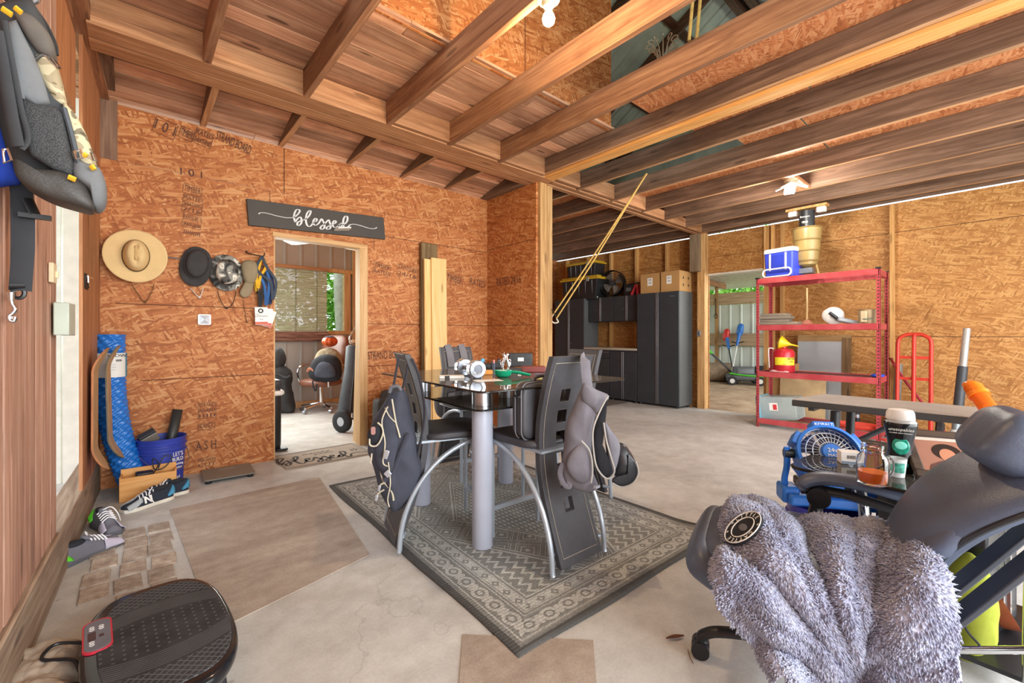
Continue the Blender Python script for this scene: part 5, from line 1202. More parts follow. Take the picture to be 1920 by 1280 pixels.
o = MB(); o.bb((6.2, 4.55, fz(6.5)+.0), (6.9, 5.2, fz(6.5)+.012)); tag(o.build('floor_mat', M('grey rubber mat', '#6c675e', .9, 0, .2)), 'flat grey mat on the floor in front of the base cabinets', 'mat')
# ---- things on top of the cabinets
def tote(lab, px0, px1, pyt, pyb, X, d, body, lidm):
    a = ax(px1, pyb, X); c = ax(px0, pyt, X); w = c.y-a.y; zb = a.z; h = c.z-zb
    t = thing('storage_tote', lab, 'tote', (X, a.y, zb))
    b = MB(); b.loft([[(x*(1-k)+d/2*k, y*(1-k)+w/2*k, z) for x, y in ((0.0, .0), (d, .0), (d, w), (0., w))] for k, z in ((.2, 0), (.16, .01), (.07, h*.8), (.06, h*.84))]); b.build('bin', body, t, bev=.008)
    for j in range(5):
        y = w*(.16+.17*j); b = MB(); b.loft([[(d*.105+.0-k*.0, y-.006, 0+.01), (d*.105-.008, y, .01), (d*.105, y+.006, .01)], [(d*.035, y-.006, h*.8), (d*.035-.008, y, h*.8), (d*.035, y+.006, h*.8)]]); b.build('rib', M('grey rib', '#6b6f72', .4), t)
    b = MB(); b.bb((-.005, -.005, h*.84), (d+.005, w+.005, h*.93)); b.bb((.03, .03, h*.93), (d-.03, w-.03, h)); b.build('lid', lidm, t, bev=.008)
    b = MB(); b.box((-.012, w*.25, h*.84), (.02, .07, h*.16)); b.build('latch', M('grey latch', '#9b9d98', .4), t, bev=.004)
    return t
YELP = M('yellow lid plastic', '#c9a227', .4); BTOTE = M('black tote plastic', '#25272a', .4)
Z1 = 1.907
tote('lower black tote with a yellow lid on the left tall cabinet', 1050, 1121, 523, 560.5, 7.0, .44, BTOTE, YELP)
tote('smaller black tote with a yellow lid stacked on the lower tote', 1061, 1117, 495, 523, 7.04, .36, BTOTE, YELP)
# drum fan
def fan_head(t, r, grille, blade, n=5, rear=True, hubm=None, spokes=28, ringn=5, rot0=0.):
    """axial fan facing -y, centre at origin"""
    b = MB()
    for k in range(1, ringn+1):
        rr_ = r*k/ringn; b.tube([(rr_*cos(a), -.045*(1-(k/ringn)**2)-.02, rr_*sin(a)) for a in [2*pi*i/40 for i in range(40)]], .0022, 5, closed=True)
    for i in range(spokes):
        a = 2*pi*i/spokes; b.tube([(r*.2*cos(a), -.062, r*.2*sin(a)), (r*.65*cos(a), -.046, r*.65*sin(a)), (r*cos(a), -.02, r*sin(a))], .0018, 5)
    b.build('front_grille', grille, t)
    for k in range(n):
        a0 = 2*pi*k/n+rot0
        b = MB(); b.grid(lambda u, v: (r*(.16+.74*v)*cos(a0+(u-.5)*(.75+.25*v)), .012+.03*(u-.5), r*(.16+.74*v)*sin(a0+(u-.5)*(.75+.25*v))), 8, 6); b.build('blade', blade, t, solid=.003)
E_ = thing('drum_fan', 'black drum fan with grey blades standing on the wall cabinets', 'fan', (7.26, 0, 0)); pc = ax(1149, 531, 7.26); E_.location = pc; E_.rotation_euler = (0, 0, radians(-80))
rf = (ax(1149, 507, 7.26).z-pc.z)
fan_head(E_, rf*.93, M('black wire', '#1d1d1e', .4, .4), M('grey fan blade', '#8c8780', .4, .3), 4, spokes=24, rot0=.5)
b = MB(); b.lathe(((rf*.95, -.06), (rf, -.06), (rf, .08), (rf*.95, .08)), 40); b.xf(Matrix.Rotation(pi/2, 4, 'X')); b.build('drum', M('black enamel', '#1f1f20', .35, .2), E_)
b = MB(); b.lathe(((.001, -.02), (rf*.2, -.02), (rf*.2, .05), (.001, .06)), 24); b.xf(Matrix.Rotation(pi/2, 4, 'X')); b.build('motor', DARKP, E_)
dz = pc.z-1.912
b = MB()
for s in (-1, 1):
    b.tube(spline([(s*rf*.98, 0, 0), (s*rf*1.12, 0, -rf*.5), (s*rf*.9, -.08, -dz+.01), (s*rf*.9, .08, -dz+.01)], 6), .01, 8)
b.tube([(-rf*.9, .08, -dz+.01), (rf*.9, .08, -dz+.01)], .01, 8); b.build('stand', M('black enamel', '#1f1f20', .35, .2), E_)
a = ax(1187, 556, 7.15); t = thing('battery_box', 'black battery box beside the drum fan on the wall cabinets', 'battery', (7.16, a.y, 1.912)); w_ = ax(1169, 556, 7.15).y-a.y; h_ = ax(1180, 531, 7.15).z-1.912
b = MB(); b.bb((0, 0, 0), (.18, w_, h_*.92)); b.build('case', BLACKP, t, bev=.01); b = MB(); b.tube(spline([(.09, .04, h_*.9), (.09, .05, h_), (.09, w_-.05, h_), (.09, w_-.04, h_*.9)], 5), .009, 8); b.build('handle', DARKP, t); b = MB(); b.box((-.002, w_*.5, h_*.5), (.004, w_*.5, h_*.3)); b.build('label', M('grey label', '#55585b', .5), t)
# red jack stand
a = ax(1191, 553, 7.12); t = thing('jack_stand', 'red jack stand between the battery box and the cardboard boxes', 'jack stand', (7.18, a.y, 1.912)); RED = M('glossy red paint', '#c23a3f', .35, .1, .1); hj = ax(1191, 530, 7.18).z-1.912
for (x, y) in ((-.07, -.07), (-.07, .07), (.07, -.07), (.07, .07)):
    b = MB(); b.loft([[(x*1.0-.02, y-.02, 0), (x+.02, y-.02, 0), (x+.02, y+.02, 0), (x-.02, y+.02, 0)], [(x*.3-.012, y*.3-.012, hj*.75), (x*.3+.012, y*.3-.012, hj*.75), (x*.3+.012, y*.3+.012, hj*.75), (x*.3-.012, y*.3+.012, hj*.75)]]); b.build('leg', RED, t)
b = MB(); b.cone((0, 0, hj*.6), (0, 0, hj*.85), .03, .03, 14); b.box((0, .02, hj*.75), (.05, .06, .03)); b.build('collar', RED, t); b = MB(); b.cone((0, 0, hj*.8), (0, 0, hj*.98), .016, .016, 12); b.box((0, 0, hj*.97), (.05, .1, .02)); b.build('saddle', DARKP, t)
# cardboard boxes
CARDB = M('brown cardboard', '#b58a55', .8, 0, .07, 4)
def carton(lab, px0, px1, pyt, X, d, lx, arrows=False, gy=None):
    a = ax(px1, 548, X); c = ax(px0, pyt, X); w = c.y-a.y; h = c.z-Z1
    t = thing('cardboard_box', lab, 'box', (X, a.y, Z1))
    b = MB(); b.bb((0, 0, 0), (d, w, h)); b.build('carton', CARDB, t, bev=.003)
    b = MB(); b.box((-.001, w*lx, h*.58), (.002, w*.26, h*.4)); lb = b.build('shipping_label', WHITE_INK, t)
    text('DS', h*.14, BLACK_INK, 'label_print', lb, Matrix.Translation((-.0025, w*lx, h*.67)) @ Matrix.Rotation(-pi/2, 4, 'Z') @ Matrix.Rotation(pi/2, 4, 'X')); text('lIllIl', h*.1, BLACK_INK, 'label_print', lb, Matrix.Translation((-.0025, w*lx, h*.52)) @ Matrix.Rotation(-pi/2, 4, 'Z') @ Matrix.Rotation(pi/2, 4, 'X'))
    if arrows:
        for k in (.32, .75):
            b = MB()
            for s, z0 in ((1, h*.62), (-1, h*.36)): b.add([(d*k-.03, -.0015, z0), (d*k+.03, -.0015, z0), (d*k, -.0015, z0+s*.05)], [(0, 1, 2)]); 
            b.build('arrow_print', BLACK_INK, t, smooth=False)
    return t
carton('cardboard box on the left beside the red jack stand', 1201, 1237, 515, 7.02, .36, .5)
carton('larger cardboard box with arrows beside the timber post', 1239, 1274, 510, 7.0, .42, .55, True)
t = thing('power_strip', 'pale green power strip lying on the wall cabinet edge by the totes', 'power strip', ax(1112, 558, 7.08), radians(8)); t.location.z = 1.912; b = MB(); b.box((0, 0, .015), (.05, .22, .03)); b.build('body', M('pale green plastic', '#a9b5a6', .5), t, bev=.005)
# switch box on the post
t = thing('switch_box', 'grey metal switch box on the timber post beside the tall cabinet', 'switch', ax(1311, 625, 7.37)); b = MB(); b.box((0, 0, 0), (.05, .06, .1)); b.build('box', STEEL, t, bev=.003); b = MB(); b.box((-.03, 0, -.0), (.01, .012, .025)); b.build('toggle', BLACKP, t)
# ---- rope from the joist to the post hook
ROPE = M('yellow rope', '#c9a65a', .8, 0, .2, 40)
hkp = Vector((3.72, 3.515, ax(1040, 597, 3.72).z))
t = thing('rope', 'doubled yellow rope running from a joist down to the post hook', 'rope')
top = gp(1213, 325, 2.9)
for k, (dy, q) in enumerate(((0, hkp+Vector((0, -.01, .05))), (.03, hkp+Vector((.03, -.03, -.0))))):
    b = MB(); pts = [top+Vector((0, dy*.3, 0)), top.lerp(q, .5)+Vector((0, 0, -.02)), q]; b.tube(spline(pts, 10), .0085, 8); b.build('strand', ROPE, t)
b = MB(); b.tube(spline([hkp+Vector(v) for v in ((.03, -.03, 0), (.05, -.04, -.04), (.0, -.02, -.05), (-.03, 0, -.01), (0, -.01, .05))], 6), .008, 8); b.build('loop', M('pale rope end', '#cfc5b2', .8), t)
b = MB(); b.tube(spline([hkp+Vector(v) for v in ((-.035, .0, .1), (-.03, -.03, .1), (-.01, -.05, .03), (.01, -.04, -.02), (.02, -.02, .01))], 6), .005, 8); tag(b.build('wall_hook', M('dark iron', '#2d2622', .6, .6)), 'dark iron hook in the return wall post holding the rope', 'hook')
# ================================================================== LAMPS
t = thing('bulb_fixture', 'lit bare bulb in a cream porcelain holder under a joist', 'lamp', (1.62, 1.56, 2.897))
POR = M('cream porcelain', '#e3d9b8', .35, 0, .04)
b = MB(); b.lathe(((.001, 0), (.058, 0), (.058, -.012), (.035, -.022), (.028, -.045), (.001, -.046)), 28); b.build('holder', POR, t)
b = MB(); b.lathe(((.001, -.046), (.016, -.047), (.017, -.07), (.028, -.088), (.034, -.108), (.029, -.128), (.015, -.14), (.001, -.142)), 24); b.build('bulb', emis('lit warm bulb', (1, .74, .4), 14), t)
point('bulb_light', (1.62, 1.56, 2.72), 45, (1, .72, .42), .035)
lp = gp(1483, 350, 2.82)
b = MB(); b.bb((5.46, lp.y-.06, 2.897), (6.075, lp.y+.06, 2.94)); struct(b.build('ceiling_blocking', W_BEAMX), 'short board between joists carrying the LED light')
t = thing('garage_light', 'three headed bright LED ceiling light on the joists', 'lamp', (lp.x, lp.y, 2.897))
b = MB(); b.lathe(((.001, 0), (.07, 0), (.07, -.02), (.03, -.04), (.03, -.07), (.001, -.07)), 24); b.build('base', M('pale driver housing', '#cdbfa5', .5), t)
for k in range(3):
    a = 2*pi*k/3+.4; m = Matrix.Translation((.09*cos(a), .09*sin(a), -.075)) @ Matrix.Rotation(a, 4, 'Z') @ Matrix.Rotation(radians(28), 4, 'Y')
    b = MB(); b.box((0, 0, 0), (.15, .11, .02)); b.xf(m); h = b.build('lamp_head', WHITEP, t, bev=.006); b = MB(); b.box((0, 0, -.011), (.13, .095, .006)); b.xf(m); b.build('led_panel', emis('lit white led', (1, .98, .92), 50), h)
point('led_light', (lp.x, lp.y, 2.74), 60, (1, .95, .85), .07)
# ================================================================== RED SHELF
SX0, SX1, SY0, SY1 = 6.383, 6.90, .95, 2.215; SZ = fz(6.4); LV = (.03, .66, 1.285, 1.912)
t_ = NT('red shelf steel'); v_ = t_.obj(); sp_ = t_.n('ShaderNodeSeparateXYZ'); t_.l(v_, sp_.inputs[0]); zf = (E(t_, sp_.outputs[2])*26).frac()
c_ = t_.ramp(t_.noise(v_, 6, 4), ((.3, '#a8343b'), (.7, '#bf5456')))
REDS = t_.out(c_, .4, .1)
t_ = NT('red slotted upright'); v_ = t_.obj(); sp_ = t_.n('ShaderNodeSeparateXYZ'); t_.l(v_, sp_.inputs[0]); zf = ((E(t_, sp_.outputs[2])*26).frac()-.5).abs(); xx = (E(t_, sp_.outputs[1])).abs()
c_ = t_.ramp(t_.noise(v_, 6, 4), ((.3, '#a2323a'), (.7, '#ba5054'))); REDU = t_.out(t_.mix(zf.lt(.2)*xx.lt(.007), c_, '#3a2a2a'), .4, .1)
S_ = thing('shelving_unit', 'red steel shelving unit with four wire shelves on the far wall', 'shelf')
for x, sx_ in ((SX0, 1), (SX1, -1)):
    for y, sy in ((SY0, 1), (SY1, -1)):
        b = MB(); b.bb((0, -.019, 0), (.003*sx_, .019, LV[3]-SZ)); b.bb((0, -.019*sy, 0), (.038*sx_, -.016*sy, LV[3]-SZ)); o = b.build('upright', REDU, S_); o.location = (x, y, SZ)
for z in LV:
    for x in (SX0-.006, SX1+.006): b = MB(); b.bb((x-.008, SY0, z-.07), (x+.008, SY1, z)); b.build('long_beam', REDS, S_, bev=.002)
    for y in (SY0, SY1): b = MB(); b.bb((SX0, y-.008, z-.07), (SX1, y+.008, z)); b.build('short_beam', REDS, S_, bev=.002)
    b = MB()
    for k in range(9): y = SY0+(SY1-SY0)*(k+.5)/9; b.tube([(SX0, y, z-.014), (SX1, y, z-.014)], .003, 5)
    for k in range(6): x = SX0+(SX1-SX0)*(k+.5)/6; b.tube([(x, SY0, z-.01), (x, SY1, z-.01)], .003, 5)
    b.build('wire_deck', M('dull wire deck', '#6b4a48', .5, .5), S_)
for y in (SY0, SY1):
    for x in (SX0, SX1): b = MB(); b.box((x, y, LV[3]+.005), (.05, .05, .02)); b.build('post_cap', BLACKP, S_, bev=.004)
def shp(px, X, lev): return Vector((X, ax(px, 600, X).y, LV[lev]))
# cooler
a = ax(1492, 520, 6.46); c = ax(1428, 470, 6.46); w = c.y-a.y; h = c.z-LV[3]
t = thing('cooler', 'blue and white cooler with a white swing handle on the top red shelf', 'cooler', (6.44, a.y+w/2, LV[3]), radians(-10))
CB = M('cooler blue', '#3d4fd0', .35, 0, .05)
b = MB(); b.loft([[(x*k, y*k, z) for x, y in rrect(.34, w*.92, .03)] for k, z in ((.9, 0), (.93, .02), (1, h*.86))]); b.xf(Matrix.Translation((.17, 0, 0))); b.build('body', CB, t)
b = MB(); b.loft([[(x*k, y*k, z) for x, y in rrect(.36, w*.97, .04)] for k, z in ((1, h*.86), (1.01, h*.92), (.98, h), (.8, h*1.02))]); b.xf(Matrix.Translation((.17, 0, 0))); b.build('lid', WHITEP, t)
for y in (-.1, .1): b = MB(); b.bb((-.012, y-.011, h*.25), (.006, y+.011, h*.83)); b.build('handle_arm', WHITEP, t, bev=.006)
b = MB(); b.tube([(-.03, y, z+h*.17) for y, z in rrect(w*.88, h*.26, h*.12)], .011, 8, closed=True); b.build('handle', WHITEP, t)
b = MB(); b.bb((-.006, -.08, h*.3), (.002, .08, h*.78)); b.build('recess_panel', M('cooler dark blue', '#3143b8', .35), t, bev=.003)
# feeder
fp = shp(1513, 6.66, 3); t = thing('game_feeder', 'tan barrel game feeder standing on the top red shelf', 'feeder', fp)
TANP = M('tan drum plastic', '#9c8350', .3, 0, .1, 5)
def zat(py): return ax(1513, py, 6.66).z-LV[3]
for nm, y0, y1, r0, r1 in (('upper_ring', 428, 450, .165, .155), ('middle_ring', 450, 470, .15, .142), ('lower_ring', 470, 489, .138, .126), ('rim_ring', 489, 497, .118, .108)):
    z0, z1 = zat(y0), zat(y1); b = MB(); b.lathe(((.001, z0), (r0, z0), (r0+.012, z0-.012), (r0-.002, z0-.02), (r1, z1), (.001, z1)), 36); b.build(nm, TANP, t)
b = MB(); b.lathe(((.1, zat(497)), (.03, zat(503)), (.001, zat(503))), 24); b.build('funnel', TANP, t)
b = MB(); b.bb((-.07, -.075, zat(513)), (.07, .075, zat(503))); b.build('spinner_box', M('slate feeder box', '#7a7f86', .4, .4), t, bev=.006)
for y in (-.11, .11): b = MB(); b.tube([(0, y*1.25, 0), (0, y*.95, zat(497))], .014, 8, flat=(1, .5)); b.build('leg', TANP, t)
b = MB(); b.lathe(((.001, zat(428)), (.088, zat(428)), (.088, zat(396)), (.001, zat(395))), 28); tb = b.build('cap_tube', M('black printed tube', '#26282b', .4), t)
for s, z in (('Powersports', .62), ('FEEDER', .3)):
    text(s, .035, WHITE_INK, 'tube_print', tb, Matrix.Translation((-.0885, .0, zat(428)+(zat(396)-zat(428))*z)) @ Matrix.Rotation(-pi/2, 4, 'Z') @ Matrix.Rotation(pi/2, 4, 'X'), sx=.6)
t = thing('mounting_board', 'short board with two white blocks fixed under the joist above the feeder', 'board', (6.66, fp.y, zat(393)+LV[3])); b = MB(); b.box((0, 0, .02), (.12, .46, .03)); b.build('board', W_STUD, t)
for y in (-.16, .16): b = MB(); b.box((0, y, -.03), (.08, .1, .07)); b.build('white_block', M('white foam', '#e6ddd2', .8), t, bev=.012)
# second shelf: wood offcuts, plunger, dome lamp, can
random.seed(4)
p_ = shp(1500, 6.45, 2)
for i, (pl, pr, dx) in enumerate(((1428, 1500, 0), (1428, 1482, .02), (1428, 1486, .0), (1428, 1478, .03))):
    ya = ax(pr, 600, 6.5).y; yb = ax(pl, 600, 6.5).y
    b = MB(); b.box((0, 0, .019), (.16, yb-ya, .036)); o = b.build('wood_offcut', wood('grey offcut %d' % i, '#5b5148', '#857a6c', '#a59a88', 'Y', knots=.3), bev=.003); o.location = (6.5+dx, (ya+yb)/2, LV[2]+.0385*i+.002); o.rotation_euler = (0, 0, random.uniform(-.05, .05))
    tag(o, ('longest grey plank offcut at the bottom of the pile', 'grey plank offcut second from the bottom of the pile', 'grey plank offcut third from the bottom of the pile', 'shortest grey plank offcut on top of the pile')[i]+' on the red shelf', 'board', 'plank offcuts on the red shelf')
t = thing('plunger', 'plunger with a pale wooden handle on the second red shelf', 'plunger', shp(1513, 6.7, 2)); hp_ = ax(1512, 540, 6.7).z-LV[2]
b = MB(); b.lathe(((.07, 0), (.075, .01), (.05, .05), (.02, .07), (.001, .07)), 24); b.build('cup', M('pink rubber', '#b87860', .6), t); b = MB(); b.cone((0, 0, .06), (0, 0, hp_), .012, .011, 12); b.build('handle', M('pale wood handle', '#cfae7a', .6), t)
t = thing('dome_lamp', 'white dome work lamp lying on its side on the second red shelf', 'lamp', shp(1562, 6.55, 2)+Vector((0, 0, .1)), rot=(radians(0), radians(-62), radians(30)))
b = MB(); b.lathe(((.001, .1), (.05, .095), (.1, .06), (.118, .0), (.114, .0), (.09, .055), (.001, .085)), 32); b.build('shade', WHITEP, t); b = MB(); b.lathe(((.035, .07), (.06, .045), (.075, .015), (.065, .015), (.03, .06)), 24); b.build('reflector', DARKP, t); b = MB(); b.ell((0, 0, .02), (.06, .06, .08), n=10); b.build('bulb', CHROME, t)
t = thing('clamp_head', 'black and grey trimmer head lying beside the white dome lamp', 'tool head', shp(1592, 6.5, 2), radians(30)); b = MB(); b.box((0, 0, .03), (.1, .26, .05), (.25, 0, 0)); b.build('shell', M('grey tool shell', '#8e9295', .4), t, bev=.012); b = MB(); b.tube([(0, .1, .05), (0, .2, .14)], .02, 10); b.build('stub', BLACKP, t)
t = thing('tan_tin', 'tan feed tin with a scoop at the right end of the second red shelf', 'tin', shp(1627, 6.5, 2)); b = MB(); b.lathe(((.001, 0), (.085, 0), (.09, .16), (.095, .165), (.086, .165), (.08, .01), (.001, .01)), 28); b.build('pail', M('tan tin', '#a58f6b', .5, .1, .15), t); b = MB(); b.box((-.1, .02, .08), (.03, .06, .13)); b.build('clip', M('pale tan plastic', '#c2ae8b', .5), t, bev=.008)
b = MB(); b.tube(spline([(-.09, -.06, .06), (-.12, .0, .05), (-.09, .06, .06)], 6), .006, 6); b.build('wire', M('green wire', '#57685a', .5), t)
# third shelf: fuel can, funnel, rope
gp_ = shp(1469, 6.52, 1); hg = ax(1469, 652, 6.5).z-LV[1]
t = thing('fuel_can', 'round red fuel can with a yellow label on the third red shelf', 'fuel can', gp_)
b = MB(); b.lathe(((.001, 0), (.125, 0), (.13, .01), (.13, hg*.8), (.11, hg*.93), (.05, hg), (.001, hg)), 36); b.build('can', M('fuel can red', '#b8232e', .3, .1, .08), t)
b = MB(); b.lathe(((.1315, hg*.3), (.1315, hg*.62)), 30, a0=radians(150), a1=radians(262)); lb = b.build('label', M('label yellow', '#e4d52c', .5), t)
for s, sz, a_, z, m in (('GASOLINE', .042, 238, hg*.57, BLACK_INK), ('DANGER', .02, 238, hg*.45, M('label red ink', '#b8232e', .5)), ('xxxxxxxxx', .016, 200, hg*.34, BLACK_INK)):
    text(s, sz, m, 'label_print', lb, Matrix.Translation((.133*cos(radians(a_)), .133*sin(radians(a_)), z)) @ Matrix.Rotation(radians(a_+90), 4, 'Z') @ Matrix.Rotation(pi/2, 4, 'X'), sx=.6)
b = MB(); b.tube(spline([(-.05, .1, hg*.96), (-.06, .15, hg*.98), (-.06, .16, hg*.8), (-.06, .15, .05)], 6), .007, 8); b.build('spout_hose', WHITEP, t)
b = MB(); b.lathe(((.001, hg), (.04, hg), (.04, hg+.03), (.001, hg+.03)), 18); b.build('cap', M('fuel can red', '#b8232e', .3), t)
fy = ax(1495, 645, 6.5); t = thing('funnel', 'yellow plastic funnel lying on top of the red fuel can', 'funnel', (6.5, gp_.y-.03, LV[1]+hg+.06), rot=(radians(104), 0, radians(12)))
b = MB(); b.lathe(((.001, -.09), (.02, -.09), (.085, -.07), (.088, -.06), (.03, .03), (.014, .06), (.007, .15), (.001, .15)), 28); b.build('cone', M('funnel yellow', '#e8c81e', .35, 0, .05), t)
t = thing('rope_coil', 'pink and white cord coil on the third red shelf in front of the fuel can', 'cord', shp(1461, 6.41, 1)); b = MB()
for k in range(4): b.tube(spline([(.0+.02*cos(a)+.008*k, (.11-.012*k)*sin(a), .008+.007*k) for a in [i*2*pi/16 for i in range(16)]], 3, True), .006, 6, closed=True)
b.build('coil', M('pink cord', '#d3aaa8', .7, 0, .25, 60), t)
t = thing('blue_cloth', 'small folded blue cloth at the right end of the third red shelf', 'cloth', shp(1646, 6.6, 1)); pil = MB(); pil.ell((0, 0, .015), (.2, .12, .03), n=10, e=.6); pil.build('fold', fabric('royal blue cloth', '#2f4fc0'), t)
# bottom shelf: clear tote with a blue lid lying on its side, red tray, bottle jack
a = ax(1500, 785, 6.5); c = ax(1424, 730, 6.5)
t = thing('storage_tote', 'clear tote with a pale blue lid lying on its side on the bottom red shelf', 'tote', (6.42, a.y, LV[0]), rot=(radians(-6), 0, 0))
w = c.y-a.y-.05; h = .33
CLR = NT('cloudy clear plastic'); v_ = CLR.obj(); CLRP = CLR.out(CLR.ramp(CLR.noise(v_, 3, 4), ((.3, '#b9cccd'), (.7, '#d5e2e0'))), .25, 0, **{'Transmission Weight': .55, 'IOR': 1.15, 'Alpha': .8})
b = MB(); b.loft([[(.2+(x*k), y_, h/2+(z*k)) for x, z in rrect(.40, h, .04)] for k, y_ in ((.8, 0.02), (.84, .01), (.9, .03), (.97, w*.9), (1.0, w))]); b.build('bin', CLRP, t)
b = MB(); b.loft([[(.2+x*k, y_, h/2+z*k) for x, z in rrect(.42, h*1.04, .04)] for k, y_ in ((1, w), (1.02, w+.02), (.97, w+.045))]); b.build('lid', M('pale blue lid', '#6fbcd6', .4), t)
b = MB(); b.box((.03-.02, w*.62, h*.58), (.003, .1, .1)); lb = b.build('sticker', WHITE_INK, t); b = MB(); b.box((.0075, w*.58, h*.57), (.003, .045, .07)); b.build('sticker_red', M('sticker red', '#c8383c', .5), lb)
b = MB(); b.tube(spline([(.1, .0, h*.8), (.1, -.04, h*.82), (.16, -.05, h*.82), (.22, -.04, h*.82), (.25, .0, h*.8)], 5), .008, 8); b.build('handle', BLACKP, t)
t = thing('red_tray', 'red curved plastic tray on the bottom red shelf', 'tray', shp(1607, 6.52, 0), radians(5)); b = MB(); b.lathe(((.001, .004), (.2, .004), (.24, .03), (.245, .06), (.225, .06), (.19, .02), (.001, .015)), 32); b.warp(lambda c: (c.x*.6, c.y, c.z)); b.build('tray', M('tray red', '#c8402f', .35), t)
t = thing('bottle_jack', 'black bottle jack standing on the bottom red shelf', 'jack', shp(1606, 6.75, 0)); b = MB(); b.lathe(((.001, 0), (.06, 0), (.06, .02), (.035, .03), (.035, .16), (.02, .165), (.02, .21), (.001, .21)), 20); b.build('cylinder', BLACKP, t)
b = MB(); b.lathe(((.02, .1), (.037, .1), (.037, .14), (.02, .14)), 20); b.build('steel_collar', STEEL, t)
# leaning on the wall behind the shelf
PNL = M('pale grey panel', '#a3a7a8', .35, .1, .08, 2)
a = ax(1495, 745, 7.38); c = ax(1578, 640, 7.38)
t = thing('framed_panel', 'grey sheet panel in a dark timber frame leaning behind the red shelf', 'panel', (7.36, (a.y+c.y)/2, fz(7.4)), rot=(0, radians(2), 0)); w = a.y-c.y; h = c.z-fz(7.4)
b = MB(); b.bb((0, -w/2, .02), (.012, w/2, h)); b.build('sheet', PNL, t); W_FR = wood('dark frame timber', '#4f3a26', '#75583a', '#93734e', 'Z')
b = MB(); b.bb((-.006, -w/2-.1, .0), (.03, -w/2+.0, h+.05)); b.build('frame_post', W_FR, t); b = MB(); b.bb((-.004, -w/2-.1, h), (.03, w/2, h+.09)); b.build('frame_rail', wood('frame rail timber', '#7d5e3c', '#a37f54', '#bd9b6d', 'Y'), t)
a = ax(1462, 790, 7.2); c = ax(1548, 712, 7.2)
t = thing('cardboard_sheet', 'pale flattened cardboard sheet with a blue sticker leaning behind the bottom red shelf', 'cardboard', (7.16, (a.y+c.y)/2, fz(7.2)), rot=(0, radians(6), 0)); w = a.y-c.y
b = MB(); b.bb((0, -w/2, 0), (.012, w/2, .76)); b.build('sheet', M('pale cardboard', '#cdb184', .8), t); b = MB(); b.box((-.002, -w*.25, .66), (.003, .05, .055)); b.build('sticker', M('sky blue sticker', '#5f9fd4', .5), t)
o = MB(); o.bb((0, 0, 0), (.02, .42, .85)); o = o.build('cardboard_sheet', CARDB); o.location = (7.22, 1.98, fz(7.2)); o.rotation_euler = (0, radians(5), 0); tag(o, 'darker brown cardboard sheet leaning behind the clear tote', 'cardboard')
# ================================================================== RIGHT OF THE SHELF
HT = thing('hand_truck', 'red steel hand truck standing against the far wall', 'hand truck', (6.98, .70, fz(7.0)), rot=(0, radians(4), 0))
RT = M('hand truck red', '#d8402f', .35, .1, .08)
hh = ax(1715, 626, 7.05).z-fz(7.0); y0 = ax(1746, 640, 7.05).y-.70; y1 = ax(1683, 640, 7.05).y-.70
b = MB(); b.tube([(0, y0, .1)]+spline([(0, y0, hh-.12), (0, y0+.015, hh-.05), (0, y0+.08, hh-.005), (0, 0, hh), (0, y1-.08, hh-.005), (0, y1-.015, hh-.05), (0, y1, hh-.12)], 6)+[(0, y1, .1)], .021, 10); b.build('frame', RT, HT)
b = MB(); b.tube([(-.015, (y0+y1)/2, .12), (-.015, (y0+y1)/2, hh-.06)]+spline([(-.012, (y0+y1)/2, hh-.03), (.0, (y0+y1)/2, hh+.005)], 3), .021, 10); b.build('centre_bar', RT, HT)
for z in (hh*.78, hh*.58, hh*.3): b = MB(); b.box((0, (y0+y1)/2, z), (.012, y1-y0, .034)); b.build('cross_bar', RT, HT)
b = MB(); b.bb((-.2, y0-.02, .02), (.02, y1+.02, .03)); b.build('toe_plate', RT, HT)
for y in (y0-.07, y1+.07):
    b = MB(); b.lathe(((.05, -.035), (.11, -.035), (.13, -.02), (.13, .02), (.11, .035), (.05, .035), (.05, -.035)), 28); b.xf(Matrix.Translation((.12, y, .13)) @ Matrix.Rotation(pi/2, 4, 'X')); wl = b.build('wheel', RUBBER, HT); b = MB(); b.lathe(((.001, -.03), (.05, -.03), (.05, .03), (.001, .03)), 20); b.xf(Matrix.Translation((.12, y, .13)) @ Matrix.Rotation(pi/2, 4, 'X')); b.build('hub', RT, wl)
b = MB(); b.tube([(.12, y0-.1, .13), (.12, y1+.1, .13)], .011, 8); b.build('axle', STEEL, HT)
o = MB().tube([(7.34, .93, fz(7.3)), (7.42, .90, .78)], .04, 18); o = o.build('grey_pipe', M('grey pipe', '#7d7a72', .5, .2)); tag(o, 'grey pipe leaning on the far wall behind the red hand truck', 'pipe')
t = thing('air_hose', 'dark red air hose draped behind the red hand truck', 'hose'); b = MB(); b.tube(spline([(7.42, .98, .84), (7.3, .94, .80), (7.22, .84, .62), (7.2, .68, .36), (7.15, .52, .1), (7.1, .4, -.08), (7.0, .3, -.1)], 8), .016, 8); b.build('hose', M('dark red hose', '#a5283a', .5), t); b = MB(); b.tube([(7.46, 1.04, .85), (7.40, .96, .84)], .012, 8); b.build('coupler', BLACKP, t)
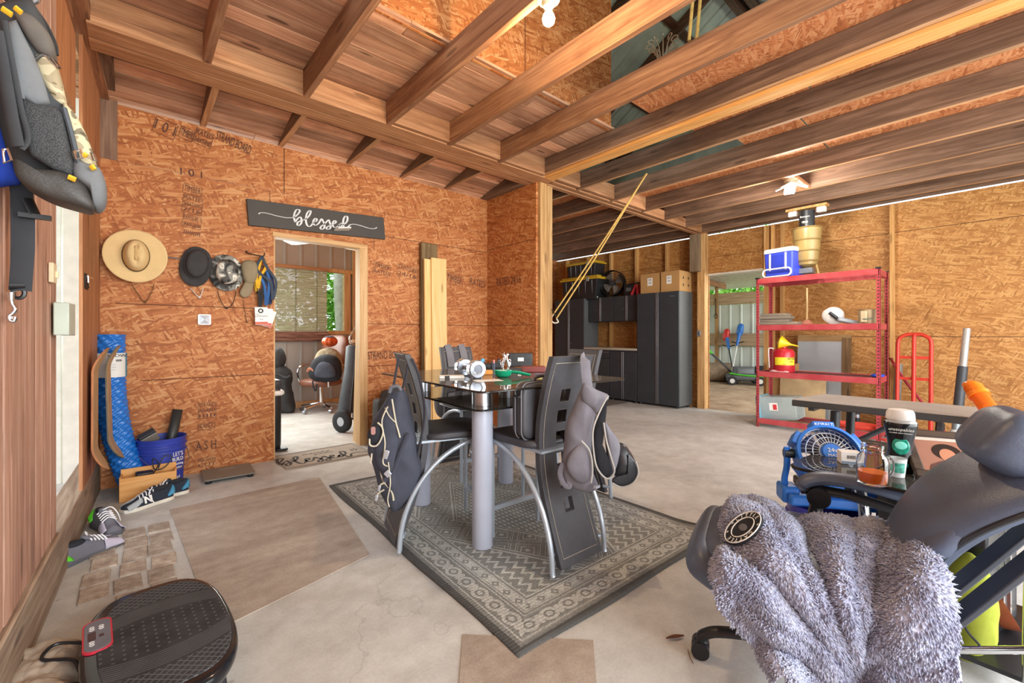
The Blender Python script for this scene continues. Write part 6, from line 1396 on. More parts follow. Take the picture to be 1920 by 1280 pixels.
# floor jack
FJ = thing('floor_jack', 'floor jack with a long silver handle and black grip by the far wall', 'jack', (6.5, .35, fz(6.5)))
b = MB(); b.bb((-.25, -.12, .04), (.25, -.09, .13)); b.bb((-.25, .09, .04), (.25, .12, .13)); b.bb((.05, -.09, .05), (.22, .09, .12)); b.build('chassis', M('grey jack steel', '#8f9090', .4, .5), FJ, bev=.006)
for x in (-.2, .2):
    for y in (-.14, .14): b = MB(); b.cone((x, y-.015, .035), (x, y+.015, .035), .035, .035, 16); b.build('wheel', BLACKP, FJ)
hb = Vector((.03, .0, .12)); htp = ax(1813, 616, 6.75)-Vector((6.5, .35, fz(6.5))); dd = htp-hb
b = MB(); b.cone(hb, hb+dd*.1, .05, .045, 14); b.build('socket', M('pale jack casting', '#b9b9b4', .5), FJ)
b = MB(); b.cone(hb+dd*.1, hb+dd*.3, .035, .035, 16); b.build('handle_sleeve', M('slate sleeve', '#7c8587', .4, .4), FJ)
b = MB(); b.cone(hb+dd*.3, hb+dd*.66, .042, .042, 16); b.build('grip', DARKP, FJ); b = MB(); b.cone(hb+dd*.66, htp, .033, .030, 16); b.build('handle', M('satin aluminium', '#b5b6b2', .35, .6), FJ)
# clutter beside the jack
t = thing('oil_filter', 'grey ribbed canister lying beside the floor jack', 'canister', (6.62, .53, fz(6.6)+.085)); b = MB(); b.lathe([(.001, -.1)]+[(.08+.004*(k % 2), -.1+.01*k) for k in range(21)]+[(.001, .1)], 28); b.xf(Matrix.Rotation(pi/2, 4, 'X')); b.build('canister', M('dull grey canister', '#7e8180', .5, .3), t)
t = thing('booster_cables', 'tangle of red and black cables on the floor under the folding table', 'cable')
for k, (c, r_) in enumerate((('#c03c34', .008), ('#232323', .008), ('#d27a4a', .006))):
    random.seed(30+k); b = MB(); b.tube(spline([(5.6+.5*random.random(), .25+.6*random.random(), fz(6)+.03+.12*random.random()) for _ in range(9)], 8), r_, 6); b.build('cable', M('cable '+c, c, .5), t)
t = thing('tool_box', 'yellow and black tool box on the floor behind the photo frame', 'tool box', (5.6, -.05, fz(5.6)), radians(10)); b = MB(); b.box((0, 0, .1), (.3, .36, .2)); b.build('bin', M('blue tool box', '#27458f', .4), t, bev=.012); b = MB(); b.box((0, 0, .22), (.31, .37, .05)); b.build('lid', BLACKP, t, bev=.01); b = MB(); b.box((-.157, .05, .13), (.004, .12, .07)); b.build('label', M('label yellow', '#e4d52c', .5), t)
# ================================================================== RIGHT FOREGROUND
# ---- folding table
FT = thing('folding_table', 'long grey topped folding table standing in front of the red shelf', 'table')
ZTB = .75
q = [gp(1484, 748, ZTB), gp(1546, 738, ZTB)]; d_ = Vector((-.02, -1, 0))
c4 = [q[0], q[1], q[1]+d_*1.5, q[0]+d_*1.5]
TOPM = M('dusty grey laminate', '#938a80', .6, 0, .12, 5); EDG = M('dark table edge', '#3a3634', .5)
b = MB(); b.loft([[p+Vector((0, 0, -.004)) for p in c4], [p for p in c4]]); b.build('tabletop', TOPM, FT)
b = MB(); b.loft([[p+Vector((0, 0, -.042)) for p in c4], [p+Vector((0, 0, -.0045)) for p in c4]]); b.build('edge_band', EDG, FT, bev=.006)
x0 = (q[0].x+q[1].x)/2
for yy in (q[0].y-.22, q[0].y-1.25):
    for sx_ in (-.2, .2):
        b = MB(); b.tube([(x0+sx_, yy, .70), (x0+sx_, yy+.03, fz(x0)+.012)], .024, 10); b.build('leg', BLACKP, FT)
    b = MB(); b.tube([(x0-.2, yy+.02, .25), (x0+.2, yy+.02, .25)], .012, 8); b.build('cross_bar', BLACKP, FT)
    for sx_ in (-.1, .1): b = MB(); b.tube([(x0+sx_, yy+.005, .45), (x0+sx_, yy-.32, .70)], .013, 8, flat=(1, .6)); b.build('brace', DARKP, FT)
b = MB(); b.box((x0, q[0].y-.1, .70), (.42, .03, .025)); b.build('apron', EDG, FT)
# ---- orange bubble wand
t = thing('bubble_wand', 'translucent orange bubble wand tube leaning beside the office chair headrest', 'bubble wand')
A_ = gp(1868, 786, ZTB+.012); Bw = ax(1822, 722, A_.x+.12); dd = Bw-A_
ORG = NT('translucent orange'); v_ = ORG.obj(); ORGM = ORG.out(ORG.ramp(ORG.noise(v_, 5, 3), ((.3, '#e8741c'), (.7, '#f2883a'))), .25, 0, **{'Transmission Weight': .45, 'IOR': 1.2})
b = MB(); b.cone(A_, A_+dd*.70, .034, .034, 20); b.build('tube', ORGM, t)
b = MB(); b.cone(A_+dd*.66, A_+dd*.76, .041, .041, 20); b.cone(A_+dd*.76, A_+dd*.97, .034, .034, 20); b.build('screw_cap', M('orange cap', '#ea7a1c', .3), t)
for k in range(5): b = MB(); u = A_+dd*(.79+.035*k); b.cone(u, u+dd*.015, .0365, .0365, 20); b.build('cap_ridge', M('orange cap', '#ea7a1c', .3), t)
b = MB(); b.ell(A_+dd*.99, (.07, .07, .05), n=10); b.build('tip', M('orange cap', '#ea7a1c', .3), t)
b = MB(); b.tube(spline([A_+dd*f+Vector((0, o_, 0)) for f, o_ in ((.1, -.01), (.3, .014), (.45, -.012), (.6, .01))], 6), .004, 6); b.build('inner_wand', M('pale wand', '#f2d5a8', .4), t)
# ---- glass side table with chrome legs
GZ = .62
GT = thing('side_table', 'glass side table with curved chrome legs beside the office chair', 'table', (2.38, .13, 0), radians(-3))
b = MB(); b.prism(rrect(.80, .86, .05, 6), GZ-.012, GZ); o = b.build('glass_top', thin_glass('side table glass', '#7f877f', .14), GT, bev=.003)
b = MB(); b.tube([(x, y, GZ-.006) for x, y in rrect(.801, .861, .05, 6)], .0062, 6, closed=True); b.build('edge', M('dark glass edge', '#23221f', .15), o)
for sy in (-1, 1):
    b = MB(); b.tube(spline([(-.30, sy*.20, .01), (-.305, sy*.20, .25), (-.30, sy*.21, .5), (-.25, sy*.25, .59), (-.15, sy*.28, .604), (.15, sy*.28, .604), (.25, sy*.25, .59), (.30, sy*.21, .5), (.305, sy*.2, .25), (.3, sy*.2, .01)], 8), .019, 14); b.build('leg', CHROME, GT)
b = MB(); b.tube(spline([(-.33, -.20, .2), (-.30, -.05, .1), (-.26, .08, .02)], 8), .012, 10); b.build('low_rail', CHROME, GT)
b = MB(); b.box((.02, -.0, .06), (.56, .36, .015)); b.build('low_shelf', BLACKP, GT)
# black amplifier box under the table
t = thing('speaker_cabinet', 'black box with chrome strips and white script under the glass side table', 'speaker', (2.42, .16, .068), radians(-12))
b = MB(); b.bb((-.17, -.16, 0), (.17, .16, .46)); b.build('cabinet', GLB, t, bev=.01)
for x in (-.02, .06): b = MB(); b.bb((x, -.165, .02), (x+.016, -.155, .44)); b.bb((-.175, x, .02), (-.165, x+.016, .44)); b.build('chrome_strip', CHROME, t)
text('ylo', .06, WHITE_INK, 'script_print', t, Matrix.Translation((-.1715, .095, .33)) @ Matrix.Rotation(-pi/2, 4, 'Z') @ Matrix.Rotation(pi/2, 4, 'X'), shear=.4); text('ylo', .06, WHITE_INK, 'script_print', t, face_mx((-.09, -.1615, .33)), shear=.4)
def gt(px, py, dz=0.): return gp(px, py, GZ+dz)
# mason jar mug
JP = gt(1636, 908); t = thing('mason_jar', 'glass mason jar mug holding orange drink on the side table', 'jar', JP, radians(-40))
GLA = NT('clear jar glass'); GLAM = GLA.out((.97, .98, .98), .02, 0, **{'Transmission Weight': 1., 'IOR': 1.28})
s_ = .92
b = MB(); b.lathe([(r*s_, z*s_) for r, z in ((.001, .002), (.04, .002), (.047, .006), (.05, .03), (.05, .09), (.046, .108), (.034, .122), (.033, .128), (.037, .130), (.037, .136), (.034, .138), (.036, .15), (.035, .156), (.0325, .156), (.031, .128), (.042, .108), (.0465, .09), (.0465, .03), (.043, .012), (.001, .010))], 40); b.build('jar', GLAM, t)
b = MB(); b.lathe([(r*s_, z*s_) for r, z in ((.001, .012), (.042, .013), (.0455, .03), (.0455, .052), (.001, .052))], 32); b.build('drink', M('orange drink', '#f0701c', .2, 0, .05), t)
b = MB(); b.tube(spline([(.045*s_, 0, .1*s_), (.062, 0, .102*s_), (.072, 0, .08*s_), (.07, 0, .05*s_), (.055, 0, .03*s_), (.045, 0, .03*s_)], 6), .0065, 10); b.build('handle', GLAM, t)
# laundry bead bottle
t = thing('laundry_bottle', 'black and green laundry bead bottle with a white cap on the side table', 'bottle', gt(1688, 884), radians(-80)); k = .245/.25
b = MB(); b.loft([[(rx*cos(a), ry*sin(a), z*k) for a in [2*pi*j/32 for j in range(32)]] for rx, ry, z in ((.038, .026, .0), (.043, .03, .008), (.042, .03, .05), (.036, .027, .09), (.040, .03, .13), (.047, .034, .165), (.051, .036, .185), (.050, .035, .2), (.046, .033, .208))]); bt = b.build('bottle', M('black bottle', '#15181b', .18, 0, .1), t)
b = MB(); b.loft([[(rx*cos(a), ry*sin(a), z*k) for a in [2*pi*j/32 for j in range(32)]] for rx, ry, z in ((.0485, .0345, .19), (.050, .036, .2), (.046, .034, .207))]); b.build('clear_collar', M('grey clear plastic', '#a9a8a3', .25), t)
b = MB(); b.loft([[(rx*cos(a), ry*sin(a), z*k) for a in [2*pi*j/32 for j in range(32)]] for rx, ry, z in ((.043, .033, .206), (.044, .034, .212), (.042, .032, .235), (.036, .028, .246), (.02, .015, .249))]); b.build('cap', M('frosted white cap', '#d9d3cc', .4), t)
b = MB(); b.ell((0, -.0275, .107*k), (.052, .008, .066), n=14); b.build('emblem', M('teal emblem', '#19876f', .2, 0, .5, 60), bt); b = MB(); b.ell((0, -.0322, .11*k), (.036, .004, .03), n=12); b.build('emblem_glow', M('mint emblem', '#7fe0cf', .2, 0, .2, 80), bt)
b = MB(); b.ell((.0, -.028, .035*k), (.045, .008, .03), n=10); b.build('leaf_emblem', M('teal emblem', '#19876f', .2, 0, .5, 60), bt)
text('unstopables', .0155, WHITE_INK, 'brand_print', bt, face_mx((0, -.0362, .172*k)), shear=.2); text('in-wash scent booster', .0075, WHITE_INK, 'brand_print', bt, face_mx((0, -.0362, .159*k)))
# frosted cup
t = thing('frosted_cup', 'small frosted cup with a green print in front of the laundry bottle', 'cup', gt(1680, 886)+Vector((-.05, -.05, 0)), radians(-45)); cp_ = gt(1682, 893); t.location = cp_
FRO = NT('frosted plastic'); FROM = FRO.out((.88, .9, .9), .35, 0, **{'Transmission Weight': .6, 'IOR': 1.2})
b = MB(); b.lathe(((.001, .001), (.022, .001), (.029, .07), (.0275, .07), (.021, .004), (.001, .004)), 28); b.build('cup', FROM, t)
b = MB(); b.lathe(((.0275, .02), (.0292, .056)), 20, a0=radians(200), a1=radians(280)); b.build('print', M('green cup print', '#3f8f7c', .5, 0, .6, 90), t)
# boxes with barcodes
t = thing('carton', 'small white barcoded carton behind the mason jar', 'carton', gt(1592, 868), radians(-62)); b = MB(); b.box((0, 0, .026), (.07, .05, .05)); b.build('box', WHITE_INK, t, bev=.002); text('IlIIlIlI', .02, BLACK_INK, 'barcode', t, face_mx((0, -.0255, .03)), sx=.8); b = MB(); b.box((0, -.0255, .008), (.066, .001, .01)); b.build('blue_band', M('blue grey band', '#7f93a8', .5), t)
t = thing('lighter_case', 'dark case with a small white label behind the frosted cup', 'case', gt(1714, 880), radians(-70)); b = MB(); b.box((0, 0, .015), (.09, .035, .03)); b.build('case', BLACKP, t, bev=.004); b = MB(); b.box((-.01, -.018, .016), (.03, .001, .018)); b.build('label', WHITE_INK, t)
# photo frame
PF = thing('photo_frame', 'dark timber frame with an old portrait photograph leaning on the side table', 'picture frame', gt(1798, 906)+Vector((.0, .0, .006)), rot=(radians(-48), 0, radians(-66)))
W_FRM = wood('dark walnut frame', '#2c211b', '#43352b', '#5a4839', 'X', vari=.1, knots=0)
fw, fh, fb = .235, .215, .03
for x0_, x1_, z0_, z1_ in ((-fw/2, fw/2, 0, fb), (-fw/2, fw/2, fh-fb, fh), (-fw/2, -fw/2+fb, fb, fh-fb), (fw/2-fb, fw/2, fb, fh-fb)):
    b = MB(); b.bb((x0_, -.012, z0_), (x1_, .012, z1_)); b.build('frame_rail', W_FRM, PF, bev=.004)
b = MB(); b.bb((-fw/2+fb, -.002, fb), (fw/2-fb, .004, fh-fb)); ph = b.build('photograph', M('brown photo ground', '#9a6b58', .35, 0, .1, 6), PF)
def flat(name, pts, z, mat): b = MB(); b.loft([[(x, -.0025-z, y) for x, y in pts], [(x, -.0022, y) for x, y in pts]]); return b.build(name, mat, ph, smooth=False)
flat('photo_border', [(-.087, fh-fb-.014), (.087, fh-fb-.014), (.087, fh-fb), (-.087, fh-fb)], .0006, M('pale photo edge', '#c9b9ac', .4))
flat('hair', [(.042*cos(a), .122+.036*sin(a)) for a in [2*pi*j/20 for j in range(20)]], .0008, M('dark hair print', '#2a1a15', .4))
flat('face', [(.024*cos(a), .106+.03*sin(a)) for a in [2*pi*j/20 for j in range(20)]], .0012, M('skin print', '#b67a5c', .4))
flat('shoulders', [(-.07, fb), (.07, fb), (.06, .06), (.025, .08), (-.025, .08), (-.06, .06)], .0014, M('dark jacket print', '#5a3a34', .4))
b = MB(); b.tube([(0, .012, fh*.8), (0, .2, .02)], .008, 6); b.build('easel_leg', BLACKP, PF)
# tiny figurine
t = thing('toy_figure', 'tiny pale green figurine in front of the photo frame', 'figurine', gt(1744, 893)); b = MB(); b.ell((0, 0, .012), (.02, .016, .024), n=8); b.ell((.006, 0, .022), (.016, .004, .014), n=6); b.build('body', M('pale lime toy', '#c9d79a', .5), t); b = MB(); b.ell((0, 0, .03), (.014, .014, .014), n=8); b.build('head', M('cream toy', '#e8d9b0', .5), t)
t = thing('glass_tumbler', 'low clear glass tumbler partly hidden by the office chair back', 'glass', gt(1800, 898)); b = MB(); b.lathe(((.001, .002), (.026, .002), (.03, .05), (.028, .05), (.024, .006), (.001, .006)), 28); b.build('tumbler', GLAM, t)
t = thing('charging_cable', 'thin black cable lying over the glass side table', 'cable'); b = MB(); b.tube(spline([gt(x, y, .004) for x, y in ((1720, 822), (1712, 845), (1722, 850), (1712, 868), (1660, 872), (1640, 880))], 6), .0025, 6); b.build('cable', BLACKP, t)
# ---- blue bucket and cordless fan
bk2 = bucket('bucket', 'blue bucket on the floor carrying the blue cordless fan', (2.35, .53, 0), M('bucket violet blue', '#3b3aa8', .35, 0, .1), .152, .39, 2.0)
on_bucket(bk2, '5 gal', .04, radians(215), .2, .14)
FN = thing('cordless_fan', 'blue cordless fan with a wire grille standing on the blue bucket by the side table', 'fan', (2.35, .53, .392), radians(-56))
KB = M('fan blue', '#2f76d2', .4, 0, .06); rF = .125; zc = .215
b = MB(); b.bb((-.17, -.08, 0), (.17, .1, .05)); b.bb((-.19, -.05, 0), (-.12, .05, .075)); b.bb((.12, -.05, 0), (.19, .05, .075)); b.build('base', KB, FN, bev=.012)
b = MB(); b.bb((-.1, .0, .048), (.1, .11, .09)); b.build('battery_housing', DARKP, FN, bev=.01)
for s in (-1, 1): b = MB(); b.tube(spline([(s*.155, 0, .03), (s*.168, 0, .09), (s*.158, 0, .16), (s*.158, 0, zc+.03)], 6), .019, 8, flat=(.6, 1)); b.build('yoke_arm', KB, FN)
for s in (-1, 1): b = MB(); b.cone((s*.13, 0, zc), (s*.17, 0, zc), .02, .022, 14); b.build('pivot', BLACKP, FN)
hm = Matrix.Translation((0, 0, zc)) @ Matrix.Rotation(radians(-28), 4, 'X')
hd = thing('x', 'x', 'x'); 
for k in ('label', 'category'): del hd[k]
hd.name = 'fan_head'; hd.parent = FN; hd.matrix_local = hm
fan_head(hd, rF*.93, M('grey wire grille', '#b9bec4', .35, .5), M('smoky fan blade', '#4b566e', .35), 5, spokes=32, ringn=5)
b = MB(); b.lathe(((rF*.93, -.05), (rF*1.03, -.045), (rF*1.05, .03), (rF*.98, .05), (rF*.95, .03), (rF*.93, -.05)), 48); b.xf(Matrix.Rotation(pi/2, 4, 'X') @ Matrix.Diagonal((1, 1, -1, 1))); b.build('housing_ring', KB, hd)
b = MB()
for a in (0, 60, 120, 180, 240, 300):
    a_ = radians(a+90); b.box((rF*1.05*cos(a_), .0, rF*1.05*sin(a_)), (.088 if a == 0 else .062, .075, .034), (0, -(a_-pi/2), 0))
    if a == 0: b.build('lug', KB, hd, bev=.006); 
    else: b.build('lug', KB, hd, bev=.006)
    b = MB()
b.bm.free()
b = MB(); b.lathe(((.001, -.07), (.036, -.069), (.04, -.06), (.04, -.03), (.001, -.03)), 28); b.xf(Matrix.Rotation(pi/2, 4, 'X') @ Matrix.Diagonal((1, 1, -1, 1))); b.build('hub', KB, hd)
b = MB(); b.lathe(((.001, .0), (.045, 0), (.045, .06), (.001, .065)), 20); b.xf(Matrix.Rotation(-pi/2, 4, 'X')); b.build('motor', DARKP, hd)
FR_ = Matrix.Identity(4)
text('24v', .026, WHITE_INK, 'hub_print', hd, face_mx((0, -.0705, .007))); text('MAX', .016, WHITE_INK, 'hub_print', hd, face_mx((0, -.0705, -.015)), sx=1.2); text('KOBALT', .018, WHITE_INK, 'brand_print', hd, face_mx((0, -.0385, rF*1.06)), sx=1.1)
# ---- office chair
OC = thing('office_chair', 'black leather office chair under a grey fleece blanket at the right front', 'office chair', (1.665, .43, 0), radians(18))
LE2 = M('soft black leather', '#505a6e', .4, 0, .12, 8, .2, 220)
b = MB(); b.ell((0, .03, .435), (.54, .56, .12), e=.55); b.build('seat', LE2, OC); b = MB(); b.ell((0, .27, .40), (.52, .16, .12), (.5, 0, 0), e=.6); b.build('seat_front_roll', LE2, OC); b = MB(); b.ell((0, .02, .375), (.46, .5, .05), e=.5); b.build('seat_pan', BLACKP, OC)
b = MB(); b.cone((0, 0, .1), (0, 0, .37), .03, .028, 16); b.build('gas_column', STEEL, OC)
b = MB(); b.bb((-.12, -.16, .33), (.12, .12, .36)); b.build('mechanism', DARKP, OC, bev=.01)
for k in range(5):
    a = radians(96+72*k); d_ = Vector((cos(a), sin(a), 0))
    b = MB(); b.tube(spline([d_*.02+Vector((0, 0, .105)), d_*.14+Vector((0, 0, .118)), d_*.26+Vector((0, 0, .10)), d_*.31+Vector((0, 0, .075)), d_*.32+Vector((0, 0, .055))], 5), .024, 10, flat=(1, .7), up=(0, 0, 1)); b.build('base_arm', BLACKP, OC)
    p = d_*.32; cs = b = MB(); s_ = Vector((-d_.y, d_.x, 0))
    b.cone(p-s_*.032+Vector((0, 0, .03)), p-s_*.006+Vector((0, 0, .03)), .03, .03, 18); b.cone(p+s_*.006+Vector((0, 0, .03)), p+s_*.032+Vector((0, 0, .03)), .03, .03, 18); b.ell(p+Vector((0, 0, .048)), (.045, .05, .035), n=8); b.build('caster', BLACKP, OC)
# reclined back: a padded slab, seen from behind
RC = radians(35); B0 = Vector((0, -.255, .44))
bx = Matrix.Translation(B0) @ Matrix.Rotation(RC, 4, 'X')
def backshape(u, v, s):
    z = .80*v; w = (.13+.108*sin(min(1, v*1.5)*pi*.5)**1.3)*(1-.25*max(0, v-.8)/.2)
    x = (u-.5)*2; xx = math.copysign(abs(x)**.9, x)*w
    edge = (1-abs(x)**3.5)*(1 if v < .93 else max(0, 1-((v-.93)/.07)**2))*(1 if v > .04 else v/.04)
    y = .05*sin(v*pi*1.7+.3) + s*(.02+.048*edge)
    return bx @ Vector((xx, y, z))
b = MB(); b.grid(lambda u, v: backshape(u, v, 1), 20, 26); b.grid(lambda u, v: backshape(u, v, -.72), 20, 26)
b.bm.verts.ensure_lookup_table(); n_ = 21*27
for j in range(26):
    for e_ in (0, 20):
        i0 = j*21+e_; i1 = (j+1)*21+e_; vs = b.bm.verts; b.bm.faces.new([vs[i0], vs[i1], vs[n_+i1], vs[n_+i0]])
for i in range(20):
    for r_ in (0, 26): vs = b.bm.verts; b.bm.faces.new([vs[r_*21+i], vs[r_*21+i+1], vs[n_+r_*21+i+1], vs[n_+r_*21+i]])
bko = b.build('backrest', LE2, OC, ang=60)
b = MB(); b.tube([backshape(0, v/30, .0) for v in range(31)]+[backshape(u/12, 1, 0) for u in range(1, 13)]+[backshape(1, 1-v/30, 0) for v in range(1, 31)], .0075, 8); b.build('piping', M('black piping', '#24262b', .35), bko)
for sx_ in (-.15, -.045): b = MB(); b.loft([[bx @ Vector((sx_+x_, y_, z_)) for x_, y_ in ((-.034, -.075), (.034, -.075), (.034, -.06), (-.034, -.06))] for z_ in (-.14, .42)]); b.build('back_bar', M('grey back bar', '#3f434c', .45, .2), OC, bev=.004)
b = MB(); b.ell((-.07, .10, .455), (.25, .13, .165), e=.6); b.warp(lambda c: (c.x, c.y+.01*abs(sin(c.x*26)), c.z)); b.xf(bx); b.build('headrest', LE2, OC)
b = MB(); b.ell((0, .06, .17), (.36, .07, .2), e=.65); b.xf(bx); b.build('lumbar_pad', LE2, OC)
for s, nm in ((1, 'right'),):
    b = MB(); b.tube(spline([(s*.29, -.42, .555), (s*.30, -.30, .585), (s*.31, -.18, .602), (s*.312, -.08, .604), (s*.31, -.02, .585), (s*.31, .0, .555)], 7), [.028]*3+[.033]*29+[.029]*4, 12, flat=(1.3, .72), up=(0, 0, 1)); ar = b.build('arm_pad', LE2, OC)
    b = MB(); b.tube(spline([(s*.31, -.0, .55), (s*.31, -.06, .555), (s*.31, -.16, .55), (s*.29, -.36, .51)], 7), .022, 10, flat=(1, .8), up=(0, 0, 1)); b.build('arm_shell', BLACKP, ar)
    b = MB(); b.cone((s*.27, -.055, .535), (s*.345, -.055, .535), .038, .038, 24); b.cone((s*.262, -.055, .535), (s*.27, -.055, .535), .018, .018, 16); b.build('arm_pivot', BLACKP, OC)
    b = MB(); b.tube([(s*.30, -.055, .52), (s*.30, -.03, .40), (s*.24, .02, .37)], .028, 10, flat=(1, .7)); b.build('arm_post', BLACKP, OC)
# ---- fleece blanket over the seat and the near side
BK = thing('blanket', 'grey plush fleece blanket with a round black patch draped over the office chair', 'blanket', (1.665, .43, 0), radians(18))
FL = NT('plush fleece'); v_ = FL.obj(); f1 = FL.noise(v_, 60, 4, .7, 1.2); f2 = FL.noise(v_, 9, 4)
FL.bump(f1, .9, .012)
FLM = FL.out(FL.ramp(f1*.6+f2*.4, ((.3, '#9a9fbd'), (.5, '#bdc2dd'), (.68, '#e6e9f8'))), .95, **{'Specular IOR Level': .1, 'Sheen Weight': .25})
def blank(u, v):
    """u: from the far side over the seat and down the near side, v: from the front edge to the back"""
    u = max(0, min(1, u)); v = max(0, min(1, v))
    y = .255-.53*v; L_ = .98*u; top_r = .19; flatw = .44; r0 = .075
    ztop = .475+.03*exp(-((v-.22)/.2)**2)+.05*exp(-((v-.95)/.18)**2)
    nx, nz = 0., 1.
    if L_ < flatw: x = top_r-L_; z = ztop+.03*sin(L_/flatw*pi)
    else:
        s = L_-flatw; a = min(s/r0, 1.5); nx, nz = -sin(a), cos(a)
        x = top_r-flatw-r0*sin(a); z = ztop-r0*(1-cos(a))
        if s > r0*1.5: x -= .10*(s-r0*1.5); z -= s-r0*1.5
    # creases gathering at a pinch on the hanging side
    du, dv = u-.80, (v-.58)*1.1; d = hypot(du, dv); an = atan2(dv, du)
    cr = (abs(sin(4.5*an+.5))**.55-.62)*.075+(abs(sin(8*an+1.9))**.6-.6)*.03
    k = min(1, d*2.2)*(1-.35*min(1, d*1.2))
    h = cr*k - .05*exp(-(d/.16)**2) + .012*sin(v*19+u*6)*u
    yy = y
    if L_ >= flatw:
        w = max(0, (u-.5)/.5)
        z += (.34*(1-v)**1.4+.20*exp(-((v-.70)/.08)**2)-.03)*w**1.2; yy -= .16*w*(1-v); yy += (-.09-yy)*.30*exp(-(d/.3)**2)
    if v < .06: z -= (.06-v)*.9
    n3 = noise.noise((u*9, v*9, 2.2))*.012+h
    return Vector((x+nx*n3, yy+noise.noise((u*7, v*7, 5))*.01, max(.02, z+nz*n3)))
b = MB(); b.grid(blank, 110, 90); bl = b.build('fleece', FLM, BK, solid=.012, ang=180)
random.seed(12); V_p, F_p = [], []
for _ in range(34000):                                           # the plush pile: short curled tufts of real yarn
    u = random.random(); v = random.random()
    p = blank(u, v); du = blank(u+.004, v)-p; dv = blank(u, v+.004)-p; n = du.cross(dv)
    if n.length < 1e-9: continue
    n.normalize(); n = -n if (n.z < 0 and u < .5) or (u >= .5 and n.x > .2) else n
    comb = noise.noise_vector(p*9)*.9+Vector((0, 0, -.55))
    t1 = (n+comb*.8+Vector((random.uniform(-.4, .4), random.uniform(-.4, .4), random.uniform(-.4, .4)))).normalized()
    L_ = random.uniform(.009, .016); w = .0026; s1 = t1.orthogonal().normalized(); s2 = t1.cross(s1); q = p+n*.004
    i = len(V_p); mid = q+t1*L_*.6; tip = mid+(t1+comb).normalized()*L_*.5
    for k in range(3): V_p.append(q+(s1*cos(k*2.094)+s2*sin(k*2.094))*w)
    for k in range(3): V_p.append(mid+(s1*cos(k*2.094)+s2*sin(k*2.094))*w*.9)
    V_p.append(tip)
    for k in range(3): F_p.append((i+k, i+(k+1) % 3, i+3+(k+1) % 3, i+3+k)); F_p.append((i+3+k, i+3+(k+1) % 3, i+6))
me = bpy.data.meshes.new('pile'); me.from_pydata([tuple(v) for v in V_p], [], F_p); me.update()
for pg in me.polygons: pg.use_smooth = True
pile = bpy.data.objects.new('pile', me); COL.objects.link(pile); me.materials.append(FLM); pile.parent = BK; pile['kind'] = 'stuff'
# round patch near the top of the blanket
pc_ = blank(.36, .17); nn_ = (blank(.42, .17)-blank(.30, .17)).cross(blank(.36, .25)-blank(.36, .09)).normalized(); nn_ = nn_ if nn_.z > 0 else -nn_
pm = Matrix.Translation(pc_+nn_*.02) @ nn_.to_track_quat('Z', 'Y').to_matrix().to_4x4() @ Matrix.Diagonal((.9, 1.15, 1, 1))
b = MB(); b.lathe(((.001, .003), (.058, .002), (.06, -.004), (.001, -.004)), 36); b.xf(pm); pt = b.build('patch', BLACKF, BK)
for r_ in (.057, .036): b = MB(); b.tube([pm @ Vector((r_*cos(a), r_*sin(a), .004)) for a in [2*pi*j/36 for j in range(36)]], .0018, 5, closed=True); b.build('patch_ring', WHITE_INK, pt)
for k_, ch in enumerate('LITTLE * CATTLE * *'):
    if ch == ' ': continue
    a = pi*.95-2*pi*k_/19; text(ch, .017, WHITE_INK, 'patch_letter', pt, pm @ Matrix.Translation((.0465*cos(a), .0465*sin(a), .0035)) @ Matrix.Rotation(a-pi/2, 4, 'Z'))
b = MB(); b.ell((0, 0, .003), (.04, .022, .004), n=8); b.xf(pm); b.build('patch_emblem', GREYF, pt)
# ---- things behind the chair back
t = thing('cushion', 'lime green cushion slumped on the floor behind the office chair', 'cushion')
LIMEC = fabric('lime plush', '#8d9430', .9, .18, 500, .3)
pillow('pad', ((1786, 1092), (1800, 1055), (1820, 1036), (1842, 1062), (1854, 1120), (1856, 1170), (1848, 1215), (1830, 1226), (1800, 1234), (1788, 1180), (1784, 1130)), dplane(1.50), TOCAM, .06, .06, LIMEC, t, .006)
b = MB(); b.tube(spline([_C+ray(x, y)*1.435 for x, y in ((1802, 1146), (1812, 1180), (1834, 1206), (1842, 1220))], 5), .004, 6); b.build('zip_line', BLACKP, t)
t = thing('copper_bowl', 'copper coloured bowl tipped on its side behind the chrome table leg', 'bowl', _C+ray(1862, 1122)*1.62, rot=(radians(60), radians(25), 0)); COP = M('copper clay', '#a2583a', .35, .2, .2)
b = MB(); b.lathe(((.001, -.07), (.05, -.065), (.09, -.03), (.105, .02), (.1, .02), (.085, -.025), (.048, -.055), (.001, -.06)), 30); b.build('bowl', COP, t)
t = thing('perforated_bracket', 'grey perforated metal bracket on the floor behind the lime cushion', 'bracket', _C+ray(1872, 1172)*1.68, radians(-40)); t.location.z = 0.0; hb_ = (_C+ray(1872, 1150)*1.68).z
b = MB(); b.bb((-.16, -.03, 0), (.16, .03, hb_)); b.build('rail', M('dull steel rail', '#8d8578', .45, .5), t, bev=.004)
for k in range(4): b = MB(); b.ell((-.11+.075*k, -.031, hb_-.05), (.035, .004, .022), n=8); b.build('slot', BLACKP, t)
# dead leaf and twig on the slab
o = MB(); o.grid(lambda u, v: ((u-.5)*.012*sin(v*pi)*1.6, (v-.5)*.075, .004+.006*(abs(u-.5)*2)), 6, 10); o = o.build('dead_leaf', M('brown leaf', '#6b4630', .8, 0, .3), solid=.001); o.location = gp(1266, 1197); o.rotation_euler = (0, 0, radians(60)); tag(o, 'dry brown leaf on the concrete left of the chair caster', 'leaf')
o = MB().tube(spline([gp(x, y, .003) for x, y in ((1290, 1218), (1294, 1232), (1300, 1243))], 4), .0015, 5).build('twig', M('brown leaf', '#6b4630', .8)); tag(o, 'thin twig on the concrete just below the dry leaf', 'twig')
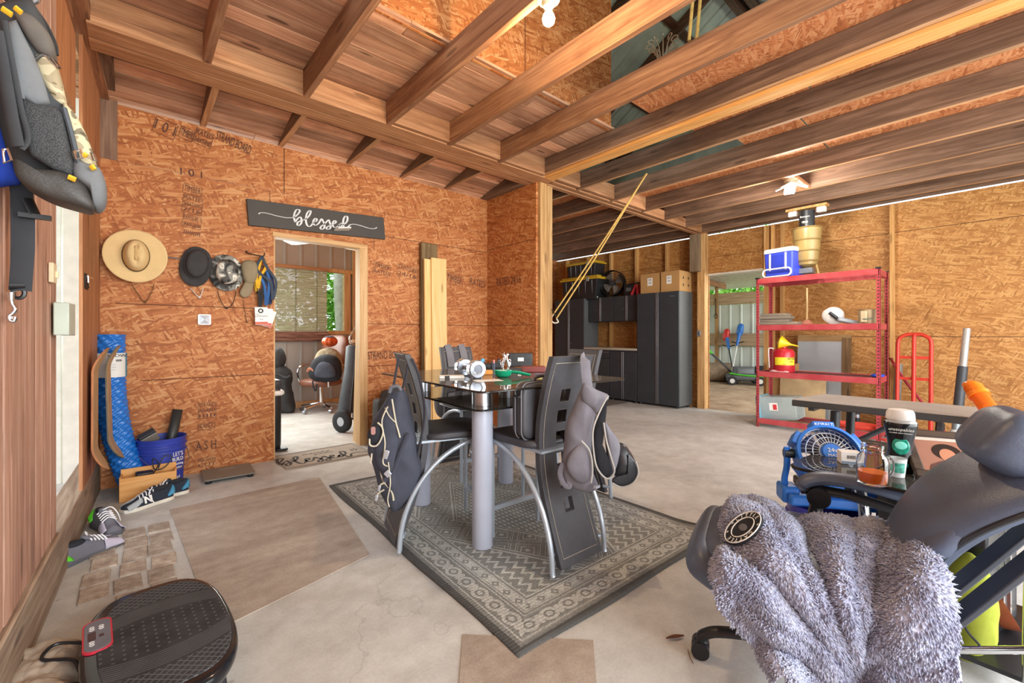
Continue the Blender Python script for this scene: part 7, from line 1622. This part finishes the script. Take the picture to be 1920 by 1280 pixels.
# ================================================================== BACK OFFICE
# reed blind
BL_ = thing('reed_blind', 'reed blind half rolled over the back room window', 'blind')
t_ = NT('reeds'); v_ = t_.obj(); n1 = t_.noise(t_.mapping(v_, sc=(3, 1, 90)), 1.5, 4, .6); n2 = t_.noise(t_.mapping(v_, sc=(1.5, 1, 160)), 1.2, 3)
c_ = t_.ramp(n1*.6+n2*.4, ((.32, '#6d6c58'), (.48, '#a9ab95'), (.62, '#d5dac8'))); REED = t_.out(c_, .8)
REED.node_tree.nodes['Principled BSDF'].inputs['Transmission Weight'].default_value = .0
xb0 = .5; xb1 = ay(613, 560, 7.38).x; zb0 = ay(600, 622, 7.38).z; zb1 = ay(600, 508, 7.38).z
b = MB(); random.seed(8); z = zb0
while z < zb1:
    h_ = random.uniform(.007, .011); b.box(((xb0+xb1)/2+random.uniform(-.01, .01), 7.38, z+h_/2), (xb1-xb0, .006, h_-.0015)); z += h_
b.build('slat_field', REED, BL_, smooth=False)
b = MB(); b.cone((xb0, 7.35, zb0-.05), (xb1, 7.35, zb0-.05), .05, .05, 18); b.cone((xb0, 7.35, zb0-.12), (xb1-.03, 7.35, zb0-.12), .035, .035, 14); 
t_ = NT('brown reeds'); v_ = t_.obj(); BREED = t_.out(t_.ramp(t_.noise(t_.mapping(v_, sc=(3, 30, 90)), 1.5, 4), ((.35, '#5a3a30'), (.65, '#a67c6c'))), .8); b.build('rolled_reeds', BREED, BL_)
for k in range(6): x = xb0+(xb1-xb0)*(k+.5)/6; b = MB(); b.tube([(x, 7.372, zb0-.1), (x, 7.372, zb1)], .003, 5); b.build('stitch_cord', M('dark blind cord', '#4f4a3e', .8), BL_)
b = MB(); b.bb((xb0, 7.34, zb1), (xb1+.02, 7.40, zb1+.05)); b.build('head_rail', W_BEAMX, BL_)
# ceiling fan blades
CFN = thing('ceiling_fan', 'white bladed ceiling fan at the top of the back room', 'ceiling fan', (1.62, 4.86, 2.215))
b = MB(); b.lathe(((.001, -.06), (.07, -.05), (.09, 0), (.07, .06), (.03, .1), (.03, .86), (.001, .86)), 24); b.build('motor', WHITEP, CFN)
for k in range(5):
    a = 2*pi*k/5+radians(48); m = Matrix.Rotation(a, 4, 'Z') @ Matrix.Rotation(radians(10), 4, 'X')
    b = MB(); b.prism([(.12, -.03), (.2, -.065), (.55, -.075), (.6, -.06), (.6, .06), (.55, .075), (.2, .065), (.12, .03)], -.016, -.006); b.xf(m); b.build('blade', WHITEP, CFN)
# brown office chair with halloween things
OX = gp(602, 770); t = thing('desk_chair', 'brown leather desk chair in the back room', 'office chair', (OX.x, OX.y, 0), radians(118))
BRL = M('brown leather', '#7d4f3c', .4, 0, .15); zs = ay(600, 710, OX.y).z
b = MB(); b.ell((0, 0, zs-.05), (.52, .5, .12), e=.55); b.build('seat', BRL, t)
b = MB(); b.ell((0, -.27, zs+.36), (.5, .12, .62), (radians(12), 0, 0), e=.5); b.build('backrest', BRL, t)
b = MB(); b.cone((0, 0, .1), (0, 0, zs-.1), .03, .03, 14); b.build('gas_column', CHROME, t)
for k in range(5):
    a = 2*pi*k/5+.3; d_ = Vector((cos(a), sin(a), 0)); b = MB(); b.tube([d_*.02+Vector((0, 0, .12)), d_*.3+Vector((0, 0, .075))], .02, 8); b.build('base_arm', CHROME, t)
    b = MB(); b.cone(d_*.3+Vector((-.02, 0, .03)), d_*.3+Vector((.02, 0, .03)), .03, .03, 14); b.build('caster', STEEL, t)
for s in (-1, 1): b = MB(); b.tube(spline([(s*.26, .12, zs-.1), (s*.3, .16, zs+.08), (s*.3, .08, zs+.2), (s*.3, -.15, zs+.2), (s*.26, -.25, zs+.15)], 6), .014, 8); b.build('arm', CHROME, t)
cm = Matrix.Translation((OX.x, OX.y, 0)) @ Matrix.Rotation(radians(-150), 4, 'Z')
dO = (OX-_C).dot(_F)
t = thing('backpack', 'black backpack propped on the brown desk chair in the back room', 'backpack')
pillow('body', ((580, 705), (584, 682), (596, 668), (616, 664), (634, 672), (640, 690), (636, 712), (600, 716)), dplane(dO-.22), TOCAM, .11, .12, BLACKF, t, .012)
pillow('pocket', ((592, 706), (594, 686), (606, 678), (624, 684), (628, 706)), dplane(dO-.32), TOCAM, .04, .03, NAVYB, t, .005)
b = MB(); b.tube(spline([_C+ray(x, y)*(dO-.33) for x, y in ((586, 714), (588, 726), (592, 732), (594, 720))], 5), .012, 8, flat=(1, .3)); b.build('strap', BLACKF, t)
t = thing('costume_prop', 'shaggy straw coloured prop with a striped hand sitting on the desk chair', 'costume prop')
pillow('torso', ((590, 676), (598, 658), (614, 652), (630, 656), (640, 672), (640, 700), (600, 700)), dplane(dO-.02), TOCAM, .09, .1, fabric('shaggy straw cloth', '#9a8a70', .95, .4, 120, .6), t, .03, ws=22)
random.seed(2)
for k in range(4):
    b = MB(); b.tube(spline([_C+ray(576+2*k, 696)*(dO-.26), _C+ray(580+3*k, 690+2*k)*(dO-.3), _C+ray(588+2*k, 694+2*k)*(dO-.3)], 5), .011, 8); b.build('finger', M('striped prop finger', '#b9785c', .5, 0, .4, 30), t)
PK = _C+ray(618, 640)*(dO-.02); t = thing('pumpkin', 'orange foil pumpkin balanced above the backpack on the desk chair', 'pumpkin', PK)
b = MB(); rP = .105
b.grid(lambda u, v: (rP*(1+.1*abs(sin(u*9*pi)))*sin(v*pi)*cos(2*pi*u), rP*(1+.1*abs(sin(u*9*pi)))*sin(v*pi)*sin(2*pi*u), -rP*.8*cos(v*pi)), 72, 16, True); b.build('shell', M('orange foil', '#c9582a', .25, .3, .25, 12), t)
b = MB(); b.lathe(((.001, .05), (rP*.75, .045), (rP*.8, .06), (rP*.45, .085), (.001, .09)), 24); b.build('cap', M('purple foil', '#6b5b66', .25, .4, .2), t)
# hooded costume figure
d0 = (ay(530, 700, 7.05)-_C).dot(_F)
t = thing('hooded_robe', 'black hooded robe standing against the back room wall under the blind', 'robe')
RAG = fabric('ragged black cloth', '#3a3a3b', .85, .3, 300, .4, .5)
pillow('robe', ((512, 690), (520, 684), (534, 686), (546, 700), (544, 720), (548, 745), (552, 772), (530, 775), (512, 775), (506, 740)), dplane(d0), TOCAM, .12, .12, RAG, t, .03, ws=9)
pillow('hood', ((513, 668), (518, 654), (526, 652), (533, 664), (534, 680), (526, 690), (514, 690)), dplane(d0), TOCAM, .1, .09, RAG, t, .008)
b = MB(); b.tube(spline([_C+ray(x, y)*(d0-.13) for x, y in ((512, 700), (522, 702), (536, 708), (544, 704))], 5), .014, 8); b.build('arm_wrap', RAG, t)
# trash can at the left edge of the doorway, hand cart at the right edge
t = thing('trash_can', 'black step trash can with a white liner just inside the doorway', 'trash can', (.965, 4.86, 0))
zt_ = ay(516, 715, 4.75).z
b = MB(); b.ell((0, 0, zt_*.47), (.3, .26, zt_*.94), e=.35, e2=.2); b.build('bin', BLACKP, t); b = MB(); b.ell((0, 0, zt_*.96), (.31, .27, .09), e=.4); b.build('lid', DARKP, t)
b = MB(); b.ell((.09, -.02, zt_*.83), (.19, .27, .07), e=.8); b.build('liner', M('white liner', '#e1e1e0', .5), t); b = MB(); b.box((.14, -.13, .02), (.1, .08, .02)); b.build('pedal', BLACKP, t, bev=.005)
t = thing('golf_trolley', 'wheeled golf bag on a push trolley just inside the doorway', 'golf trolley')
w_ = gp(645, 812); cx0 = w_.x+.0; cy0 = w_.y+.06
b = MB(); b.lathe(((.055, -.035), (.11, -.035), (.13, -.02), (.13, .02), (.11, .035), (.055, .035), (.055, -.035)), 30); b.xf(Matrix.Translation((cx0, cy0, .13)) @ Matrix.Rotation(radians(28), 4, 'Z') @ Matrix.Rotation(pi/2, 4, 'Y')); wl = b.build('wheel', RUBBER, t)
b = MB(); b.lathe(((.001, -.03), (.056, -.03), (.056, .03), (.001, .03)), 20); b.xf(Matrix.Translation((cx0, cy0, .13)) @ Matrix.Rotation(radians(28), 4, 'Z') @ Matrix.Rotation(pi/2, 4, 'Y')); b.build('hub', STEEL, wl)
A0 = Vector((cx0+.13, cy0+.12, .2)); A1 = ay(672, 655, cy0+.2)
b = MB(); b.lathe(((.001, 0), (.13, 0), (.14, .05), (.13, .5), (.15, .8), (.13, .82), (.001, .78)), 26); b.xf(alongm(A0, A1-A0)); b.build('golf_bag', M('slate golf bag', '#38383c', .55, 0, .3, 7), t)
b = MB(); b.tube([A0+Vector((-.05, -.14, -.05)), A1+Vector((-.05, -.1, .1)), ay(667, 600, cy0+.1)], .013, 8); b.build('frame', BLACKP, t)
b = MB(); b.tube(spline([ay(x, y, cy0+.1) for x, y in ((667, 612), (662, 622), (656, 632), (657, 642), (664, 644))], 6), .012, 8); b.ell(ay(664, 640, cy0+.1), (.1, .05, .06), n=10); b.build('club_head', CHROME, t)
b = MB(); b.tube([(cx0-.0, cy0, .13), (cx0+.3, cy0+.16, .13)], .012, 8); b.build('axle', BLACKP, t)
b = MB(); b.lathe(((.001, -.035), (.11, -.035), (.13, -.02), (.13, .02), (.11, .035), (.001, .035)), 30); b.xf(Matrix.Translation((cx0+.3, cy0+.16, .13)) @ Matrix.Rotation(radians(28), 4, 'Z') @ Matrix.Rotation(pi/2, 4, 'Y')); b.build('wheel', RUBBER, t)
o = MB(); o.bb((-.01, -.04, 0), (.01, .04, 1.0)); o = o.build('timber_strip', W_JAMB); o.location = (1.80, 4.62, .0); o.rotation_euler = (0, radians(1.5), 0); tag(o, 'brown timber strip leaning inside the doorway beside the golf bag', 'board')
# ================================================================== OUTDOORS
LEAF = NT('fresh leaves'); gi_ = E(LEAF, LEAF.n('ShaderNodeNewGeometry').outputs['Random Per Island']); c_ = LEAF.ramp(gi_, ((.1, '#5a9a2c'), (.5, '#86c646'), (.9, '#b4e070'))); LEAFM = LEAF.out(c_, .6, **{'Transmission Weight': .0})
BARK = M('pale bark', '#cfc9be', .9, 0, .2, 8)
def tree(lab, loc, rad, h, n, seed, trunk=.08):
    random.seed(seed); t = thing('leafy_tree', lab, 'tree', loc, group='trees outside')
    b = MB()
    for _ in range(n):
        p = Vector((random.gauss(0, rad*.5), random.gauss(0, rad*.5), h*.55+random.gauss(0, h*.25))); p.z = max(.1, p.z)
        e = Euler((random.uniform(-1, 1), random.uniform(-1, 1), random.uniform(0, 6.3))).to_matrix(); s_ = random.uniform(.06, .12)
        b.add([p+e @ Vector(q) for q in ((-s_*.5, 0, 0), (0, -s_, .01), (s_*.5, 0, 0), (0, s_, .01))], [(0, 1, 2, 3)])
    b.build('foliage', LEAFM, t, smooth=False); b = MB(); b.tube(spline([(0, 0, 0), (.05, .03, h*.4), (-.03, 0, h*.9)], 6), [trunk*(1-.04*i) for i in range(13)], 10); b.build('trunk', BARK, t)
p = ay(641, 570, 9.0)
tree('leafy tree seen through the back room window', (p.x-.25, 9.6, -.3), 1.1, 3.6, 2600, 1, .05)
tree('leafy tree further left outside the back room window', (1.2, 10.4, -.3), 1.6, 4.2, 2600, 2)
t = thing('tree_trunk', 'pale tree trunk close outside the back room window', 'tree', (ay(640, 560, 8.4).x, 8.4, -.3)); b = MB(); b.tube(spline([(0, 0, 0), (.03, 0, 1.2), (-.02, 0, 2.4), (.0, 0, 4)], 6), .12, 14); b.build('trunk', BARK, t)
for i, (px_, lab) in enumerate(((1345, 'leafy tree over the lean-to wall beside the timber post'), (1385, 'leafy tree over the lean-to wall above the trimmers'), (1430, 'leafy tree over the lean-to wall behind the red shelf'))):
    p = ax(px_, 540, 16.5); tree(lab, (16.9, p.y, -.3), 1.2, 4.6, 2400, 10+i)
# ================================================================== LEAN-TO
def lt(px, py, X): return ax(px, py, X)
# lawn mower
p = gp(1381, 719, -.13); MW = thing('lawn_mower', 'grey and green lawn mower parked at the lean-to wall', 'lawn mower', (p.x-.05, p.y-.2, -.13), radians(-58))
GRYP = M('mower grey', '#55595c', .4, 0, .12); MGR = M('mower green', '#4fc434', .4)
b = MB(); b.ell((0, 0, .2), (.85, .5, .2), e=.5); b.build('deck', GRYP, MW); b = MB(); b.loft([[(x, y*k, z) for x, y in rrect(.5, .36, .1)] for k, z in ((1, .27), (.95, .4), (.7, .46))]); b.build('motor_cover', GRYP, MW)
b = MB(); b.tube(spline([(-.38, -.25, .3), (-.1, -.26, .26), (.2, -.25, .24), (.4, -.2, .22)], 6), .03, 8, flat=(1, .5)); b.build('trim', MGR, MW)
for x in (-.32, .32):
    for y in (-.26, .26):
        b = MB(); b.lathe(((.06, -.025), (.11, -.025), (.11, .025), (.06, .025)), 24); b.xf(Matrix.Translation((x, y, .11)) @ Matrix.Rotation(pi/2, 4, 'X')); wl = b.build('wheel', RUBBER, MW)
        b = MB(); b.lathe(((.001, -.022), (.08, -.022), (.08, .022), (.001, .022)), 10); b.xf(Matrix.Translation((x, y, .11)) @ Matrix.Rotation(pi/2, 4, 'X')); b.build('hub', M('white hub', '#d8d8d4', .4), wl)
b = MB(); b.ell((.42, 0, .34), (.34, .42, .3), e=.5); b.build('grass_bag', BLACKF, MW)
for y in (-.2, .2): b = MB(); b.tube(spline([(-.25, y, .28), (-.7, y, .72), (-1.0, y, 1.0), (-1.12, y*.9, 1.02)], 5), .014, 8); b.build('handle_bar', BLACKP, MW)
b = MB(); b.tube(spline([(-1.12, -.18, 1.02), (-1.2, -.12, .98), (-1.22, 0, .95), (-1.2, .12, .98), (-1.12, .18, 1.02)], 5), .016, 8); b.tube([(-.7, -.2, .72), (-.7, .2, .72)], .012, 8); b.build('grip', BLACKP, MW); b = MB(); b.box((-.85, -.2, .87), (.2, .05, .06), (0, .75, 0)); b.build('green_clip', MGR, MW, bev=.01)
# string trimmers
def trimmer(lab, head, foot, mat, head2, second):
    t = thing('string_trimmer', lab, 'trimmer'); A, Bq = head, foot; d = Bq-A
    b = MB(); b.ell(A+d*.06, (.14, .16, .34), (.15, .1, 0), e=.7); b.build('motor_head', mat, t); b = MB(); b.cone(A+d*.12, A+d*.34, .05, .035, 14); b.build('grip', head2, t)
    b = MB(); b.cone(A+d*.2, Bq-d*.04, .017, .017, 12); b.build('shaft', second, t); b = MB(); b.tube(spline([A+d*.3+Vector((0, v, abs(v)*.3)) for v in (-.16, -.08, 0, .08, .16)], 4), .014, 8); b.build('loop_handle', BLACKP, t)
    b = MB(); b.lathe(((.001, 0), (.06, 0), (.07, .05), (.03, .09), (.001, .09)), 20, c=tuple(Bq)); b.build('cutter_head', BLACKP, t)
BLU = M('trimmer blue', '#2f6fc0', .35)
trimmer('red headed string trimmer leaning on the lean-to wall', lt(1361, 622, 12.3), Vector((11.9, lt(1378, 715, 11.9).y, -.12)), M('trimmer red', '#cf3a34', .35), BLU, BLACKP)
trimmer('blue headed string trimmer with a white shaft leaning on the lean-to wall', lt(1389, 612, 12.3), Vector((11.7, lt(1368, 717, 11.7).y, -.12)), BLU, BLU, M('white shaft', '#d5d5d2', .3))
p = gp(1348, 714, -.13); t = thing('log', 'sawn tree log lying on the dirt by the lean-to wall', 'log', (p.x-.25, p.y+.1, .13), radians(35))
b = MB(); b.tube([(0, -.5, 0), (0, .5, 0)], .26, 24); b.build('trunk', M('log bark', '#8d7a66', .9, 0, .3, 9, .5, 40), t); b = MB(); b.cone((0, -.505, 0), (0, -.5, 0), .25, .25, 24); b.build('cut_face', M('cut wood', '#5f4534', .85, 0, .3, 20), t)
o = MB(); o.tube([ax(1342, 560, 12.4), ax(1342, 592, 12.4)], .01, 6); o.tube(spline([ax(1342, 588, 12.4)+Vector((0, a, b_)) for a, b_ in ((0, 0), (.05, -.05), (.03, -.12), (-.03, -.12), (-.05, -.05), (0, 0))], 5), .008, 6); tag(o.build('hanging_chain', M('dark iron', '#2d2622', .6, .6)), 'dark chain with a ring hanging from the lean-to rail', 'chain')
# ================================================================== IN THE LOFT
t = thing('plant_stand', 'scrolled wire plant stand stored on the loft joists', 'plant stand')
random.seed(6); WIRE = M('pale wire', '#a59a80', .5, .5)
c0 = gp(1243, 108, 3.16)
for k in range(12):
    a = 2*pi*k/12; o_ = Vector((.06*cos(a), .06*sin(a), 0)); pts = [c0+o_*.4+Vector((0, 0, -.05)), c0+o_+Vector((0, 0, .06))]
    pts += [c0+o_*1.4+Vector((.03*(1-j/10)*cos(j*.75)*cos(a), .03*(1-j/10)*cos(j*.75)*sin(a), .09+.03*(1-j/10)*sin(j*.75))) for j in range(9)]
    b = MB(); b.tube(spline(pts, 3), .0035, 5); b.build('scroll', WIRE, t)
b = MB(); b.tube([c0+Vector((.05*cos(a), .05*sin(a), -.04)) for a in [2*pi*j/24 for j in range(24)]], .004, 5, closed=True); b.build('ring', WIRE, t)
t = thing('rope', 'pair of yellow ropes hanging from the roof into the loft opening', 'rope')
for px_ in (1292, 1306): 
    q0 = gp(px_, 76, 3.10); b = MB(); b.tube([q0, q0+Vector((.03, -.1, 1.2))], .011, 8); b.build('strand', ROPE, t)
